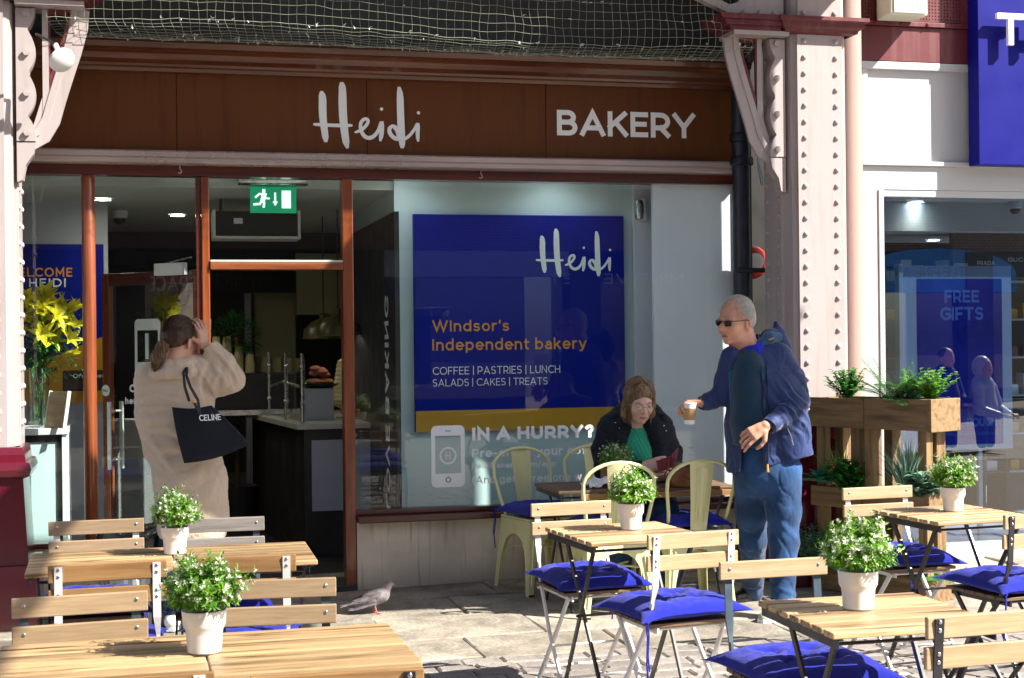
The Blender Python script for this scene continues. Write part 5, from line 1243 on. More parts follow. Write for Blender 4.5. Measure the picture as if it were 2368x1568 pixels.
def make_table(wood_='table_wood', H=.72, metal='black_metal'):
    t = thing('bistro_table', 'x', 'table')
    for i in range(7): put('top_slat', TS if TS.materials and TS.materials[0].name == wood_ else (slat_mesh(.515, .0625, .018, .004)), M[wood_], t, loc=(0, -.229+.0763*i, H-.009))
    for s in (-1, 1):
        put('side_bar', B().box((s*.235-.010, -.262, H-.046), (s*.235-.006, .262, H-.0185)).box((s*.235-.010, -.262, H-.0225), (s*.235+.008, .262, H-.0185)), M[metal], t)
        put('leg', B().tube([(s*.215, -.19, H-.03), (s*.205, .0, .38), (s*.20, .225, .006)], 1, flat=(.009, .022)), M[metal], t)
        put('leg', B().tube([(s*.190, .19, H-.03), (s*.185, .0, .38), (s*.175, -.225, .006)], 1, flat=(.009, .022)), M[metal], t)
    for w_, y_, z_ in ((.2, .18, .055), (.18, -.18, .055), (.22, 0, .385), (.215, -.19, H-.045)):
        put('cross_bar', B().tube([(-w_, y_, z_), (w_, y_, z_)], .0055, 8), M[metal], t)
    return t
SCREW = screw_mesh(); SCREW.materials.append(M['steel'])

protoT = make_table()
tables = [
 ((-.118, 3.868), 1.0, 'bistro table at the bottom left corner, joined on the left of its twin, wooden slats'),
 ((.402, 3.868), .5, 'bistro table in the left foreground, right half of the joined pair, free right end'),
 ((-.168, 5.655), 1.5, 'bistro table behind the left foreground, left half of the back joined pair'),
 ((.350, 5.655), -1.0, 'bistro table behind the left foreground, right half of the back joined pair, free right end'),
 ((1.915, 5.785), 5.0, 'sunlit slatted bistro table in the middle, black crossed legs'),
 ((2.045, 3.880), -1.0, 'sunlit slatted bistro table at the bottom right'),
 ((3.500, 5.920), 5.0, 'sunlit slatted bistro table at the far right by the planter'),
]
for i, ((x, y), a, lab) in enumerate(tables):
    r = protoT if i == 0 else copy_tree(protoT)
    r.location = (x, y, 0); r.rotation_euler = (0, 0, math.radians(a)); r['label'] = lab; r['group'] = 'slatted bistro tables on the terrace'
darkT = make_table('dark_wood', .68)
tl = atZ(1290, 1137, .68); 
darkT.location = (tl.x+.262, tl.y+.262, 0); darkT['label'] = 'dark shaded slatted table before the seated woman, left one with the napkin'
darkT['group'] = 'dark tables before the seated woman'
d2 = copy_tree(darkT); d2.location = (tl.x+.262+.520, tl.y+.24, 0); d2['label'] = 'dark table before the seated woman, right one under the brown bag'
put('front_apron', B().box((-.255, -.266, .628), (.255, -.250, .660), .002), M['back_wood'], d2)
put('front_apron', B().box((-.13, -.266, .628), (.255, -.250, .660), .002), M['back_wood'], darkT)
DT = Vector((tl.x+.262, tl.y+.262, 0))

chairs = {}
def chair(key, metal, bw, x, y, rz, label, cut=False, sw='dark_wood'):
    k = (metal, bw, cut, sw)
    r = make_chair(metal, bw, sw, cut) if k not in chairs else copy_tree(chairs[k])
    chairs.setdefault(k, r)
    r.location = (x, y, 0); r.rotation_euler = (0, 0, math.radians(rz)); r['label'] = label; r['group'] = 'folding bistro chairs on the terrace'
    return r
def fc(x, y, a):   # chair facing the viewer with its back slat centred at x,y
    t = math.radians(a+180); return (x + .19*-math.sin(t), y + .19*math.cos(t))
def bc(x, y, a):
    t = math.radians(a); return (x - .19*math.sin(t), y + .19*math.cos(t))
seats = []
def facing(key, metal, bw, x, y, a, label, cush=None, **k):
    px_, py_ = fc(x, y, a); c = chair(key, metal, bw, px_, py_, a+180, label, **k); seats.append((px_, py_, a+180, cush))
def away(key, metal, bw, x, y, a, label, cush=None, **k):
    px_, py_ = bc(x, y, a); c = chair(key, metal, bw, px_, py_, a, label, **k); seats.append((px_, py_, a, cush))
facing('C1', 'white_metal', 'pale_wood', -.205, 6.34, 2, 'white folding chair at the back left, facing the viewer by the column foot', 'blue cushion of the back left chair beside the column foot')
facing('C2', 'slate_metal', 'grey_wood', .285, 6.24, -1, 'weathered grey-slatted folding chair before the woman in the beige coat', 'blue cushion of the weathered grey chair')
away('C3', 'white_metal', 'back_wood', -.13, 5.09, 3, 'white folding chair seen from behind, left one between the two left tables', 'blue cushion under the left back-view chair')
away('C4', 'white_metal', 'back_wood', .305, 5.11, -4, 'white folding chair seen from behind, right one, its back before the rear left table', 'blue cushion under the right back-view chair, left group')
facing('C5', 'slate_metal', 'pale_wood', -.192, 4.47, 4, 'slate framed folding chair behind the bottom left table, nearest the left edge')
facing('C6', 'slate_metal', 'pale_wood', .375, 4.57, -5, 'slate framed folding chair behind the foreground pot, right of it')
away('C7', 'black_metal', 'back_wood', .405, 3.25, -3, 'black framed folding chair cut by the bottom edge before the left table end')
away('C8', 'white_metal', 'back_wood', -.05, 3.34, 0, 'white framed folding chair cut by the bottom edge at far left')
facing('C9', 'white_metal', 'pale_wood', 1.84, 6.32, 5, 'white folding chair behind the middle table, facing the viewer', 'blue cushion on the chair behind the middle table')
away('C10', 'white_metal', 'pale_wood', 1.987, 5.195, 7, 'white framed folding chair seen from behind at the middle table, large sunlit cushion', 'large sunlit blue cushion with hanging tie, middle of the terrace')
facing('C11', 'slate_metal', 'pale_wood', 1.99, 4.47, 1, 'folding chair behind the bottom right table lacking its lower back slat', 'sunlit blue cushion under the bottom right table', cut=True)
away('C12', 'black_metal', 'pale_wood', 2.145, 3.45, 3, 'black framed folding chair seen from behind at the bottom right corner')
facing('C13', 'white_metal', 'pale_wood', 3.42, 6.46, 4, 'brightly sunlit folding chair between planter and far right table', 'striped-shadow blue cushion beside the planter')
away('C14', 'black_metal', 'pale_wood', 3.535, 5.30, 9, 'black framed folding chair at the right edge, seen from behind', 'blue cushion at the right edge of the view')
# a bare slatted seat further back on the right
# ------------------------------------------------------------------ tie-on cushions
def cushion_mesh(seed, S=.41):
    rc = random.Random(seed); n = 34; bm = bmesh.new()
    tuft = [(-.33, -.33), (.33, -.33), (-.33, .33), (.33, .33), (0, 0)]
    def P(u, v, s):
        px = u*(1 + .07*abs(u)**3*abs(v)**6*1.6 - .05*(1-v*v)*abs(u)**2); py = v*(1 + .07*abs(v)**3*abs(u)**6*1.6 - .05*(1-u*u)*abs(v)**2)
        e = max(0, (1-abs(u)**3.2))**.55*max(0, (1-abs(v)**3.2))**.55
        h = .049*e
        d = 0
        for a, b_ in tuft:
            r2 = (u-a)**2+(v-b_)**2; d += .85*math.exp(-r2/.018)+.33*math.exp(-r2/.09)
            ang = math.atan2(v-b_, u-a); d += .10*math.exp(-r2/.10)*math.sin(ang*7+seed)*min(1, r2*30)
        if s > 0:
            z = h*(1.25-min(d, 1.1)*.80) + .004*noise.noise((u*3+seed, v*3, 0)) + .005*e*noise.noise((u*7, v*7, seed))-.010*e*max(0, .22-abs(noise.noise((u*2.6+3, v*2.6, seed))))*4*(1-.5*e)
        else: z = -h*.55
        drop = -.012*(abs(u*v))**3 + .010*noise.noise((u*1.2, v*1.2, seed+9))
        return Vector((px*S/2, py*S/2, z + drop*.6))
    g = {}
    for s in (1, -1):
        for i in range(n+1):
            for j in range(n+1):
                edge = i in (0, n) or j in (0, n)
                if s < 0 and edge: g[s, i, j] = g[1, i, j]; continue
                u, v = -1+2*i/n, -1+2*j/n
                u = math.copysign(abs(u)**.85, u); v = math.copysign(abs(v)**.85, v)
                p = P(u, v, s)
                g[s, i, j] = bm.verts.new(p)
    for s in (1, -1):
        for i in range(n):
            for j in range(n):
                q = [g[s, i, j], g[s, i+1, j], g[s, i+1, j+1], g[s, i, j+1]]
                bm.faces.new(q if s > 0 else q[::-1])
    me = bpy.data.meshes.new('cushion'); bm.to_mesh(me); bm.free(); smooth_mesh(me, 60); me.materials.append(M['cushion']); return me
cms = [cushion_mesh(k) for k in (1, 2, 3)]
def cushion(x, y, z, rz, label, k=0, tilt=(0, 0), tie=1, s=1):
    t = thing('seat_cushion', label, 'cushion', (x, y, z), rz, 'blue seat cushions')
    t.rotation_euler = (tilt[0], tilt[1], rz); t.scale = (s, s, 1)
    put('pad', cms[k % 3], None, t)
    sx = tie; b = B()
    pts = [(sx*.195, -.19, .0), (sx*.205, -.215, -.02), (sx*.20, -.21, -.07), (sx*.21, -.215, -.16), (sx*.205, -.21, -.24)]
    b.tube(pts, [.003, .0035, .003, .0035, .004], 5); b.tube([(p[0]+.010, p[1]+.008, p[2]*.8) for p in pts], .003, 5); b.ball((sx*.2, -.21, -.01), .008, 8)
    put('tie', b, M['cushion'], t, smooth=True)
    return t
for i, (x, y, a, lab) in enumerate(seats):
    if lab is None: continue
    cushion(x, y, .478, math.radians(a), lab, i, (math.radians(R.uniform(-2, 2)), math.radians(R.uniform(-2, 2))), tie=-1, s=1.06 if 'large' in lab or 'bottom right' in lab else 1)

# ------------------------------------------------------------------ stamped metal cafe chairs
def make_cafe():
    t = thing('cafe_chair', 'x', 'chair')
    hs = .175
    b = B().box((-hs, -hs, .437), (hs, hs, .452), .007); b.lathe([(0, .4525), (.10, .4525), (.13, .454), (.14, .4525)], n=24)
    put('seat', b, M['tolix'], t)
    half = [(0, .435), (0, .352), (.05, .342), (.095, .312), (.128, .255), (.150, .17), (.172, .0), (.205, .0), (.205, .03), (.178, .30), (.172, .435)]
    for sx in (-1, 1):
        for sy in (-1, 1):
            b = B()
            for ax in (0, 1):
                pts = []
                for s_, z in half:
                    o = hs-.003 + .035*(1-z/.44)
                    pts.append((sx*s_, sy*o, z) if ax == 0 else (sx*o, sy*s_, z))
                b.prism(pts, (0, -sy*.004, 0) if ax == 0 else (-sx*.004, 0, 0))
                # pressed rib down the leg
                for q in (0,):
                    rp = [(.150, .33), (.165, .20), (.182, .06)]
                    P_ = []
                    for s_, z in rp:
                        o = hs-.001 + .035*(1-z/.44); P_.append((sx*s_, sy*o, z) if ax == 0 else (sx*o, sy*s_, z))
                    b.tube(P_, [.010, .008, .005], 6)
            put('leg', b, M['tolix'], t)
            put('foot', B().box((sx*.186-.02, sy*.192-.02, 0), (sx*.186+.02, sy*.192+.02, .012), .004), M['black_plastic'], t)
    b = B().tube([(-.17, -.17, .25), (.17, .17, .25)], .006, 6).tube([(-.17, .17, .262), (.17, -.17, .262)], .006, 6)
    put('brace', b, M['tolix'], t)
    hoop = [(-.165, -.12, .452), (-.178, -.165, .55), (-.200, -.20, .68)] + [(.205*math.cos(math.radians(a)), -.215-.01*math.sin(math.radians(a)), .72+.125*math.sin(math.radians(a))) for a in range(172, 5, -14)] + [(.200, -.20, .68), (.178, -.165, .55), (.165, -.12, .452)]
    put('back_hoop', B().tube(hoop, .0105, 12), M['tolix'], t, smooth=True)
    b = B(); yb = -.222
    def bow(x, w): return -.012*(1-(x/w)**2)
    rows = [(.452, .048, -.165), (.60, .056, -.192), (.75, .066, -.213), (.838, .072, -.226)]
    vs = []
    for z, w, yy in rows: vs.append([b.bm.verts.new((w*k/3, yy+bow(w*k/3, w), z)) for k in range(-3, 4)])
    for r0, r1 in zip(vs, vs[1:]):
        for k in range(6): b.bm.faces.new((r0[k], r0[k+1], r1[k+1], r1[k]))
    r = bmesh.ops.extrude_face_region(b.bm, geom=list(b.bm.faces)); bmesh.ops.translate(b.bm, vec=(0, .004, 0), verts=[e for e in r['geom'] if isinstance(e, bmesh.types.BMVert)])
    put('back_splat', b, M['tolix'], t, smooth=True)
    lp = [(-.030, .80), (.030, .80), (.026, .50), (-.024, .50)]
    b = B()
    for w_ in (1, .45): b.tube([(x*w_, -.213-.012-(z-.75)*.13 if z > .7 else -.180-.010, z) for x, z in [(-.026, .50), (-.033, .79), (-.02, .806), (.02, .806), (.033, .79), (.026, .50)]], .0028, 6)
    put('splat_rib', b, M['tolix'], t, smooth=True)
    return t
cc = make_cafe()
cafe = [((2.31, 8.62), 196, 'pale yellow-green metal chair at the left end of the shaded tables'),
        ((2.74, 8.66), 180, 'pale yellow-green metal chair that the seated woman sits on'),
        ((2.49, 7.80), -2, 'pale yellow-green metal chair with its back to the viewer, middle one in full sun'),
        ((2.945, 7.80), 3, 'pale yellow-green metal chair beside the walking man, back to the viewer')]
for i, ((x, y), a, lab) in enumerate(cafe):
    r = cc if i == 0 else copy_tree(cc)
    r.location = (x, y, 0); r.rotation_euler = (0, 0, math.radians(a)); r['label'] = lab; r['group'] = 'pale green metal cafe chairs'
cushion(2.31, 8.60, .485, math.radians(196), 'blue cushion on the left pale green metal chair', 1, s=.98)
cushion(2.49, 7.82, .485, 0, 'blue cushion on the middle pale green metal chair, its tie hanging', 2, s=.95)
cushion(2.945, 7.82, .485, 0, 'blue cushion on the metal chair beside the walking man', 0, s=.95)

# ------------------------------------------------------------------ potted plants on the tables
def sprigs(seed, n=430, rad=.083, up=.95, white=.5, low=-.12):
    rs = random.Random(seed); g = B(); w = B()
    for i in range(n):
        z = rs.uniform(low, 1); a = rs.uniform(0, 2*math.pi); r = math.sqrt(max(0, 1-z*z))
        d = Vector((r*math.cos(a)*.92, r*math.sin(a)*.92, z*up*1.22 + .16)); L = rad*rs.uniform(.70, 1.15)*(1 + .42*noise.noise((d.x*1.9+seed*3, d.y*1.9, d.z*1.9)))
        base = Vector((0, 0, .012)) + Vector((d.x*.2, d.y*.2, 0))*rad
        tip = base + d*L; dn_ = d.normalized(); o1 = dn_.orthogonal().normalized(); o2 = dn_.cross(o1)
        for k in range(10):
            t = .35+.65*k/9; p = base.lerp(tip, t); aa = k*2.4+i
            sd = (o1*math.cos(aa)+o2*math.sin(aa))
            leaf(g, p, sd+dn_*rs.uniform(.4, 1.0), dn_, rs.uniform(.014, .020), rs.uniform(.0050, .0068), .15, seg=1 if k < 5 else 2)
        if rs.random() < white*.75 and z > low+.15:
            for k in range(5):
                aa = k*1.3+rs.random(); sd = (o1*math.cos(aa)+o2*math.sin(aa))
                leaf(w, tip - dn_*rs.uniform(0, .008), sd*.8+dn_*rs.uniform(.5, 1.2), dn_, rs.uniform(.010, .014), .0062, .1, seg=1)
    return g.mesh(fix=False), w.mesh(fix=False)
pm = []
for sd_ in (1, 2, 3):
    g, w = sprigs(sd_, white=.62 if sd_ != 3 else .5); g.materials.append(M['box_green']); w.materials.append(M['box_white']); pm.append((g, w))
potm = B().lathe([(0, .0), (.036, .0), (.041, .004), (.0435, .045), (.0445, .055), (.049, .063), (.051, .068), (.053, .098), (.0535, .103), (.051, .104), (.049, .098), (.046, .06), (0, .058)], n=36).mesh('pot', True); potm.materials.append(M['pot'])
soil = B().lathe([(0, .088), (.049, .088)], n=20).mesh('moss'); soil.materials.append(M['leaf_dark'])
def potted(x, y, z, k, label, s=1.0, rz=0):
    t = thing('potted_plant', label, 'potted plant', (x, y, z), rz, 'white flowering pot plants on the tables'); t.scale = (s, s, s)
    put('pot', potm, None, t); put('moss', soil, None, t)
    put('foliage', pm[k][0], None, t, loc=(0, 0, .108)); put('florets', pm[k][1], None, t, loc=(0, 0, .108))
    return t
P = [((405, 1281), 0, 'white pot plant on the rear left joined tables', 1.0, .720), ((473, 1509), 1, 'large white pot plant in the left foreground', 1.07, .720), ((1459, 1224), 2, 'white pot plant on the middle sunlit table', 1.06, .720),
     ((1985, 1408), 0, 'big white pot plant on the bottom right table', 1.10, .720), ((2204, 1182), 1, 'white pot plant on the far right table by the planter', 1.05, .720)]
for i, (q, k, lab, s, z) in enumerate(P):
    v = atZ(q[0], q[1], z); potted(v.x, v.y, z+.0005, k, lab, s, i*1.1)
v = atY(1431, 1102, 8.05)
t = thing('potted_plant', 'pot plant in a square white holder on the shaded table before the woman', 'potted plant', (v.x, 8.10, .6805), .3, 'white flowering pot plants on the tables')
put('holder', B().box((-.065, -.05, 0), (.065, .05, .085), .003), M['white'], t); put('holder_side', B().box((-.075, -.045, 0), (-.0655, .05, .09), .002), M['back_wood'], t)
put('foliage', pm[2][0], None, t, loc=(0, 0, .10)); put('florets', pm[1][1], None, t, loc=(0, 0, .10))
# napkin and paper on the dark table
v = atY(1385, 1105, 7.95)
t = thing('paper_bag', 'crumpled white paper bag lying on the shaded table', 'paper bag', (2.52, 7.93, .682))
b = B(); n = 12; rw = random.Random(4); gv = [[b.bm.verts.new(((i/n-.5)*.26, (j/n-.5)*.19 + .03*(i/n), .006 + .05*abs(noise.noise((i*.28, j*.3, 2))) + (.018 if 3 < i < 9 else 0))) for j in range(n+1)] for i in range(n+1)]
for i in range(n):
    for j in range(n): b.bm.faces.new((gv[i][j], gv[i+1][j], gv[i+1][j+1], gv[i][j+1]))
r = bmesh.ops.extrude_face_region(b.bm, geom=list(b.bm.faces)); bmesh.ops.translate(b.bm, vec=(0, 0, -.004), verts=[e for e in r['geom'] if isinstance(e, bmesh.types.BMVert)])
put('sheet', b, M['paper'], t)

# ------------------------------------------------------------------ pallet-wood planter by the column
N0 = Vector((4.24, 7.42, 0)); eL = Vector((-.42, .91, 0)).normalized(); eW = Vector((.91, .42, 0)).normalized(); ang = math.atan2(eW.y, eW.x)
pt = thing('tiered_planter', 'three tier planter of rough timber standing before the iron column', 'planter', N0, ang)
# local: x across (to the right), y along (away)
LL, WW = .84, .27
def board(a, b_, nm='board', m='planter_board'): put(nm, B().box(a, b_, .004), M[m], pt)
def trough(z0, z1, y0=0, nm='board'):
    ym = .44
    board((0, y0, z0), (.028, y0+ym-.002, z1)); board((0, y0+ym+.002, z0), (.028, LL, z1-.006))
    board((WW-.028, y0, z0), (WW, y0+ym-.002, z1)); board((WW-.028, y0+ym+.002, z0), (WW, LL, z1-.004))
    board((-.004, y0-.028, z0-.004), (WW+.004, y0-.001, z1+.002)); board((.029, LL-.03, z0), (WW-.029, LL-.002, z1-.01))
    put('soil', B().box((.029, y0, z0+.02), (WW-.029, LL-.031, z1-.03)), M['leaf_dark'], pt)
trough(.975, 1.155); trough(.50, .625, .02); trough(.0, .15, .05)
for (x, y) in [(.03, .03), (.155, .05), (.03, .40), (.03, .50), (.16, .36), (.16, .50), (.03, .755), (.16, .72)]:
    put('post', B().box((x, y, .0), (x+.085 if x > .1 else x+.06, y+.06, .974), .004), M['planter_wood'], pt)
def local(x, y, z): return pt.matrix_world @ Vector((x, y, z))
def L3(x, y, z): return N0 + eW*x + eL*y*1 + Vector((0, 0, z))
def along(y, x=.13): v = N0 + eW*x + Vector((-eW.y, eW.x, 0))*y; return v
def plant(name, label, y, z, build, x=.13):
    v = along(y, x); t = thing(name, label, 'plant', (v.x, v.y, z)); build(t); return t
rp_ = random.Random(21)
def bushy(m, n, R_, H_, lw, ll, seg=2, rnd=False):
    def f(t):
        b = B(); st = B()
        for i in range(n):
            a = rp_.uniform(0, 6.28); rr = R_*rp_.uniform(.2, 1); top = Vector((rr*math.cos(a), rr*math.sin(a)*.8, H_*rp_.uniform(.45, 1)))
            st.tube([(0, 0, 0), tuple(top*.5+Vector((0, 0, .01))), tuple(top)], .0018, 4)
            for k in range(11):
                tt = .25+.75*k/10; p = top*tt; aa = rp_.uniform(0, 6.28); leaf(b, p, (math.cos(aa), math.sin(aa), rp_.uniform(0, .9)), (0, 0, 1), ll*rp_.uniform(.7, 1.1), lw, .25, seg=seg)
        put('foliage', b, M[m], t); put('stems', st, M['leaf_mid'], t)
    return f
def ferny(m, n, L_, wl=.022, upb=.9):
    def f(t):
        b = B()
        for i in range(n):
            a = i*2.39; el = rp_.uniform(.35, 1.25)*upb; d = Vector((math.cos(a)*math.cos(el), math.sin(a)*math.cos(el), math.sin(el))); Lf = L_*rp_.uniform(.7, 1.1); sd = d.cross(Vector((0, 0, 1))).normalized()
            prev = Vector((0, 0, 0))
            for k in range(1, 24):
                tt = k/24; p = d*Lf*tt - Vector((0, 0, 1))*Lf*.26*tt*tt*math.cos(el)*1.4
                dd = (p-prev).normalized(); w = wl*2.1*math.sin(math.pi*(.12+.88*tt))**.7
                for s in (-1, 1): leaf(b, p, sd*s+dd*.35, (0, 0, 1), w, .014, .2, seg=2)
                prev = p
            b.tube([tuple(d*Lf*q - Vector((0, 0, 1))*Lf*.26*q*q*math.cos(el)*1.4) for q in (0, .25, .5, .75, 1)], .0012, 4)
        put('fronds', b, M[m], t)
    return f
def grassy(m, n, L_, w=.004, sp=.5):
    def f(t):
        b = B()
        for i in range(n):
            a = rp_.uniform(0, 6.28); o = Vector((rp_.uniform(-.03, .03), rp_.uniform(-.03, .03), 0)); s = rp_.uniform(.05, sp); leaf(b, o, (math.cos(a)*s, math.sin(a)*s, 1), (math.cos(a), math.sin(a), 0), L_*rp_.uniform(.55, 1.1), w, rp_.uniform(-.4, -.1), seg=4)
        o = put('blades', b, M[m], t)
    return f
def rosette(m, L_, n=22):
    def f(t):
        b = B()
        for i in range(n):
            a = i*2.39; el = .2+1.1*i/n; leaf(b, (0, 0, .02), (math.cos(a)*math.cos(el), math.sin(a)*math.cos(el), math.sin(el)), (0, 0, 1), L_*(1-.4*i/n), L_*.36, .25, seg=4, fold=.2)
        put('leaves', b, M[m], t)
    return f
plant('leafy_plant', 'round-leaved green plant at the left of the planter top, before the riveted column', .66, 1.13, bushy('leaf_mid', 60, .15, .19, .026, .030))
plant('fern', 'dark arching fern in the middle of the planter top', .33, 1.13, ferny('leaf_dark', 20, .36, .030))
plant('fern', 'small upright yellow-green fern beside the dark fern', .22, 1.13, ferny('leaf_lime', 12, .22, .026, 1.25))
plant('leafy_plant', 'bright lime eucalyptus plant at the near end of the planter top', .07, 1.13, bushy('leaf_lime', 46, .16, .20, .028, .032))
plant('succulent', 'large blue-green succulent in the middle tier behind the man', .74, .62, rosette('leaf_blue', .17), x=-.01)
plant('grass_plant', 'spiky yellow-green grass tuft in the middle tier left of the posts', .62, .60, grassy('leaf_lime', 120, .28, .009), x=.03)
plant('leafy_plant', 'glossy green bush in the middle tier against the burgundy foot', .55, .60, bushy('leaf_mid', 70, .17, .18, .036, .055), x=.03)
plant('grass_plant', 'pale green reed grass in the middle tier between the right posts', .18, .60, grassy('leaf_pale', 170, .32, .010, .45), x=.05)
plant('leafy_plant', 'pale broad-leaved plant hanging over the middle tier at the near end', .05, .58, bushy('leaf_pale', 60, .17, .17, .036, .06), x=.05)
plant('fern', 'grey-green fern low in the planter behind the man', .80, .15, ferny('leaf_pale', 16, .26, .028), x=-.03)
plant('leafy_plant', 'small-leaved whitish bush low in the planter beside the man', .78, .13, bushy('leaf_pale', 110, .19, .26, .018, .026), x=-.02)
plant('grass_plant', 'bright grass tuft low in the planter before the burgundy foot', .60, .13, grassy('leaf_lime', 150, .30, .010, .6), x=.0)
plant('fern', 'dense green fern low at the near end of the planter', .22, .13, ferny('leaf_mid', 40, .32, .032), x=.06)
plant('grass_plant', 'green grass tuft low between the near planter posts', .10, .13, grassy('leaf_mid', 140, .26, .009, .5), x=.08)

# ------------------------------------------------------------------ galvanised bin with liner, pigeon
q = atZ(318, 1455, 0)
bn = thing('litter_bin', 'ribbed galvanised bin with black liner beside the woman in the beige coat', 'bin', (q.x, q.y+.1, 0))
b = B(); n = 48; prev = None
for r_, z in [(.0, 0), (.145, 0), (.15, .02), (.155, .06), (.165, .10), (.19, .38), (.193, .40), (.20, .48), (.205, .50), (.198, .505)]:
    if r_ == 0: ring = [b.bm.verts.new((0, 0, 0))]
    else:
        amp = .004 if .08 < z < .39 else 0
        ring = [b.bm.verts.new(((r_+amp*math.cos(24*2*math.pi*k/n*1.0+(0))*(1 if k % 2 else -1))*math.cos(2*math.pi*k/n), (r_+amp*(1 if k % 2 else -1))*math.sin(2*math.pi*k/n), z)) for k in range(n)]
    if prev:
        if len(prev) == 1:
            for k in range(n): b.bm.faces.new((prev[0], ring[k], ring[(k+1) % n]))
        else:
            for k in range(n): b.bm.faces.new((prev[k], prev[(k+1) % n], ring[(k+1) % n], ring[k]))
    prev = ring
put('drum', b, M['zinc'], bn)
put('handle', B().tube([(.06, -.20, .45), (.08, -.225, .435), (.13, -.20, .435), (.15, -.145, .45)], .005, 6), M['zinc'], bn)
b = B(); n = 40; prev = None
for r_, z in [(.212, .44), (.214, .49), (.205, .525), (.17, .54), (.10, .52), (.05, .50)]:
    ring = [b.bm.verts.new((r_*(1+.05*noise.noise((k*.6, z*20, 1)))*math.cos(2*math.pi*k/n), r_*(1+.05*noise.noise((k*.6, z*20, 4)))*math.sin(2*math.pi*k/n), z+.03*noise.noise((k*.45, r_*9, 3)))) for k in range(n)]
    if prev:
        for k in range(n): b.bm.faces.new((prev[k], prev[(k+1) % n], ring[(k+1) % n], ring[k]))
    prev = ring
put('liner', b, M['black_bag'], bn, smooth=True)

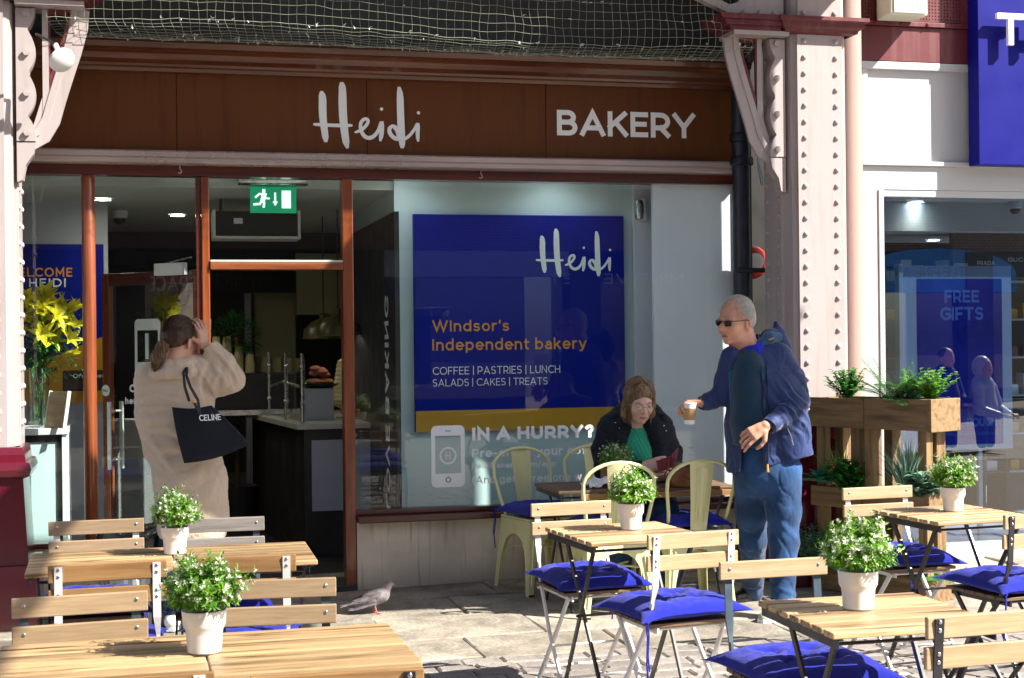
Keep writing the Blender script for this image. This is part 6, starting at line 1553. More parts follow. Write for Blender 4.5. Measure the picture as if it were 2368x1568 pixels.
# ------------------------------------------------------------------ bodies and garments grown from smooth unions
def rotm(ax, deg): return np.array(Matrix.Rotation(math.radians(deg), 3, ax), dtype=np.float32)
class SDF:
    def __init__(s): s.ops = []
    def cap(s, a, b, ra, rb=None, k=.02, op='+', sq=None):
        """tapered capsule; sq=(axis, factor) flattens it"""
        s.ops.append(('cap', np.array(a, 'f4'), np.array(b, 'f4'), ra, ra if rb is None else rb, k, op, sq)); return s
    def ell(s, c, r, k=.02, op='+', rot=None):
        s.ops.append(('ell', np.array(c, 'f4'), np.array(r, 'f4'), rot, None, k, op, None)); return s
    def chain(s, pts, rs, k=.02, sq=None):
        for i in range(len(pts)-1): s.cap(pts[i], pts[i+1], rs[i], rs[i+1], k, '+', sq)
        return s
    def cut(s, n, p):
        """keep only the side behind the plane"""
        n = np.array(n, 'f4'); s.ops.append(('pln', np.array(p, 'f4'), n/np.linalg.norm(n), None, None, 0, 'x', None)); return s
    def xf(s, Rm, T, sc=1.0, frm=0):
        """move the shapes added since index frm"""
        for i in range(frm, len(s.ops)):
            o = list(s.ops[i])
            if o[0] == 'cap': o[1] = Rm @ (o[1]*sc) + T; o[2] = Rm @ (o[2]*sc) + T; o[3] *= sc; o[4] *= sc
            else:
                o[1] = Rm @ (o[1]*sc) + T; o[2] = o[2]*sc; o[3] = Rm if o[3] is None else Rm @ o[3]
            o[5] *= sc
            s.ops[i] = tuple(o)
        return s
    def mesh(s, h=.005, name='body', smooth=1):
        lo = np.array([1e9]*3); hi = -lo
        for o in s.ops:
            if o[6] != '+': continue
            if o[0] == 'cap': r = max(o[3], o[4]); q = [np.minimum(o[1], o[2])-r, np.maximum(o[1], o[2])+r]
            else: r = o[2].max(); q = [o[1]-r, o[1]+r]
            lo = np.minimum(lo, q[0]); hi = np.maximum(hi, q[1])
        lo -= 4*h; hi += 4*h; N = np.ceil((hi-lo)/h).astype(int)+1
        F = np.full(N, .08, dtype=np.float32)
        ax = [lo[i]+h*np.arange(N[i]) for i in range(3)]
        for kind, A, Bq, C_, D, k, op, sq in s.ops:
            if kind == 'pln':
                X, Y, Z = np.meshgrid(*[ax[i].astype('f4') for i in range(3)], indexing='ij')
                F = np.maximum(F, (X-A[0])*Bq[0]+(Y-A[1])*Bq[1]+(Z-A[2])*Bq[2]); continue
            if kind == 'cap': r = max(C_, D); a = np.minimum(A, Bq)-r; b = np.maximum(A, Bq)+r
            else: r = Bq.max(); a = A-r; b = A+r
            m = k+.035
            i0 = np.clip(((a-m-lo)/h).astype(int), 0, N-1); i1 = np.clip(((b+m-lo)/h).astype(int)+2, 1, N)
            X, Y, Z = np.meshgrid(*[ax[i][i0[i]:i1[i]].astype('f4') for i in range(3)], indexing='ij')
            if kind == 'cap':
                d = Bq-A; L2 = max(float(d@d), 1e-9)
                px, py, pz = X-A[0], Y-A[1], Z-A[2]
                t = np.clip((px*d[0]+py*d[1]+pz*d[2])/L2, 0, 1)
                qx, qy, qz = px-t*d[0], py-t*d[1], pz-t*d[2]
                if sq is not None:
                    n = np.array(sq[0], 'f4'); n /= np.linalg.norm(n); dn = qx*n[0]+qy*n[1]+qz*n[2]; e = (1/sq[1]-1)
                    qx, qy, qz = qx+n[0]*dn*e, qy+n[1]*dn*e, qz+n[2]*dn*e
                v = np.sqrt(qx*qx+qy*qy+qz*qz) - (C_+(D-C_)*t)
            else:
                px, py, pz = X-A[0], Y-A[1], Z-A[2]
                if C_ is not None:
                    Rt = C_.T; px, py, pz = (Rt[0, 0]*px+Rt[0, 1]*py+Rt[0, 2]*pz, Rt[1, 0]*px+Rt[1, 1]*py+Rt[1, 2]*pz, Rt[2, 0]*px+Rt[2, 1]*py+Rt[2, 2]*pz)
                k0 = np.sqrt((px/Bq[0])**2+(py/Bq[1])**2+(pz/Bq[2])**2)+1e-6; k1 = np.sqrt((px/Bq[0]**2)**2+(py/Bq[1]**2)**2+(pz/Bq[2]**2)**2)+1e-6
                v = k0*(k0-1)/k1
            sl = tuple(slice(i0[i], i1[i]) for i in range(3)); f = F[sl]
            if op == '+':
                hh = np.clip(.5+.5*(f-v)/k, 0, 1); F[sl] = f*(1-hh)+v*hh-k*hh*(1-hh)
            else:
                v = -v; hh = np.clip(.5+.5*(v-f)/k, 0, 1); F[sl] = f*(1-hh)+v*hh+k*hh*(1-hh)
        # surface nets
        sgn = F < 0
        def cube(a): return [a[i:a.shape[0]-1+i, j:a.shape[1]-1+j, k:a.shape[2]-1+k] for i in (0, 1) for j in (0, 1) for k in (0, 1)]
        cs = cube(sgn); sm = sum(c.astype(np.uint8) for c in cs); act = (sm > 0) & (sm < 8)
        idx = np.argwhere(act); vid = -np.ones(act.shape, dtype=np.int32); vid[act] = np.arange(len(idx))
        off = [(i, j, k) for i in (0, 1) for j in (0, 1) for k in (0, 1)]
        vals = np.stack([F[idx[:, 0]+o[0], idx[:, 1]+o[1], idx[:, 2]+o[2]] for o in off], 1)
        acc = np.zeros((len(idx), 3)); cnt = np.zeros(len(idx))
        for a_ in range(8):
            for b_ in range(a_+1, 8):
                if sum(abs(off[a_][q]-off[b_][q]) for q in range(3)) != 1: continue
                va, vb = vals[:, a_], vals[:, b_]; mk = (va < 0) != (vb < 0)
                t = np.where(mk, va/(va-vb+1e-12), 0)
                p = np.array(off[a_])[None]+t[:, None]*(np.array(off[b_])-np.array(off[a_]))[None]
                acc[mk] += p[mk]; cnt[mk] += 1
        V = lo + h*(idx + acc/np.maximum(cnt, 1)[:, None])
        quads = []
        for d in range(3):
            e1, e2 = (d+1) % 3, (d+2) % 3
            s0 = [slice(None)]*3; s1 = [slice(None)]*3; s0[d] = slice(0, -1); s1[d] = slice(1, None)
            A0, A1 = sgn[tuple(s0)], sgn[tuple(s1)]; ch = np.argwhere(A0 != A1)
            ch = ch[(ch[:, e1] > 0) & (ch[:, e2] > 0) & (ch[:, e1] < act.shape[e1]) & (ch[:, e2] < act.shape[e2])]
            flip = A0[tuple(ch.T)]
            def vv(o1, o2):
                c = ch.copy(); c[:, e1] -= o1; c[:, e2] -= o2; return vid[c[:, 0], c[:, 1], c[:, 2]]
            q = np.stack([vv(1, 1), vv(0, 1), vv(0, 0), vv(1, 0)], 1); q[~flip] = q[~flip][:, ::-1]
            quads.append(q)
        Q = np.concatenate(quads); Q = Q[(Q >= 0).all(1)]
        me = bpy.data.meshes.new(name)
        me.vertices.add(len(V)); me.vertices.foreach_set('co', V.astype('f4').ravel())
        me.loops.add(len(Q)*4); me.loops.foreach_set('vertex_index', Q.ravel().astype(np.int32))
        me.polygons.add(len(Q)); me.polygons.foreach_set('loop_start', np.arange(0, len(Q)*4, 4, dtype=np.int32)); me.polygons.foreach_set('loop_total', np.full(len(Q), 4, dtype=np.int32))
        me.update(calc_edges=True); me.validate()
        if smooth:
            nb = np.zeros_like(V); c = np.zeros(len(V))
            for _ in range(smooth):
                nb[:] = 0; c[:] = 0
                for i in range(4):
                    np.add.at(nb, Q[:, i], V[Q[:, (i+1) % 4]]); np.add.at(c, Q[:, i], 1)
                V = V*.5+.5*nb/np.maximum(c, 1)[:, None]
            me.vertices.foreach_set('co', V.astype('f4').ravel())
        me.polygons.foreach_set('use_smooth', [True]*len(me.polygons)); me.update()
        return me
def displace(me, fn):
    n = len(me.vertices); co = np.empty(n*3, 'f4'); no = np.empty(n*3, 'f4')
    me.vertices.foreach_get('co', co); me.vertices.foreach_get('normal', no); co = co.reshape(-1, 3); no = no.reshape(-1, 3)
    d = fn(co); co += no*d[:, None]; me.vertices.foreach_set('co', co.ravel()); me.update(); return me
def waves(co, specs):
    """sum of folds: (centre, radius, direction, frequency, amplitude, phase)"""
    d = np.zeros(len(co), 'f4')
    for c, r, dr, fq, am, ph in specs:
        q = co-np.array(c, 'f4'); w = np.exp(-(q*q).sum(1)/(r*r)); dr = np.array(dr, 'f4'); dr = dr/np.linalg.norm(dr)
        wob = .6*np.sin(co[:, 0]*31+co[:, 2]*17+ph)+.5*np.sin(co[:, 1]*37-co[:, 2]*23+ph*2)
        s = np.sin((q@dr)*fq+ph+wob*1.9); d += am*.55*w*(s - .35*np.cos(2*(q@dr)*fq+wob*3))
    return d
def creases(co, amp, f=(9, 9, 9), seed=0, sharp=.16):
    """narrow pinched folds between softer swells"""
    out = np.zeros(len(co), 'f4'); f = np.array(f)
    for i, c in enumerate(co*f):
        n1 = abs(noise.noise(Vector(c)+Vector((seed, 0, 0)))); n2 = abs(noise.noise(Vector(c)*2.1+Vector((0, seed, 5))))
        out[i] = amp*((min(n1, sharp)/sharp-.7)+.45*(min(n2, sharp)/sharp-.7))
    return out
def head(s, Rm, T, sc=1.0, female=False, neck=None, elder=False):
    i = len(s.ops)
    s.ell((0, .012, .040), (.073, .094, .082), .02)
    s.ell((0, -.030, -.028), (.058, .062, .080), .03)
    s.cap((-.030, -.030, -.078), (.030, -.030, -.078), .026, k=.025)           # jaw
    s.ell((0, -.070, -.094), (.022, .018, .018), .02)                            # chin
    for x in (-1, 1):
        s.ell((x*.036, -.058, -.030), (.024, .024, .026), .02)
        s.cap((x*.012, -.083, .018), (x*.044, -.070, .016), .0095, .007, .014)
        s.ell((x*.031, -.094, .000), (.017, .014, .011), .012, '-')
        s.ell((x*.031, -.0735, -.001), (.0135, .0125, .0105), .004)
        s.ell((x*.074, .012, -.012), (.008, .019, .030), .006, rot=rotm('Z', x*-22))
        s.ell((x*.079, .006, -.012), (.004, .010, .016), .004, '-')
    s.cap((0, -.084, .012), (0, -.106, -.028), .0075, .0115, .008)
    for x in (-1, 1): s.ell((x*.012, -.094, -.032), (.0085, .011, .008), .006)
    s.cap((-.019, -.083, -.062), (.019, -.083, -.062), .0065, k=.008); s.cap((-.016, -.083, -.073), (.016, -.083, -.073), .007, k=.008)
    s.cap((-.025, -.086, -.0672), (.025, -.086, -.0672), .0022, k=.004, op='-'); s.cap((0, -.090, -.0672), (0, -.092, -.0672), .0025, k=.004, op='-')
    for x in (-1, 1): s.cap((x*.026, -.086, -.036), (x*.038, -.072, -.068), .0028, k=.010, op='-')
    s.cap((0, .020, -.06), (0, .035, -.16), .050 if female else .060, .052 if female else .066, .03)
    s.xf(Rm, np.array(T, 'f4'), sc, i)
def hand(s, W, D, N_, side, curl=(.4, .5, .5, .5), spread=.12, thumb=.6, sc=1.0):
    """wrist W, direction D to the fingers, N_ = back-of-hand normal, side=+1 thumb on D x N side"""
    D = np.array(D, 'f4'); D /= np.linalg.norm(D); N_ = np.array(N_, 'f4'); N_ -= D*(D@N_); N_ /= np.linalg.norm(N_); S = np.cross(D, N_)*side
    W = np.array(W, 'f4')
    s.cap(W+D*.0*sc, W+D*.03*sc, .026*sc, .030*sc, .012, sq=(N_, .62))
    for q in (-.028, -.010, .010, .028): s.cap(W+(D*.025+S*q*.7)*sc, W+(D*.080+S*q)*sc, .0135*sc, .0115*sc, .010)
    tips = []
    for j, q in enumerate((.030, .010, -.011, -.030)):
        L = (.043, .048, .045, .035)[j]; c = curl[j]; p = W+(D*(.085-abs(q)*.18)+S*q)*sc; a = 0; r = .0095
        base = D+S*spread*(q/.03)
        for seg in range(3):
            a += c*(.9 if seg == 0 else 1.1); d = base*math.cos(a) - N_*math.sin(a); d /= np.linalg.norm(d)
            l = L*(1, .62, .5)[seg]*sc; s.cap(p, p+d*l, r*sc, (r-.0008)*sc, .0035); p = p+d*l; r -= .0009
        tips.append(p)
    p = W+(D*.022+S*.026)*sc
    d = D*.55+S*.75-N_*thumb*.6; d /= np.linalg.norm(d); s.cap(p, p+d*.040*sc, .0150*sc, .0115*sc, .010); p = p+d*.040*sc
    d = D*.85+S*.25-N_*thumb*.8; d /= np.linalg.norm(d); s.cap(p, p+d*.032*sc, .0112*sc, .0098*sc, .004); p = p+d*.032*sc
    d = D*.9-S*.05-N_*thumb; d /= np.linalg.norm(d); s.cap(p, p+d*.024*sc, .0098*sc, .0085*sc, .004)
    return tips
def rot_to(face, pitch=0, roll=0):
    """head turned so that local -Y looks along face (x,y)"""
    a = math.atan2(face[0], -face[1])
    return np.array(Matrix.Rotation(a, 3, 'Z') @ Matrix.Rotation(math.radians(pitch), 3, 'X') @ Matrix.Rotation(math.radians(roll), 3, 'Y'), 'f4')
M['knit_navy'] = cloth('teal_navy_knit', (.012, .045, .085), .95, .4, 400, .6)
M['jacket'] = cloth('navy_softshell', (.016, .034, .125), .55, .35, 900, .15, .10)
M['lining'] = cloth('blue_fleece', (.03, .10, .20), .95, .5, 300, .5)
M['collar'] = cloth('cobalt_cotton', (.01, .02, .42), .85, .2, 900, .2)
M['denim'] = plain('blue_denim', (.022, .060, .155), .85, var=.55, scale=7, bump=.35, bscale=600, sheen=.2, spec=.2)
M['denim_dark'] = plain('dark_denim', (.012, .022, .05), .85, var=.3, scale=9, bump=.3, bscale=600)
M['coat_beige'] = cloth('beige_teddy_wool', (.70, .545, .41), 1.0, .7, 260, .8, .07)
M['black_coat'] = cloth('black_parka', (.010, .013, .022), .7, .1, 500, .2, .1)
M['green_knit'] = cloth('jade_knit', (.03, .40, .24), .95, .4, 160, 1.0, .15)
M['skin_pale'] = plain('pale_skin', (.74, .46, .37), .5, var=.08, scale=25, trans=.1, bump=.06, bscale=300)
M['hair_grey'] = plain('short_grey_hair', (.50, .46, .42), .7, var=.25, scale=60, bump=.8, bscale=350)
def hairmat(name, a, b, axis=2, rough=.38):
    m = wood(name, b, a, rough, axis, 2.2, rnd=0, bump=.6, streak=.55); m.node_tree.nodes['Principled BSDF'].inputs['Specular IOR Level'].default_value = .35; return m
M['hair_brown'] = hairmat('brown_hair', (.012, .005, .003), (.060, .027, .013))
M['hair_tail'] = hairmat('ash_brown_hair', (.028, .015, .006), (.13, .078, .036))
M['hair_bob'] = hairmat('highlighted_hair', (.05, .03, .018), (.26, .165, .09))
M['eyeball'] = plain('eye', (.5, .48, .45), .2, var=0)
M['shades'] = plain('dark_sunglass_lens', (.012, .006, .008), .08, var=0, coat=.5)
M['grip'] = plain('trainer_grey', (.35, .34, .33), .7, var=.2, scale=40)
def strandmat(name, a, b):
    m = leafmat(name, a, b, .15, .4); m.node_tree.nodes['Principled BSDF'].inputs['Specular IOR Level'].default_value = .4; return m
M['strand_brown'] = strandmat('brown_strand', (.012, .005, .003), (.085, .038, .018)); M['strand_tail'] = strandmat('ash_strand', (.035, .018, .008), (.24, .15, .07))
M['strand_bob'] = strandmat('highlighted_strand', (.05, .028, .015), (.52, .35, .21)); M['strand_grey'] = strandmat('grey_strand', (.42, .38, .35), (.75, .72, .68))
def hair_strands(nm, paths, m, t, Rm, T, sc, r=.0013):
    b = B()
    for p in paths:
        P_ = [tuple(Rm @ (np.array(c, 'f8')*sc) + T) for c in p]; n = len(P_)
        b.tube(P_, [r*(.9 if k == 0 else 1 if k < n-1 else .25) for k in range(n)], 3, caps=False)
    o = put(nm, b.mesh(fix=False, smooth=True), m, t); o['kind'] = 'stuff'; return o
def on_skull(v, k=1.04, r=(.081, .098, .086), c=(0, .012, .045)):
    d = np.array(v)-np.array(c); l = math.sqrt(sum((d[i]/r[i])**2 for i in range(3))); return tuple(np.array(c)+d/l*k)
def bob_paths(n):
    rs = random.Random(4); out = []
    for i in range(n):
        s = rs.choice((-1, 1)); y0 = rs.uniform(-.055, .075); p0 = (.012+rs.gauss(0, .002), y0, .2)
        ph = rs.uniform(-36, 80); tx, ty = s*math.cos(math.radians(ph)), .012+math.sin(math.radians(ph))*1.0
        k = 1.03+rs.uniform(0, .10); pts = [on_skull(p0, k)]
        tgt = (tx*.084, ty*.098, .005)
        for w in (.25, .5, .75, 1): pts.append(on_skull((p0[0]*(1-w)+tgt[0]*w, p0[1]*(1-w)+tgt[1]*w, .16*(1-w)+tgt[2]*w), k))
        x, y, z = pts[-1]; e = rs.uniform(.085, .135); fw = -.012 if ph < 0 else 0
        for w in (.4, .75, 1): pts.append((x*(1+.03*w-.10*w*w)+rs.gauss(0, .002), y+fw*w+rs.gauss(0, .002), z-e*w))
        out.append(pts)
    for i in range(36):      # thin parted fringe
        s = rs.choice((-1, 1)); x1 = s*rs.uniform(.030, .066); a = on_skull((.012, -.05+rs.uniform(-.02, .01), .2), 1.06); c_ = (x1, -.088+abs(x1)*.45, rs.uniform(.030, .052))
        out.append([a, on_skull((a[0]*.5+c_[0]*.5, a[1]*.4+c_[1]*.6-.01, .085), 1.05), c_, (c_[0]*1.12, c_[1]+.006, c_[2]-.02)])
    return out
def pulled_paths(n, tie_):
    rs = random.Random(6); out = []
    while len(out) < n:
        th, ph = rs.uniform(0, 6.28), rs.uniform(-.5, 1.5); v = (math.cos(th)*math.cos(ph)*.1, math.sin(th)*math.cos(ph)*.1+.012, math.sin(ph)*.1+.045)
        if v[1] < -.04 and v[2] < .09: continue
        if v[1] < .02 and v[2] < .02: continue
        k = 1.035+rs.uniform(0, .05); pts = [on_skull(v, k)]
        for w in (.3, .6, .85): pts.append(on_skull(tuple(v[i]*(1-w)+tie_[i]*w for i in range(3)), k))
        pts.append(tuple(tie_)); out.append(pts)
    return out
def crop_paths(n):
    rs = random.Random(8); out = []
    while len(out) < n:
        th, ph = rs.uniform(0, 6.28), rs.uniform(-.75, 1.55); d = np.array((math.cos(th)*math.cos(ph), math.sin(th)*math.cos(ph), math.sin(ph)))
        v = np.array(on_skull(tuple(d*.1+np.array((0, .012, .045))), 1.0, (.0765, .094, .084)))
        if v[1] < -.045 and v[2] < .10: continue
        if v[1] < .0 and v[2] < .025: continue
        if v[2] > .085 and rs.random() < .55: continue
        g_ = np.array((d[0]*.3, .5, -.7)) if v[2] < .09 else np.array((d[0]*.3, .8, .1)); e = v + d*.005 + g_*rs.uniform(.006, .012); out.append([tuple(v-d*.002), tuple((v+e)/2+d*.002), tuple(e)])
    return out
def person(px, zc, label, name='person'):
    """stand an empty at the ground where this sight line meets it; its axes run along and across the view"""
    u = (px-1184)/FPX
    x, y = zc*(math.sin(YAW)+u*math.cos(YAW)), zc*(math.cos(YAW)-u*math.sin(YAW))
    return thing(name, label, 'person', (x, y, 0), -YAW)
def mk(px0, zc):
    sc = zc/FPX; hor = 784 - ROLL*(px0-1184)
    return lambda px, py, dy=0: ((px-px0 - ROLL*(py-784)*-1*0)*sc*(1+dy/zc), dy, EYE-(py-hor)*sc*(1+dy/zc))

# ---- walking man with cup
ZM = 8.0; man = person(1762, ZM, 'elderly man in open blue jacket and sunglasses walking with a paper cup'); q = mk(1762, ZM)
F_ = (-.80, -.60)
Hc = q(1702, 742, .0)
b = SDF(); head(b, rot_to(F_, 7, 3), Hc, 1.06)
neckb = np.array(q(1738, 822, .03))
b.cap((Hc[0]+.035, Hc[1]+.03, Hc[2]-.06), tuple(neckb), .062, .060, .03)
b.ell((Hc[0]-.80*.108, Hc[1]-.60*.108, Hc[2]-.034), (.017, .017, .019), .012)
b.cap(tuple(neckb), q(1752, 900, .06), .055, .09, .05); b.cap(q(1752, 900, .06), q(1762, 1060, .05), .095, .10, .05)
# arms inside the sleeves, hands
b.cap(q(1706, 838, .05), q(1668, 905, .02), .032, .034, .02); wr = np.array(q(1619, 930, -.02)); b.cap(q(1668, 905, .02), tuple(wr), .036, .026, .02)
hand(b, wr, (-1, -.05, .02), (.05, .25, 1), 1, curl=(.95, .85, .8, .75), thumb=1.5, sc=1.02)
b.cap(q(1802, 845, .05), q(1842, 925, .02), .032, .034, .02); wl = np.array(q(1752, 985, -.22)); b.cap(q(1842, 925, .02), tuple(wl), .036, .028, .02)
hand(b, wl, (-.72, -.15, -.40), (.15, -.75, .55), -1, curl=(.35, .5, .55, .6), thumb=.5, sc=1.08)
b.cap(q(1735, 1085, .05), q(1748, 1250, .25), .075, .055, .04); b.cap(q(1748, 1250, .25), q(1764, 1362, .50), .05, .035, .03)
b.cap(q(1800, 1085, .02), q(1797, 1250, -.05), .075, .055, .04); b.cap(q(1797, 1250, -.05), q(1790, 1395, -.12), .05, .035, .03)
put('body', b.mesh(.0045, 'body'), M['skin_red'], man)
Rh = rot_to(F_, 7, 3); Hn = np.array(Hc, 'f4')
def hp(x, y, z, R_=None, H_=None, sc=1.06): return tuple((Rh if R_ is None else R_) @ np.array((x, y, z), 'f4')*sc + (Hn if H_ is None else H_))
# hair
b = SDF(); i = 0
b.ell((0, .024, .046), (.0775, .092, .083), .01); b.ell((0, .055, .0), (.072, .058, .062), .02)
b.ell((0, -.075, .055), (.072, .050, .075), .03, '-'); b.ell((0, -.05, -.055), (.12, .085, .060), .02, '-')
for x in (-1, 1): b.ell((x*.085, .005, -.02), (.03, .024, .034), .01, '-')
b.xf(Rh, Hn, 1.06)
me = b.mesh(.0045, 'hair'); displace(me, lambda co: np.array([noise.noise(Vector(c)*90)*.0015 for c in co], 'f4')); put('hair', me, M['hair_grey'], man); hair_strands('hair_strands', crop_paths(2600), M['strand_grey'], man, Rh, Hn, 1.06, r=.0007)
# sunglasses
g = B()
for x in (-1, 1):
    cpt = [hp(x*.033+dx, -.095+abs(dx+x*.008)*.25, .000+dz) for dx, dz in [(-.022, .012), (.022, .013), (.024, .0), (.018, -.013), (-.012, -.014), (-.022, -.004)]]
    g.prism(cpt, tuple(Rh @ np.array((0, -.003, 0))))
put('sunglass_lens', g, M['shades'], man)
g = B()
for x in (-1, 1): g.tube([hp(x*.056, -.088, .011), hp(x*.078, -.055, .010), hp(x*.083, -.01, .010), hp(x*.080, .018, .004)], .0028, 6)
g.tube([hp(-.012, -.099, .008), hp(0, -.101, .010), hp(.012, -.099, .008)], .0022, 6); g.tube([hp(-.056, -.088, .012), hp(-.033, -.0995, .0145), hp(-.012, -.0995, .010)], .002, 6); g.tube([hp(.056, -.088, .012), hp(.033, -.0995, .0145), hp(.012, -.0995, .010)], .002, 6)
put('sunglass_frame', g, M['black_plastic'], man)
put('lips', B().tube([hp(-.019, -.0895, -.0672), hp(0, -.0945, -.0668), hp(.019, -.0895, -.0672)], [.0018, .0035, .0018], 8), plain('old_lip', (.38, .15, .12), .6, var=0), man, smooth=True)
g = B()
for x in (-1, 1): g.tube([hp(x*.018, -.092, .0205), hp(x*.033, -.090, .0245), hp(x*.047, -.080, .020)], .0026, 5)
put('eyebrow', g, M['hair_grey'], man)
# sweater
b = SDF(); ch = np.array(q(1722, 900, -.02))
b.chain([q(1733, 824, .0), q(1730, 850, -.015), q(1727, 900, -.025), q(1727, 980, -.035), q(1730, 1090, -.03)], [.072, .085, .092, .096, .094], .04); b.cut((-.1, 0, -1), q(1722, 1030, 0))
me = b.mesh(.006, 'jumper'); displace(me, lambda co: waves(co, [((-.08, -.1, 1.15), .2, (.3, 0, 1), 60, .002, 1)])); put('jumper', me, M['knit_navy'], man)
# shirt collar
cl = B(); nc = (neckb[0]-.014, neckb[1]-.008); fa = math.atan2(F_[1], F_[0])
for s in (-1, 1):
    p = []
    for k in range(8):
        a = fa+s*(.10+k*.43); zt_ = neckb[2]+.024+.013*k; wd = .092-.009*k
        p.append(((nc[0]+.080*math.cos(a), nc[1]+.080*math.sin(a), zt_), (nc[0]+(.112-.004*k)*math.cos(a+(0 if k else s*.35)), nc[1]+(.112-.004*k)*math.sin(a+(0 if k else s*.35)), zt_-wd)))
    for (a0, b0), (a1, b1) in zip(p, p[1:]): cl.prism([a0, a1, b1, b0], (.0, .0, .004))
put('shirt_collar', cl, M['collar'], man)
# jacket: two fronts, back and sleeves, open at the front
b = SDF()
b.chain([q(1744, 846, .05), q(1748, 900, .04), q(1748, 985, .04), q(1748, 1110, .04)], [.125, .150, .158, .165], .05)
b.chain([q(1788, 840, .03), q(1802, 905, .02), q(1816, 985, .0), q(1838, 1110, .0)], [.075, .105, .115, .115], .06)
b.cap(q(1708, 826, .03), q(1796, 822, .05), .055, .062, .05)
n0 = len(b.ops)
# opening
b.cap(q(1728, 800, -.13), q(1727, 900, -.16), .070, .078, .006, '-'); b.cap(q(1727, 900, -.16), q(1730, 1140, -.16), .078, .080, .006, '-')
b.cap(q(1727, 830, -.08), q(1730, 1140, -.08), .058, .066, .006, '-'); b.ell(q(1722, 800, -.02), (.085, .11, .07), .02, '-')
# hem cut
b.cut((.22, 0, -1), q(1757, 1076, 0))
# sleeves
b.chain([q(1804, 824, .04), q(1834, 880, .03), q(1844, 928, .01)], [.070, .066, .062], .03)
b.chain([q(1844, 928, .01), q(1808, 958, -.11), q(1765, 982, -.20)], [.062, .053, .047], .02)
b.chain([q(1690, 826, .0), q(1678, 880, .02), q(1668, 915, .02)], [.060, .055, .052], .03)
b.chain([q(1668, 915, .02), q(1640, 926, .0), q(1622, 930, -.015)], [.052, .045, .040], .02)
e1 = q(1765, 982, -.20); e2 = q(1620, 930, -.02)
b.cap(q(1762, 984, -.205), q(1740, 996, -.24), .034, .04, .004, '-'); b.cap(q(1621, 930, -.02), q(1600, 931, -.03), .030, .04, .004, '-')
me = b.mesh(.0055, 'jacket')
displace(me, lambda co: waves(co, [(q(1828, 945, -.08), .12, (.7, .2, .7), 110, .014, .4), (q(1795, 968, -.14), .10, (.8, .4, .35), 105, .010, 1.4), (q(1850, 890, .0), .12, (.2, .3, 1), 60, .007, 2.0), (q(1830, 1000, -.05), .16, (.5, 0, .9), 45, .005, .3), (q(1650, 925, .0), .08, (1, 0, .3), 90, .005, 1), (q(1790, 900, -.05), .20, (1, 0, .25), 42, .004, 2)]) + creases(co, .0042, (9, 9, 6), 3))
put('jacket', me, M['jacket'], man)
# hood
b = SDF(); hc = q(1790, 795, .07)
b.chain([q(1756, 806, .02), q(1784, 782, .06), q(1806, 776, .10)], [.032, .045, .040], .03); b.chain([q(1806, 776, .10), q(1814, 806, .11), q(1800, 830, .10)], [.040, .052, .06], .03); b.chain([q(1752, 800, .02), q(1768, 830, .0), q(1800, 822, .03)], [.03, .035, .045], .03); b.cap(q(1802, 748, .10), q(1808, 778, .10), .014, .032, .02)
b.ell(q(1768, 780, .0), (.045, .06, .035), .02, '-')
me = b.mesh(.0055, 'hood'); put('hood', me, M['jacket'], man)
b = SDF(); b.chain([q(1756, 795, .0), q(1780, 782, .025), q(1800, 780, .05)], [.022, .035, .03], .02); put('hood_lining', b.mesh(.005, 'lining'), M['lining'], man)
# front edges and lining strips, zips, cuffs
jb = B()
for pts, w in [([q(1684, 815, -.03), q(1690, 900, -.05), q(1694, 1000, -.03), q(1698, 1070, .0)], .035)]:
    jb.tube([(p[0], p[1], p[2]) for p in pts], 1, flat=(w, .012))
put('jacket_lining', jb, M['lining'], man)
jb = B(); jb.tube([q(1757, 850, -.085), q(1759, 900, -.10), q(1759, 980, -.10), q(1760, 1066, -.095)], 1, flat=(.016, .03)); put('front_facing', jb, M['lining'], man)
put('zip_line', B().tube([q(1763, 842, -.10), q(1764, 900, -.115), q(1764, 980, -.12), q(1764, 1070, -.115)], 1, flat=(.006, .008)), M['black_plastic'], man)
put('pocket_zip', B().tube([q(1808, 991, -.150), q(1817, 1012, -.150), q(1821, 1030, -.145)], .003, 5), M['steel'], man)
put('toggle', B().tube([q(1776, 786, -.02), q(1788, 782, -.03)], .004, 6), M['orange_letter'], man)
put('zip_pull', B().tube([q(1763, 1074, -.115), q(1764, 1092, -.115)], .006, 6), M['orange_letter'], man)
put('cuff', B().tube([q(1770, 978, -.195), q(1762, 985, -.208)], .047, 14), M['jacket'], man, smooth=True)
# jeans
b = SDF()
b.chain([q(1770, 1052, .02), q(1772, 1090, .02)], [.145, .15], .05, sq=((0, 1, 0), .8))
b.chain([q(1738, 1090, .04), q(1744, 1180, .14), q(1750, 1252, .22), q(1760, 1310, .36), q(1768, 1368, .50)], [.104, .088, .075, .068, .062], .03)
b.chain([q(1806, 1090, .0), q(1806, 1180, -.02), q(1805, 1250, -.04), q(1798, 1320, -.07), q(1797, 1392, -.10)], [.106, .092, .078, .070, .066], .03)
me = b.mesh(.006, 'jeans')
displace(me, lambda co: waves(co, [(q(1800, 1245, -.1), .09, (.6, 0, 1), 48, .009, .5), (q(1745, 1250, .15), .09, (-.5, 0, 1), 48, .009, 1.5), (q(1797, 1375, -.1), .07, (.3, 0, 1), 95, .009, 0), (q(1766, 1350, .45), .07, (.2, 0, 1), 95, .009, 2), (q(1775, 1110, 0), .14, (1, 0, .5), 40, .006, 0)]) + creases(co, .0036, (9, 9, 6), 8))
put('jeans', me, M['denim'], man)
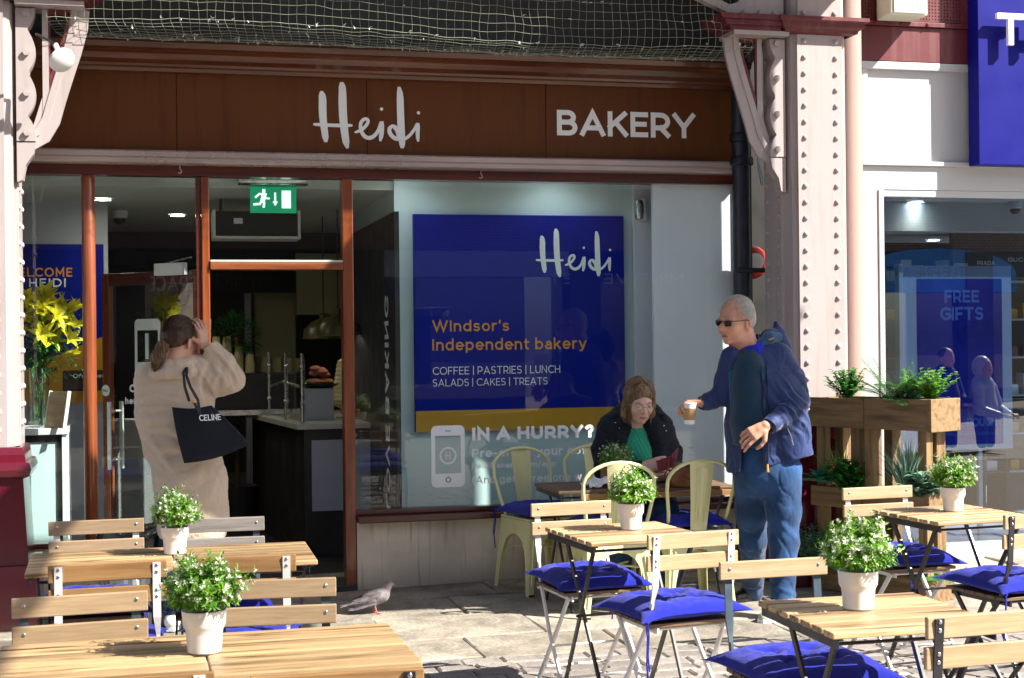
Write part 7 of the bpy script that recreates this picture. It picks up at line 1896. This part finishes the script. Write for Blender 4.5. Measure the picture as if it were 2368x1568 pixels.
def shoe(nm, heel, toe, m, t, h=.075, sole='white'):
    b = SDF(); hN, tN = np.array(heel, 'f4'), np.array(toe, 'f4'); d = tN-hN
    b.cap(hN+(0, 0, .045), hN+d*.45+np.array((0, 0, .042)), .038, .040, .02); b.cap(hN+d*.4+np.array((0, 0, .035)), tN+np.array((0, 0, .026)), .042, .030, .02); b.cap(hN+(0, 0, .05), hN+d*.1+np.array((0, 0, h+.02)), .036, .034, .02)
    put(nm, b.mesh(.005, 'shoe'), M[m], t)
    s = d/np.linalg.norm(d); n = np.array((-s[1], s[0], 0)); bb = B()
    pts = [tuple(hN-s*.035+n*.02), tuple(hN-s*.035-n*.02), tuple(hN+d*.3-n*.036), tuple(hN+d*.8-n*.042), tuple(tN+s*.028-n*.02), tuple(tN+s*.028+n*.02), tuple(hN+d*.8+n*.042), tuple(hN+d*.3+n*.036)]
    bb.prism([(p[0], p[1], .0) for p in pts], (0, 0, .022)); put('shoe_sole', bb, M[sole], t)
f1 = q(1800, 1430, -.10); shoe('shoe', (f1[0]+.01, -.06, 0), (f1[0]-.13, -.20, 0), 'grip', man)
f2 = q(1768, 1385, .5); shoe('shoe', (f2[0]+.02, .52, 0), (f2[0]-.11, .42, 0), 'black_plastic', man, sole='black_plastic')
# ring
# the cup in his hand
c0, c1 = q(1588, 979, -.055), q(1588, 931, -.055)
cu = thing('coffee_cup', 'white and kraft paper cup held out in the walking man\'s hand', 'paper cup', (0, 0, 0))
w0 = man.matrix_basis @ Vector(c0) if False else None
bpy.context.view_layer.update()
def to_world(root, p): return root.matrix_world @ Vector(p)
cu.location = to_world(man, c0); hh = c1[2]-c0[2]
cu.rotation_euler = (0, math.radians(1.5), 0)
put('cup_body', B().lathe([(0, 0), (.026, 0), (.027, .002), (.037, hh*.99), (.034, hh*.98), (0, hh*.9)], n=28), M['paper'], cu, smooth=True)
put('sleeve', B().lathe([(.0285, hh*.20), (.0352, hh*.76), (.0362, hh*.76), (.0295, hh*.20), (.0285, hh*.20)], n=28), M['kraft'], cu, smooth=True)
put('rim', B().lathe([(.0372, hh*.985), (.0395, hh), (.038, hh+.004), (.036, hh)], n=28), M['paper'], cu, smooth=True)

# ---- woman in the beige coat, seen from behind
ZW = 7.75; wom = person(430, ZW, 'woman in long beige teddy coat with ponytail, seen from behind, hand raised to her brow'); q = mk(430, ZW)
F_ = (.42, .90); Hc = q(415, 788, .0); Rh = rot_to(F_, 4, -3); Hn = np.array(Hc, 'f4')
b = SDF(); head(b, Rh, Hc, 1.0, female=True)
b.cap(q(414, 815, .0), q(405, 872, .0), .050, .058, .03); b.cap(q(405, 880, .04), q(420, 1080, .04), .08, .09, .05)
wr = np.array(q(470, 800, .02)); el_ = q(540, 880, .05)
b.cap(q(455, 870, .02), el_, .04, .04, .03); b.cap(el_, tuple(wr), .034, .024, .02)
hand(b, wr, (-.12, .0, 1), (.75, -.55, .15), -1, curl=(.55, .45, .38, .32), thumb=.9, sc=.97)
b.cap(q(345, 900, .03), q(334, 1000, .05), .032, .032, .02); wl = np.array(q(352, 1080, .16)); b.cap(q(334, 1000, .05), tuple(wl), .032, .024, .02); hand(b, wl, (.3, .5, -.8), (-.9, .2, -.1), 1, sc=.95)
for x in (385, 462): b.cap(q(x+8, 1080, .03), q(x, 1250, .03), .08, .05, .04); b.cap(q(x, 1250, .03), q(x+5, 1425, .04), .05, .034, .03)
put('body', b.mesh(.0045, 'body'), M['skin'], wom)
b = SDF(); b.ell((0, .020, .045), (.081, .093, .087), .01); b.ell((0, .06, .01), (.07, .055, .065), .02)
b.ell((0, -.093, -.01), (.066, .050, .072), .02, '-'); b.ell((0, -.02, -.075), (.13, .12, .055), .02, '-')
for x in (-1, 1): b.ell((x*.088, .0, -.02), (.022, .022, .034), .01, '-')
b.xf(Rh, Hn, 1.0)
me = b.mesh(.0045, 'hair')
tie = q(388, 783, -.09)
def strands(co, c, amp, f):
    qv = co-np.array(c, 'f4'); a = np.arctan2(qv[:, 2], qv[:, 0]); return amp*np.sin(a*f+3*np.sin(a*5))
displace(me, lambda co: strands(co, tie, .0012, 46)); put('hair', me, M['hair_brown'], wom)
b = SDF(); b.chain([q(393, 783, -.075), q(386, 800, -.10), q(376, 825, -.105), q(368, 853, -.09)], [.018, .030, .034, .016], .02, sq=((0, 1, 0), .7))
me = b.mesh(.004, 'ponytail'); displace(me, lambda co: .002*np.sin(co[:, 0]*420+co[:, 2]*60)); put('ponytail', me, M['hair_tail'], wom)
tl_ = Rh.T @ (np.array(tie, 'f4')+np.array((.012, .012, .0), 'f4') - Hn)
hair_strands('hair_strands', pulled_paths(700, tl_), M['strand_brown'], wom, Rh, Hn, 1.0)
rt = random.Random(9); tp_ = []
for i in range(260):
    a = rt.uniform(0, 6.28); r_ = math.sqrt(rt.random()); ox, oy = math.cos(a)*r_, math.sin(a)*r_; e = rt.uniform(.75, 1.08)
    pts = [q(393, 783, -.075), q(386, 800, -.10), q(376, 825, -.105), q(368, 855, -.09)]; rr_ = [.016, .031, .036, .026]
    tp_.append([(p[0]+ox*w, p[1]+oy*w*.7, p[2]-(e-1)*.05*k) for k, (p, w) in enumerate(zip(pts, rr_))])
hair_strands('ponytail_strands', tp_, M['strand_tail'], wom, np.eye(3), np.zeros(3), 1.0)
put('hair_tie', B().tube([(tie[0]+.020*math.cos(a)+.012, tie[1]+.012*math.sin(a)+.01, tie[2]+.016*math.cos(a)+.008) for a in [k*.52 for k in range(12)]], .007, 8, closed=True), M['paper'], wom, smooth=True)
hq = lambda x, y, z: tuple(Rh @ np.array((x, y, z), 'f4') + Hn)
put('glasses_arm', B().tube([hq(.078, -.075, .006), hq(.083, -.02, .006), hq(.080, .015, .0)], .0022, 6), M['black_plastic'], wom)
put('cuff_band', B().tube([tuple(wr+np.array((.002, 0, -.012))), tuple(wr+np.array((.016, .004, -.040)))], [.030, .034], 16), M['black_plastic'], wom, smooth=True)
# coat
b = SDF()
b.chain([q(406, 856, .03), q(404, 875, .03), q(404, 920, .02), q(412, 985, .02), q(424, 1060, .03), q(434, 1120, .03), q(437, 1195, .03), q(437, 1225, .03)], [.10, .13, .15, .150, .170, .182, .178, .172], .06, sq=((0, 1, 0), .75))
b.chain([q(345, 880, .03), q(356, 960, .02), q(370, 1030, .02)], [.075, .085, .10], .05); b.cap(q(455, 878, .03), q(450, 980, .03), .08, .09, .05)
b.cap(q(345, 872, .03), q(460, 858, .03), .070, .078, .05)
# left sleeve (hanging) and raised right sleeve
b.chain([q(338, 882, .03), q(334, 960, .05), q(345, 1040, .10), q(358, 1085, .15)], [.066, .060, .056, .05], .03)
b.chain([q(458, 868, .03), q(500, 880, .04), q(528, 880, .05)], [.084, .082, .070], .03)
b.chain([q(528, 878, .05), q(512, 842, .03), q(487, 808, .02)], [.068, .060, .050], .025)
b.cap(q(486, 808, .02), q(470, 786, .02), .036, .05, .004, '-')
b.ell(q(437, 1340, .03), (.5, .5, .232), .006, '-')
me = b.mesh(.006, 'coat')
displace(me, lambda co: waves(co, [(q(520, 850, -.05), .10, (.8, .1, .6), 100, .014, 0), (q(495, 885, -.05), .11, (1, 0, -.1), 90, .011, 1), (q(380, 950, -.12), .15, (0.06, 0, 1), 112, .0105, .6), (q(395, 1030, -.12), .13, (.35, 0, 1), 62, .013, 2), (q(470, 1150, -.12), .16, (1, 0, -.7), 40, .012, 1), (q(370, 1060, -.1), .12, (.7, 0, 1), 46, .014, 0)]) + creases(co, .0045, (6, 6, 8), 5, .2) + np.array([noise.noise(Vector(c)*60)*.0018 for c in co], 'f4'))
put('coat', me, M['coat_beige'], wom)
b = SDF(); n = 14; c_ = q(408, 842, .02)
ringp = [(c_[0]+.100*math.cos(a), c_[1]+.085*math.sin(a), c_[2]+.006*math.sin(a)-.03*math.cos(a)*-.2) for a in [2*math.pi*k/n for k in range(n+1)]]
b.chain(ringp, [.034]*(n+1), .012); b.chain([(p[0]*1.0+(p[0]-c_[0])*.30, p[1]+(p[1]-c_[1])*.30, p[2]-.040) for p in ringp], [.030]*(n+1), .012)
me = b.mesh(.005, 'collar'); displace(me, lambda co: np.array([noise.noise(Vector(c)*55)*.0025 for c in co], 'f4')); put('coat_collar', me, M['coat_beige'], wom)
b = SDF()
for x in (385, 462): b.chain([q(x+8, 1150, .03), q(x+2, 1270, .03), q(x+4, 1405, .04)], [.085, .062, .056], .03)
put('trousers', b.mesh(.007, 'trousers'), M['denim_dark'], wom)
for x in (389, 466):
    f = q(x, 1455, .04); put('sock', B().tube([q(x+4, 1400, .04), (f[0], .04, .05)], [.040, .036], 16), M['white'], wom, smooth=True)
    for z in (.105, .145): put('sock_stripe', B().lathe([(.0405, z), (.0405, z+.008)], (f[0]+.003, .04, 0), 20), M['black_plastic'], wom)
    shoe('shoe', (f[0], .02, 0), (f[0]+.02, .19, 0), 'white', wom)
text('sock_lettering', 'PO', .024, M['black_plastic'], wom, (q(389, 1455, .04)[0]+.0, -.004, .115), weight=.2, width=.035)
# tote bag
bag = thing('tote_bag', 'black canvas tote bag with white capitals hanging from the beige coat\'s shoulder', 'tote bag', (0, 0, 0)); bag.location = wom.location; bag.rotation_euler = wom.rotation_euler
def lerp(a, b_, t): return tuple(np.array(a)*(1-t)+np.array(b_)*t)
A_, B_, C_, D_ = q(416, 941, -.20), q(500, 938, -.13), q(584, 1029, -.10), q(443, 1071, -.20)
b = B(); n = 16; fr_, bk_ = [], []
for i in range(n+1):
    r0, r1 = [], []
    for j in range(n+1):
        u, v = i/n, j/n
        p = np.array(lerp(lerp(A_, B_, u), lerp(D_, C_, u), v))
        p[2] += -.020*math.sin(math.pi*u)*v**2*1 + (-.012*math.sin(math.pi*u)*(1-v)); p[0] += .012*math.sin(math.pi*v)*(u-.5)
        th = .012+.055*math.sin(math.pi*min(1, .04+u*.92))*(.35+.65*v)*(1 if v < .9 else (1-(v-.9)*6))
        wv = .004*noise.noise((u*4, v*3, 2)) + .003*math.sin(u*9+v*7)*(v)
        nrm = np.array((.12, -1, 0))
        r0.append(b.bm.verts.new(p+nrm*(th/2+wv))); r1.append(b.bm.verts.new(p-nrm*th/2))
    fr_.append(r0); bk_.append(r1)
for i in range(n):
    for j in range(n):
        b.bm.faces.new((fr_[i][j], fr_[i][j+1], fr_[i+1][j+1], fr_[i+1][j])); b.bm.faces.new((bk_[i][j], bk_[i+1][j], bk_[i+1][j+1], bk_[i][j+1]))
    b.bm.faces.new((fr_[i][n], bk_[i][n], bk_[i+1][n], fr_[i+1][n]))
for j in range(n):
    b.bm.faces.new((fr_[0][j], bk_[0][j], bk_[0][j+1], fr_[0][j+1])); b.bm.faces.new((fr_[n][j], fr_[n][j+1], bk_[n][j+1], bk_[n][j]))
me = b.mesh('tote', True); M['canvas'] = cloth('black_canvas', (.010, .013, .022), .9, .3, 900, .5); put('bag_body', me, M['canvas'], bag)
b = B()
b.tube([q(452, 928, -.16), q(443, 895, -.17), q(436, 862, -.13), q(438, 846, -.06), q(447, 838, .02), q(455, 850, .10)], .0075, 8)
b.tube([q(482, 958, -.215), q(476, 925, -.20), q(458, 895, -.19), q(445, 868, -.15), q(440, 848, -.07), q(450, 836, .02), q(460, 850, .11)], .0075, 8)
put('strap', b, M['black_plastic'], bag, smooth=True)
put('buckle', B().tube([q(466, 925, -.218), q(470, 934, -.222)], .006, 8).tube([q(471, 922, -.218), q(475, 932, -.222)], .006, 8), plain('brass', (.7, .45, .25), .25, metal=1, var=0), bag)
put('strap_tab', B().tube([q(471, 932, -.232), q(476, 942, -.236), q(481, 951, -.238)], 1, flat=(.020, .004)), M['black_plastic'], bag)
lo = np.array(q(485, 974, -.252)); ux_ = np.array(q(528, 972, -.215))-lo; wd_ = np.linalg.norm(ux_); ux_ = ux_/wd_
text('bag_lettering', 'CELINE', .031, M['letter'], bag, tuple(lo), ux=tuple(ux_), uz=(-.10, 0, 1), out=tuple(np.cross(ux_, (0, 0, 1))), weight=.15, width=wd_*1.05, gap=.2)

# ---- seated woman reading her phone
ZS = 8.72; sw = person(1470, ZS, 'seated woman in black parka and jade jumper reading her phone'); q = mk(1470, ZS)
F_ = (.26, -.96); Hc = q(1474, 928, -.06); Rh = rot_to(F_, 17, 0); Hn = np.array(Hc, 'f4')
b = SDF(); head(b, Rh, Hc, 1.05, female=True)
b.cap(q(1470, 965, .0), q(1466, 1000, .05), .052, .06, .03); b.cap(q(1466, 1000, .06), q(1466, 1140, .05), .11, .13, .05)
wr = np.array(q(1478, 1078, -.26)); b.cap(q(1405, 1000, .03), q(1392, 1080, -.05), .045, .04, .03); b.cap(q(1392, 1080, -.05), tuple(wr), .034, .026, .02)
hand(b, wr, (.75, -.2, .15), (-.1, -1, .25), 1, curl=(.35, .4, .45, .5), thumb=.2, sc=.98)
wr2 = np.array(q(1536, 1102, -.22)); b.cap(q(1530, 1005, .03), q(1550, 1085, -.05), .045, .04, .03); b.cap(q(1550, 1085, -.05), tuple(wr2), .034, .026, .02)
hand(b, wr2, (-.8, -.25, .25), (.1, -.75, -.6), -1, curl=(.5, .5, .5, .5), thumb=.3, sc=.98)
for s in (-1, 1):
    b.cap((s*.09, .02, .53), (s*.11, -.36, .53), .08, .06, .04); b.cap((s*.11, -.36, .53), (s*.12, -.30, .08), .055, .038, .03)
put('body', b.mesh(.0045, 'body'), M['skin_pale'], sw)
b = SDF(); b.ell((0, .012, .048), (.084, .100, .086), .01)
for x in (-1, 1): b.chain([(x*.060, .0, .05), (x*.074, .0, -.02), (x*.078, .0, -.080), (x*.072, -.005, -.115)], [.034, .026, .024, .014], .02)
b.cap((0, .07, .0), (0, .075, -.10), .055, .045, .03); b.cap((-.04, .05, -.06), (.04, .05, -.06), .05, .05, .03)
b.ell((0, -.105, -.018), (.065, .075, .072), .010, '-'); b.ell((0, -.06, -.09), (.052, .07, .06), .010, '-')
b.xf(Rh, Hn, 1.03); me = b.mesh(.0045, 'hair'); put('hair', me, M['hair_bob'], sw); hair_strands('hair_strands', bob_paths(900), M['strand_bob'], sw, Rh, Hn, 1.03)
hq = lambda x, y, z: tuple(Rh @ (np.array((x, y, z), 'f4')*1.05) + Hn)
g = B()
for x in (-1, 1): g.tube([hq(x*.031+.021*math.cos(a), -.101, -.004+.015*math.sin(a)) for a in [k*.524 for k in range(12)]], .0014, 5, closed=True); g.tube([hq(x*.052, -.100, .002), hq(x*.080, -.06, .004), hq(x*.083, .0, .002)], .0015, 5)
g.tube([hq(-.010, -.101, .0), hq(0, -.106, .003), hq(.010, -.101, .0)], .0014, 5); put('glasses_frame', g, M['steel'], sw)
g = B()
for x in (-1, 1): g.ball(hq(x*.031, -.0790, -.003), .0088, 10, (1, 1, .55))
put('eye', g, M['eyeball'], sw, smooth=True)
g = B()
for x in (-1, 1): g.ball(hq(x*.031, -.0868, -.004), .0040, 8, (1, .6, .8)); g.tube([hq(x*.020, -.0885, .0175), hq(x*.033, -.0865, .021), hq(x*.046, -.078, .017)], .0019, 5)
put('eyebrow', g, M['hair_brown'], sw)
put('lips', B().tube([hq(-.020, -.0895, -.0665), hq(-.008, -.0955, -.0650), hq(0, -.0962, -.0662), hq(.008, -.0955, -.0650), hq(.020, -.0895, -.0665)], [.002, .0045, .0045, .0045, .002], 8), plain('lip', (.42, .13, .12), .5, var=0), sw, smooth=True)
g = B()
for x in (-1, 1): g.poly([hq(x*.031+.020*math.cos(a), -.101, -.004+.014*math.sin(a)) for a in [k*.524 for k in range(12)]])
put('glasses_lens', g, M['clear'], sw)
b = SDF(); b.chain([q(1468, 1012, .02), q(1468, 1060, .0), q(1468, 1130, .0)], [.10, .125, .135], .04)
b.cap(q(1470, 978, -.09), q(1472, 1006, -.13), .045, .012, .02, '-')
me = b.mesh(.0055, 'jumper'); displace(me, lambda co: .0012*np.sin(co[:, 0]*260+co[:, 2]*120)+.0012*np.sin(co[:, 0]*190-co[:, 2]*230)); put('jumper', me, M['green_knit'], sw)
b = SDF()
b.chain([q(1468, 990, .09), q(1468, 1060, .09), q(1468, 1150, .09)], [.15, .17, .18], .05); b.cap(q(1412, 985, .04), q(1528, 992, .04), .075, .075, .05)
for x in (-1, 1): b.chain([q(1470+x*44, 1000, -.01), q(1470+x*54, 1070, -.04), q(1470+x*58, 1150, -.03)], [.072, .075, .08], .04)
b.cap(q(1472, 975, -.16), q(1474, 1160, -.16), .062, .085, .02, '-'); b.cap(q(1472, 990, -.08), q(1474, 1160, -.09), .045, .080, .02, '-')
b.chain([q(1408, 995, .02), q(1394, 1040, .0), q(1396, 1088, -.06)], [.072, .072, .066], .03); b.chain([q(1396, 1088, -.06), q(1440, 1092, -.18), q(1468, 1082, -.24)], [.064, .052, .044], .03)
b.chain([q(1528, 998, .02), q(1545, 1045, .0), q(1550, 1088, -.06)], [.070, .070, .062], .03); b.chain([q(1550, 1088, -.06), q(1546, 1098, -.15), q(1538, 1102, -.20)], [.062, .052, .044], .03)
# hood lying round the neck
b.chain([q(1416, 968, .02), q(1440, 955, .08), q(1470, 950, .13), q(1510, 955, .09), q(1535, 978, .02)], [.038, .050, .055, .05, .038], .03)
b.cap(q(1412, 966, .0), q(1400, 985, -.02), .022, .016, .02); b.cap(q(1532, 965, .0), q(1542, 988, -.02), .022, .018, .02)
me = b.mesh(.006, 'parka'); displace(me, lambda co: waves(co, [(q(1398, 1060, -.05), .14, (.3, .2, 1), 55, .006, 0), (q(1548, 1060, -.05), .14, (-.3, .2, 1), 55, .006, 1), (q(1430, 1085, -.15), .1, (1, 0, .2), 70, .006, 2), (q(1440, 1020, -.05), .12, (1, 0, -.4), 45, .005, 0)]) + creases(co, .0045, (9, 9, 9), 2))
put('parka', me, M['black_coat'], sw)
for p in ((1418, 977), (1427, 990), (1530, 985), (1535, 997), (1449, 1040)): put('press_stud', B().ball(q(p[0], p[1], -.095), .005, 8), M['steel'], sw)
b = SDF()
for s in (-1, 1): b.chain([(s*.085, .04, .535), (s*.115, -.20, .545), (s*.12, -.38, .54)], [.10, .092, .078], .04); b.chain([(s*.12, -.38, .53), (s*.125, -.33, .30), (s*.125, -.30, .10)], [.076, .064, .058], .03)
b.cap((-.08, .06, .53), (.08, .06, .53), .11, k=.04)
put('jeans', b.mesh(.007, 'jeans'), M['denim'], sw)
for s in (-1, 1): shoe('shoe', (s*.125, -.30, 0), (s*.14, -.44, 0), 'black_plastic', sw, sole='black_plastic')
# phone wallet in her hands
bpy.context.view_layer.update()
ph = thing('phone_wallet', 'open pink phone wallet in the seated woman\'s hands', 'phone', sw.location, sw.rotation_euler[2])
a0, a1, a2, a3 = q(1503, 1066, -.33), q(1535, 1056, -.33), q(1534, 1083, -.31), q(1508, 1092, -.31)
M['pink_case'] = plain('dusty_pink_leather', (.30, .06, .075), .5, var=.15, scale=40)
put('case_half', B().prism([a0, a1, a2, a3], (.004, -.010, 0)), M['pink_case'], ph)
put('case_half', B().prism([q(1536, 1057, -.335), q(1551, 1037, -.36), q(1547, 1066, -.35), q(1535, 1083, -.315)], (.008, -.006, 0)), M['pink_case'], ph)
put('screen', B().prism([lerp(a0, a2, .08), lerp(a1, a3, .08), lerp(a2, a0, .08), lerp(a3, a1, .08)], (-.001, .004, .001)), M['black_plastic'], ph)
put('wrist_strap', B().tube([q(1534, 1060, -.35), q(1528, 1085, -.36), q(1520, 1105, -.34)], .003, 5), M['pink_case'], ph)
# brown bag on the table edge
ZB = 8.25; u = (1583-1184)/FPX
hb = thing('brown_handbag', 'open tan leather handbag on the shaded table beside the woman', 'handbag', (ZB*(math.sin(YAW)+u*math.cos(YAW)), ZB*(math.cos(YAW)-u*math.sin(YAW)), .682), -YAW)
b = SDF(); b.chain([(-.055, 0, .035), (.055, 0, .035)], [.045, .045], .03); b.chain([(-.065, 0, .05), (-.050, 0, .115)], [.038, .022], .03); b.chain([(.068, 0, .05), (.045, 0, .12)], [.038, .02], .03); b.cap((-.04, .03, .11), (.04, .035, .118), .022, k=.03); b.cap((-.04, -.03, .08), (.04, -.03, .08), .028, k=.03)
b.ell((0, -.005, .135), (.040, .022, .04), .012, '-')
b.ell((0, 0, -.06), (.3, .3, .061), .003, '-')
me = b.mesh(.0035, 'bag'); displace(me, lambda co: np.array([noise.noise(Vector(c)*38)*.004+noise.noise(Vector(c)*14)*.006 for c in co], 'f4')*np.clip(co[:, 2]/.02, 0, 1)); put('bag_body', me, M['leather'], hb)
put('zip', B().tube([(-.035, -.03, .112), (-.01, -.034, .098), (0, -.036, .085)], .003, 5).ball((0, -.038, .08), .006, 8), M['steel'], hb)
put('handle', B().tube([(-.05, -.02, .10), (-.03, -.045, .06), (.02, -.05, .03), (.05, -.04, .012)], .005, 6), M['leather'], hb)

# ---- a baker half hidden behind the counter
bk = thing('person', 'dim baker in a knitted top behind the pastry case', 'person', (cA.x+.62, cA.y+.98, 0))
b = SDF(); head(b, rot_to((-.5, -.85), 12), (0, 0, 1.52), 1.0, female=True); b.cap((0, .02, 1.44), (0, .02, 1.25), .055, .10, .04); b.cap((0, .02, 1.25), (0, .02, .9), .12, .13, .05); b.cap((-.16, 0, 1.30), (-.20, -.06, 1.05), .04, .035, .03); b.cap((-.20, -.06, 1.05), (-.06, -.22, 1.02), .033, .026, .02)
hand(b, (-.06, -.22, 1.02), (.8, -.4, 0), (0, 0, 1), 1); b.cap((.16, 0, 1.3), (.2, -.04, 1.05), .04, .035, .03); b.cap((.2, -.04, 1.05), (.08, -.24, 1.02), .033, .026, .02); hand(b, (.08, -.24, 1.02), (-.5, -.7, 0), (0, 0, 1), -1)
for x in (-.09, .09): b.cap((x, .02, .9), (x, .02, .06), .085, .045, .04)
put('body', b.mesh(.007, 'body'), M['skin'], bk)
b = SDF(); b.chain([(0, .03, 1.33), (0, .03, 1.1), (0, .03, .85)], [.13, .145, .155], .05); b.chain([(-.15, .01, 1.33), (-.21, -.04, 1.07), (-.11, -.17, 1.03)], [.065, .055, .045], .03); b.chain([(.15, .01, 1.33), (.21, -.03, 1.07), (.12, -.18, 1.03)], [.065, .055, .045], .03)
me = b.mesh(.008, 'top'); displace(me, lambda co: .003*np.sin(co[:, 2]*190)); put('knit_top', me, M['cup_card'], bk)
b = SDF(); b.ell((0, .03, 1.57), (.085, .095, .085), .02); b.ell((0, .09, 1.50), (.06, .05, .07), .02); put('hair', b.mesh(.008, 'hair'), M['hair_brown'], bk)

# ---- pigeon
v = atZ(872, 1418, 0)
pg = thing('pigeon', 'grey pigeon walking on the flagstones before the shop', 'pigeon', (v.x-.01, v.y, 0), -YAW+math.radians(6))
b = SDF()
b.ell((-.01, 0, .085), (.078, .046, .044), .02, rot=rotm('Y', -20)); b.ell((.04, 0, .100), (.040, .038, .038), .02)
b.chain([(.055, 0, .115), (.070, 0, .145), (.076, 0, .158)], [.026, .019, .0175], .015); b.ell((.082, 0, .162), (.021, .017, .0175), .008)
b.cap((.098, 0, .160), (.114, 0, .153), .0050, .0022, .003)
b.cap((-.07, 0, .072), (-.125, 0, .055), .022, .012, .02, sq=((0, 0, 1), .5)); b.cap((-.12, 0, .055), (-.185, 0, .045), .016, .014, .01, sq=((0, 0, 1), .35))
for y in (-1, 1): b.cap((-.005, y*.018, .06), (-.002, y*.020, .035), .012, .005, .01)
put('body', b.mesh(.003, 'pigeon'), plain('pigeon_grey', (.20, .17, .18), .6, var=.45, scale=22, sheen=.3, bump=.4, bscale=130), pg)
for y in (-1, 1):
    b = B()
    for r_ in range(5):
        for k in range(7):
            s0 = Vector((.035-.020*r_-.004*k, y*(.040+.004*math.sin(k)), .118-.009*k-.006*r_)); leaf(b, s0, (-1, y*.02, -.16), (0, y, .3), .045+.010*r_, .015, .05, seg=3)
    put('wing', b, plain('wing_grey', (.13, .115, .125), .6, var=.5, scale=30), pg)
b = B()
for k in range(5): leaf(b, (-.10, (k-2)*.006, .060), (-1, (k-2)*.05, -.20), (0, 0, 1), .10, .016, .02, seg=3)
put('tail_feathers', b, plain('tail_pale', (.42, .42, .46), .6, var=.4, scale=30), pg)
b = B()
for y, dx in ((-1, .012), (1, -.014)):
    b.tube([(0, y*.020, .04), (dx*.4, y*.021, .018), (dx, y*.021, .004)], .0035, 6)
    for a in (-.6, 0, .6): b.tube([(dx, y*.021, .004), (dx+.026*math.cos(a), y*.021+.026*math.sin(a), .003)], [.003, .0018], 5)
    b.tube([(dx, y*.021, .004), (dx-.014, y*.021, .003)], [.003, .0018], 5)
put('feet', b, plain('pigeon_foot', (.5, .14, .12), .6, var=0), pg)
put('eye', B().ball((.088, -.0155, .165), .0032, 8).ball((.088, .0155, .165), .0032, 8), M['red'], pg)
put('cere', B().ball((.101, 0, .163), .0042, 6), M['paper'], pg)

# ---- two people out in the sun across the terrace, seen mirrored in the neighbouring pane
def mirrored_spot(px, py, dist, yp=9.0):
    d = _ray(px, py); x, y = d[0]*dist, d[1]*dist; return x, 2*yp-y, EYE+d[2]*dist
for (px, py, hood, lab) in ((2190, 828, False, 'man in dark jacket out in the street, mirrored in the right hand pane'), (2278, 852, True, 'person in pale grey hooded top out in the street, mirrored in the right hand pane')):
    x, y, z = mirrored_spot(px, py, 19.2)
    t = thing('person', lab, 'person', (x, y, 0), math.radians(150))
    b = SDF(); head(b, rot_to((.35, -.9)), (0, 0, z), 1.1); b.cap((0, .02, z-.12), (0, .03, z-.45), .06, .13, .05); b.cap((0, .03, z-.45), (0, .03, .55), .14, .15, .05)
    for s in (-1, 1):
        b.cap((s*.18, .02, z-.25), (s*.24, -.05, z-.52), .045, .04, .03); w_ = (s*.12, -.28, z-.60); b.cap((s*.24, -.05, z-.52), w_, .036, .026, .02); hand(b, w_, (-s*.3, -.9, .1), (0, 0, 1), s)
        b.cap((s*.09, .03, .55), (s*.10, .0, .08), .08, .045, .03)
    put('body', b.mesh(.009, 'body'), M['skin'], t)
    b = SDF(); b.chain([(0, .04, z-.22), (0, .04, z-.5), (0, .04, .5)], [.15, .18, .18], .06); b.cap((-.15, .03, z-.24), (.15, .03, z-.24), .07, .07, .05)
    for s in (-1, 1): b.chain([(s*.18, .02, z-.25), (s*.25, -.05, z-.53), (s*.14, -.25, z-.60)], [.08, .07, .055], .03)
    if hood: b.ell((0, .05, z+.02), (.115, .13, .15), .02); b.ell((.035, -.10, z-.01), (.075, .11, .10), .02, '-')
    put('hooded_top' if hood else 'jacket', b.mesh(.011, 'top'), M['panel_grey'] if hood else M['black_coat'], t)
    if not hood: b = SDF(); b.ell((0, .03, z+.055), (.085, .10, .085), .01); put('hair', b.mesh(.01, 'hair'), M['hair_brown'], t)
    b = SDF()
    for s in (-1, 1): b.chain([(s*.09, .03, .62), (s*.10, .0, .10)], [.11, .07], .03)
    put('trousers', b.mesh(.012, 'trousers'), M['denim_dark'], t)
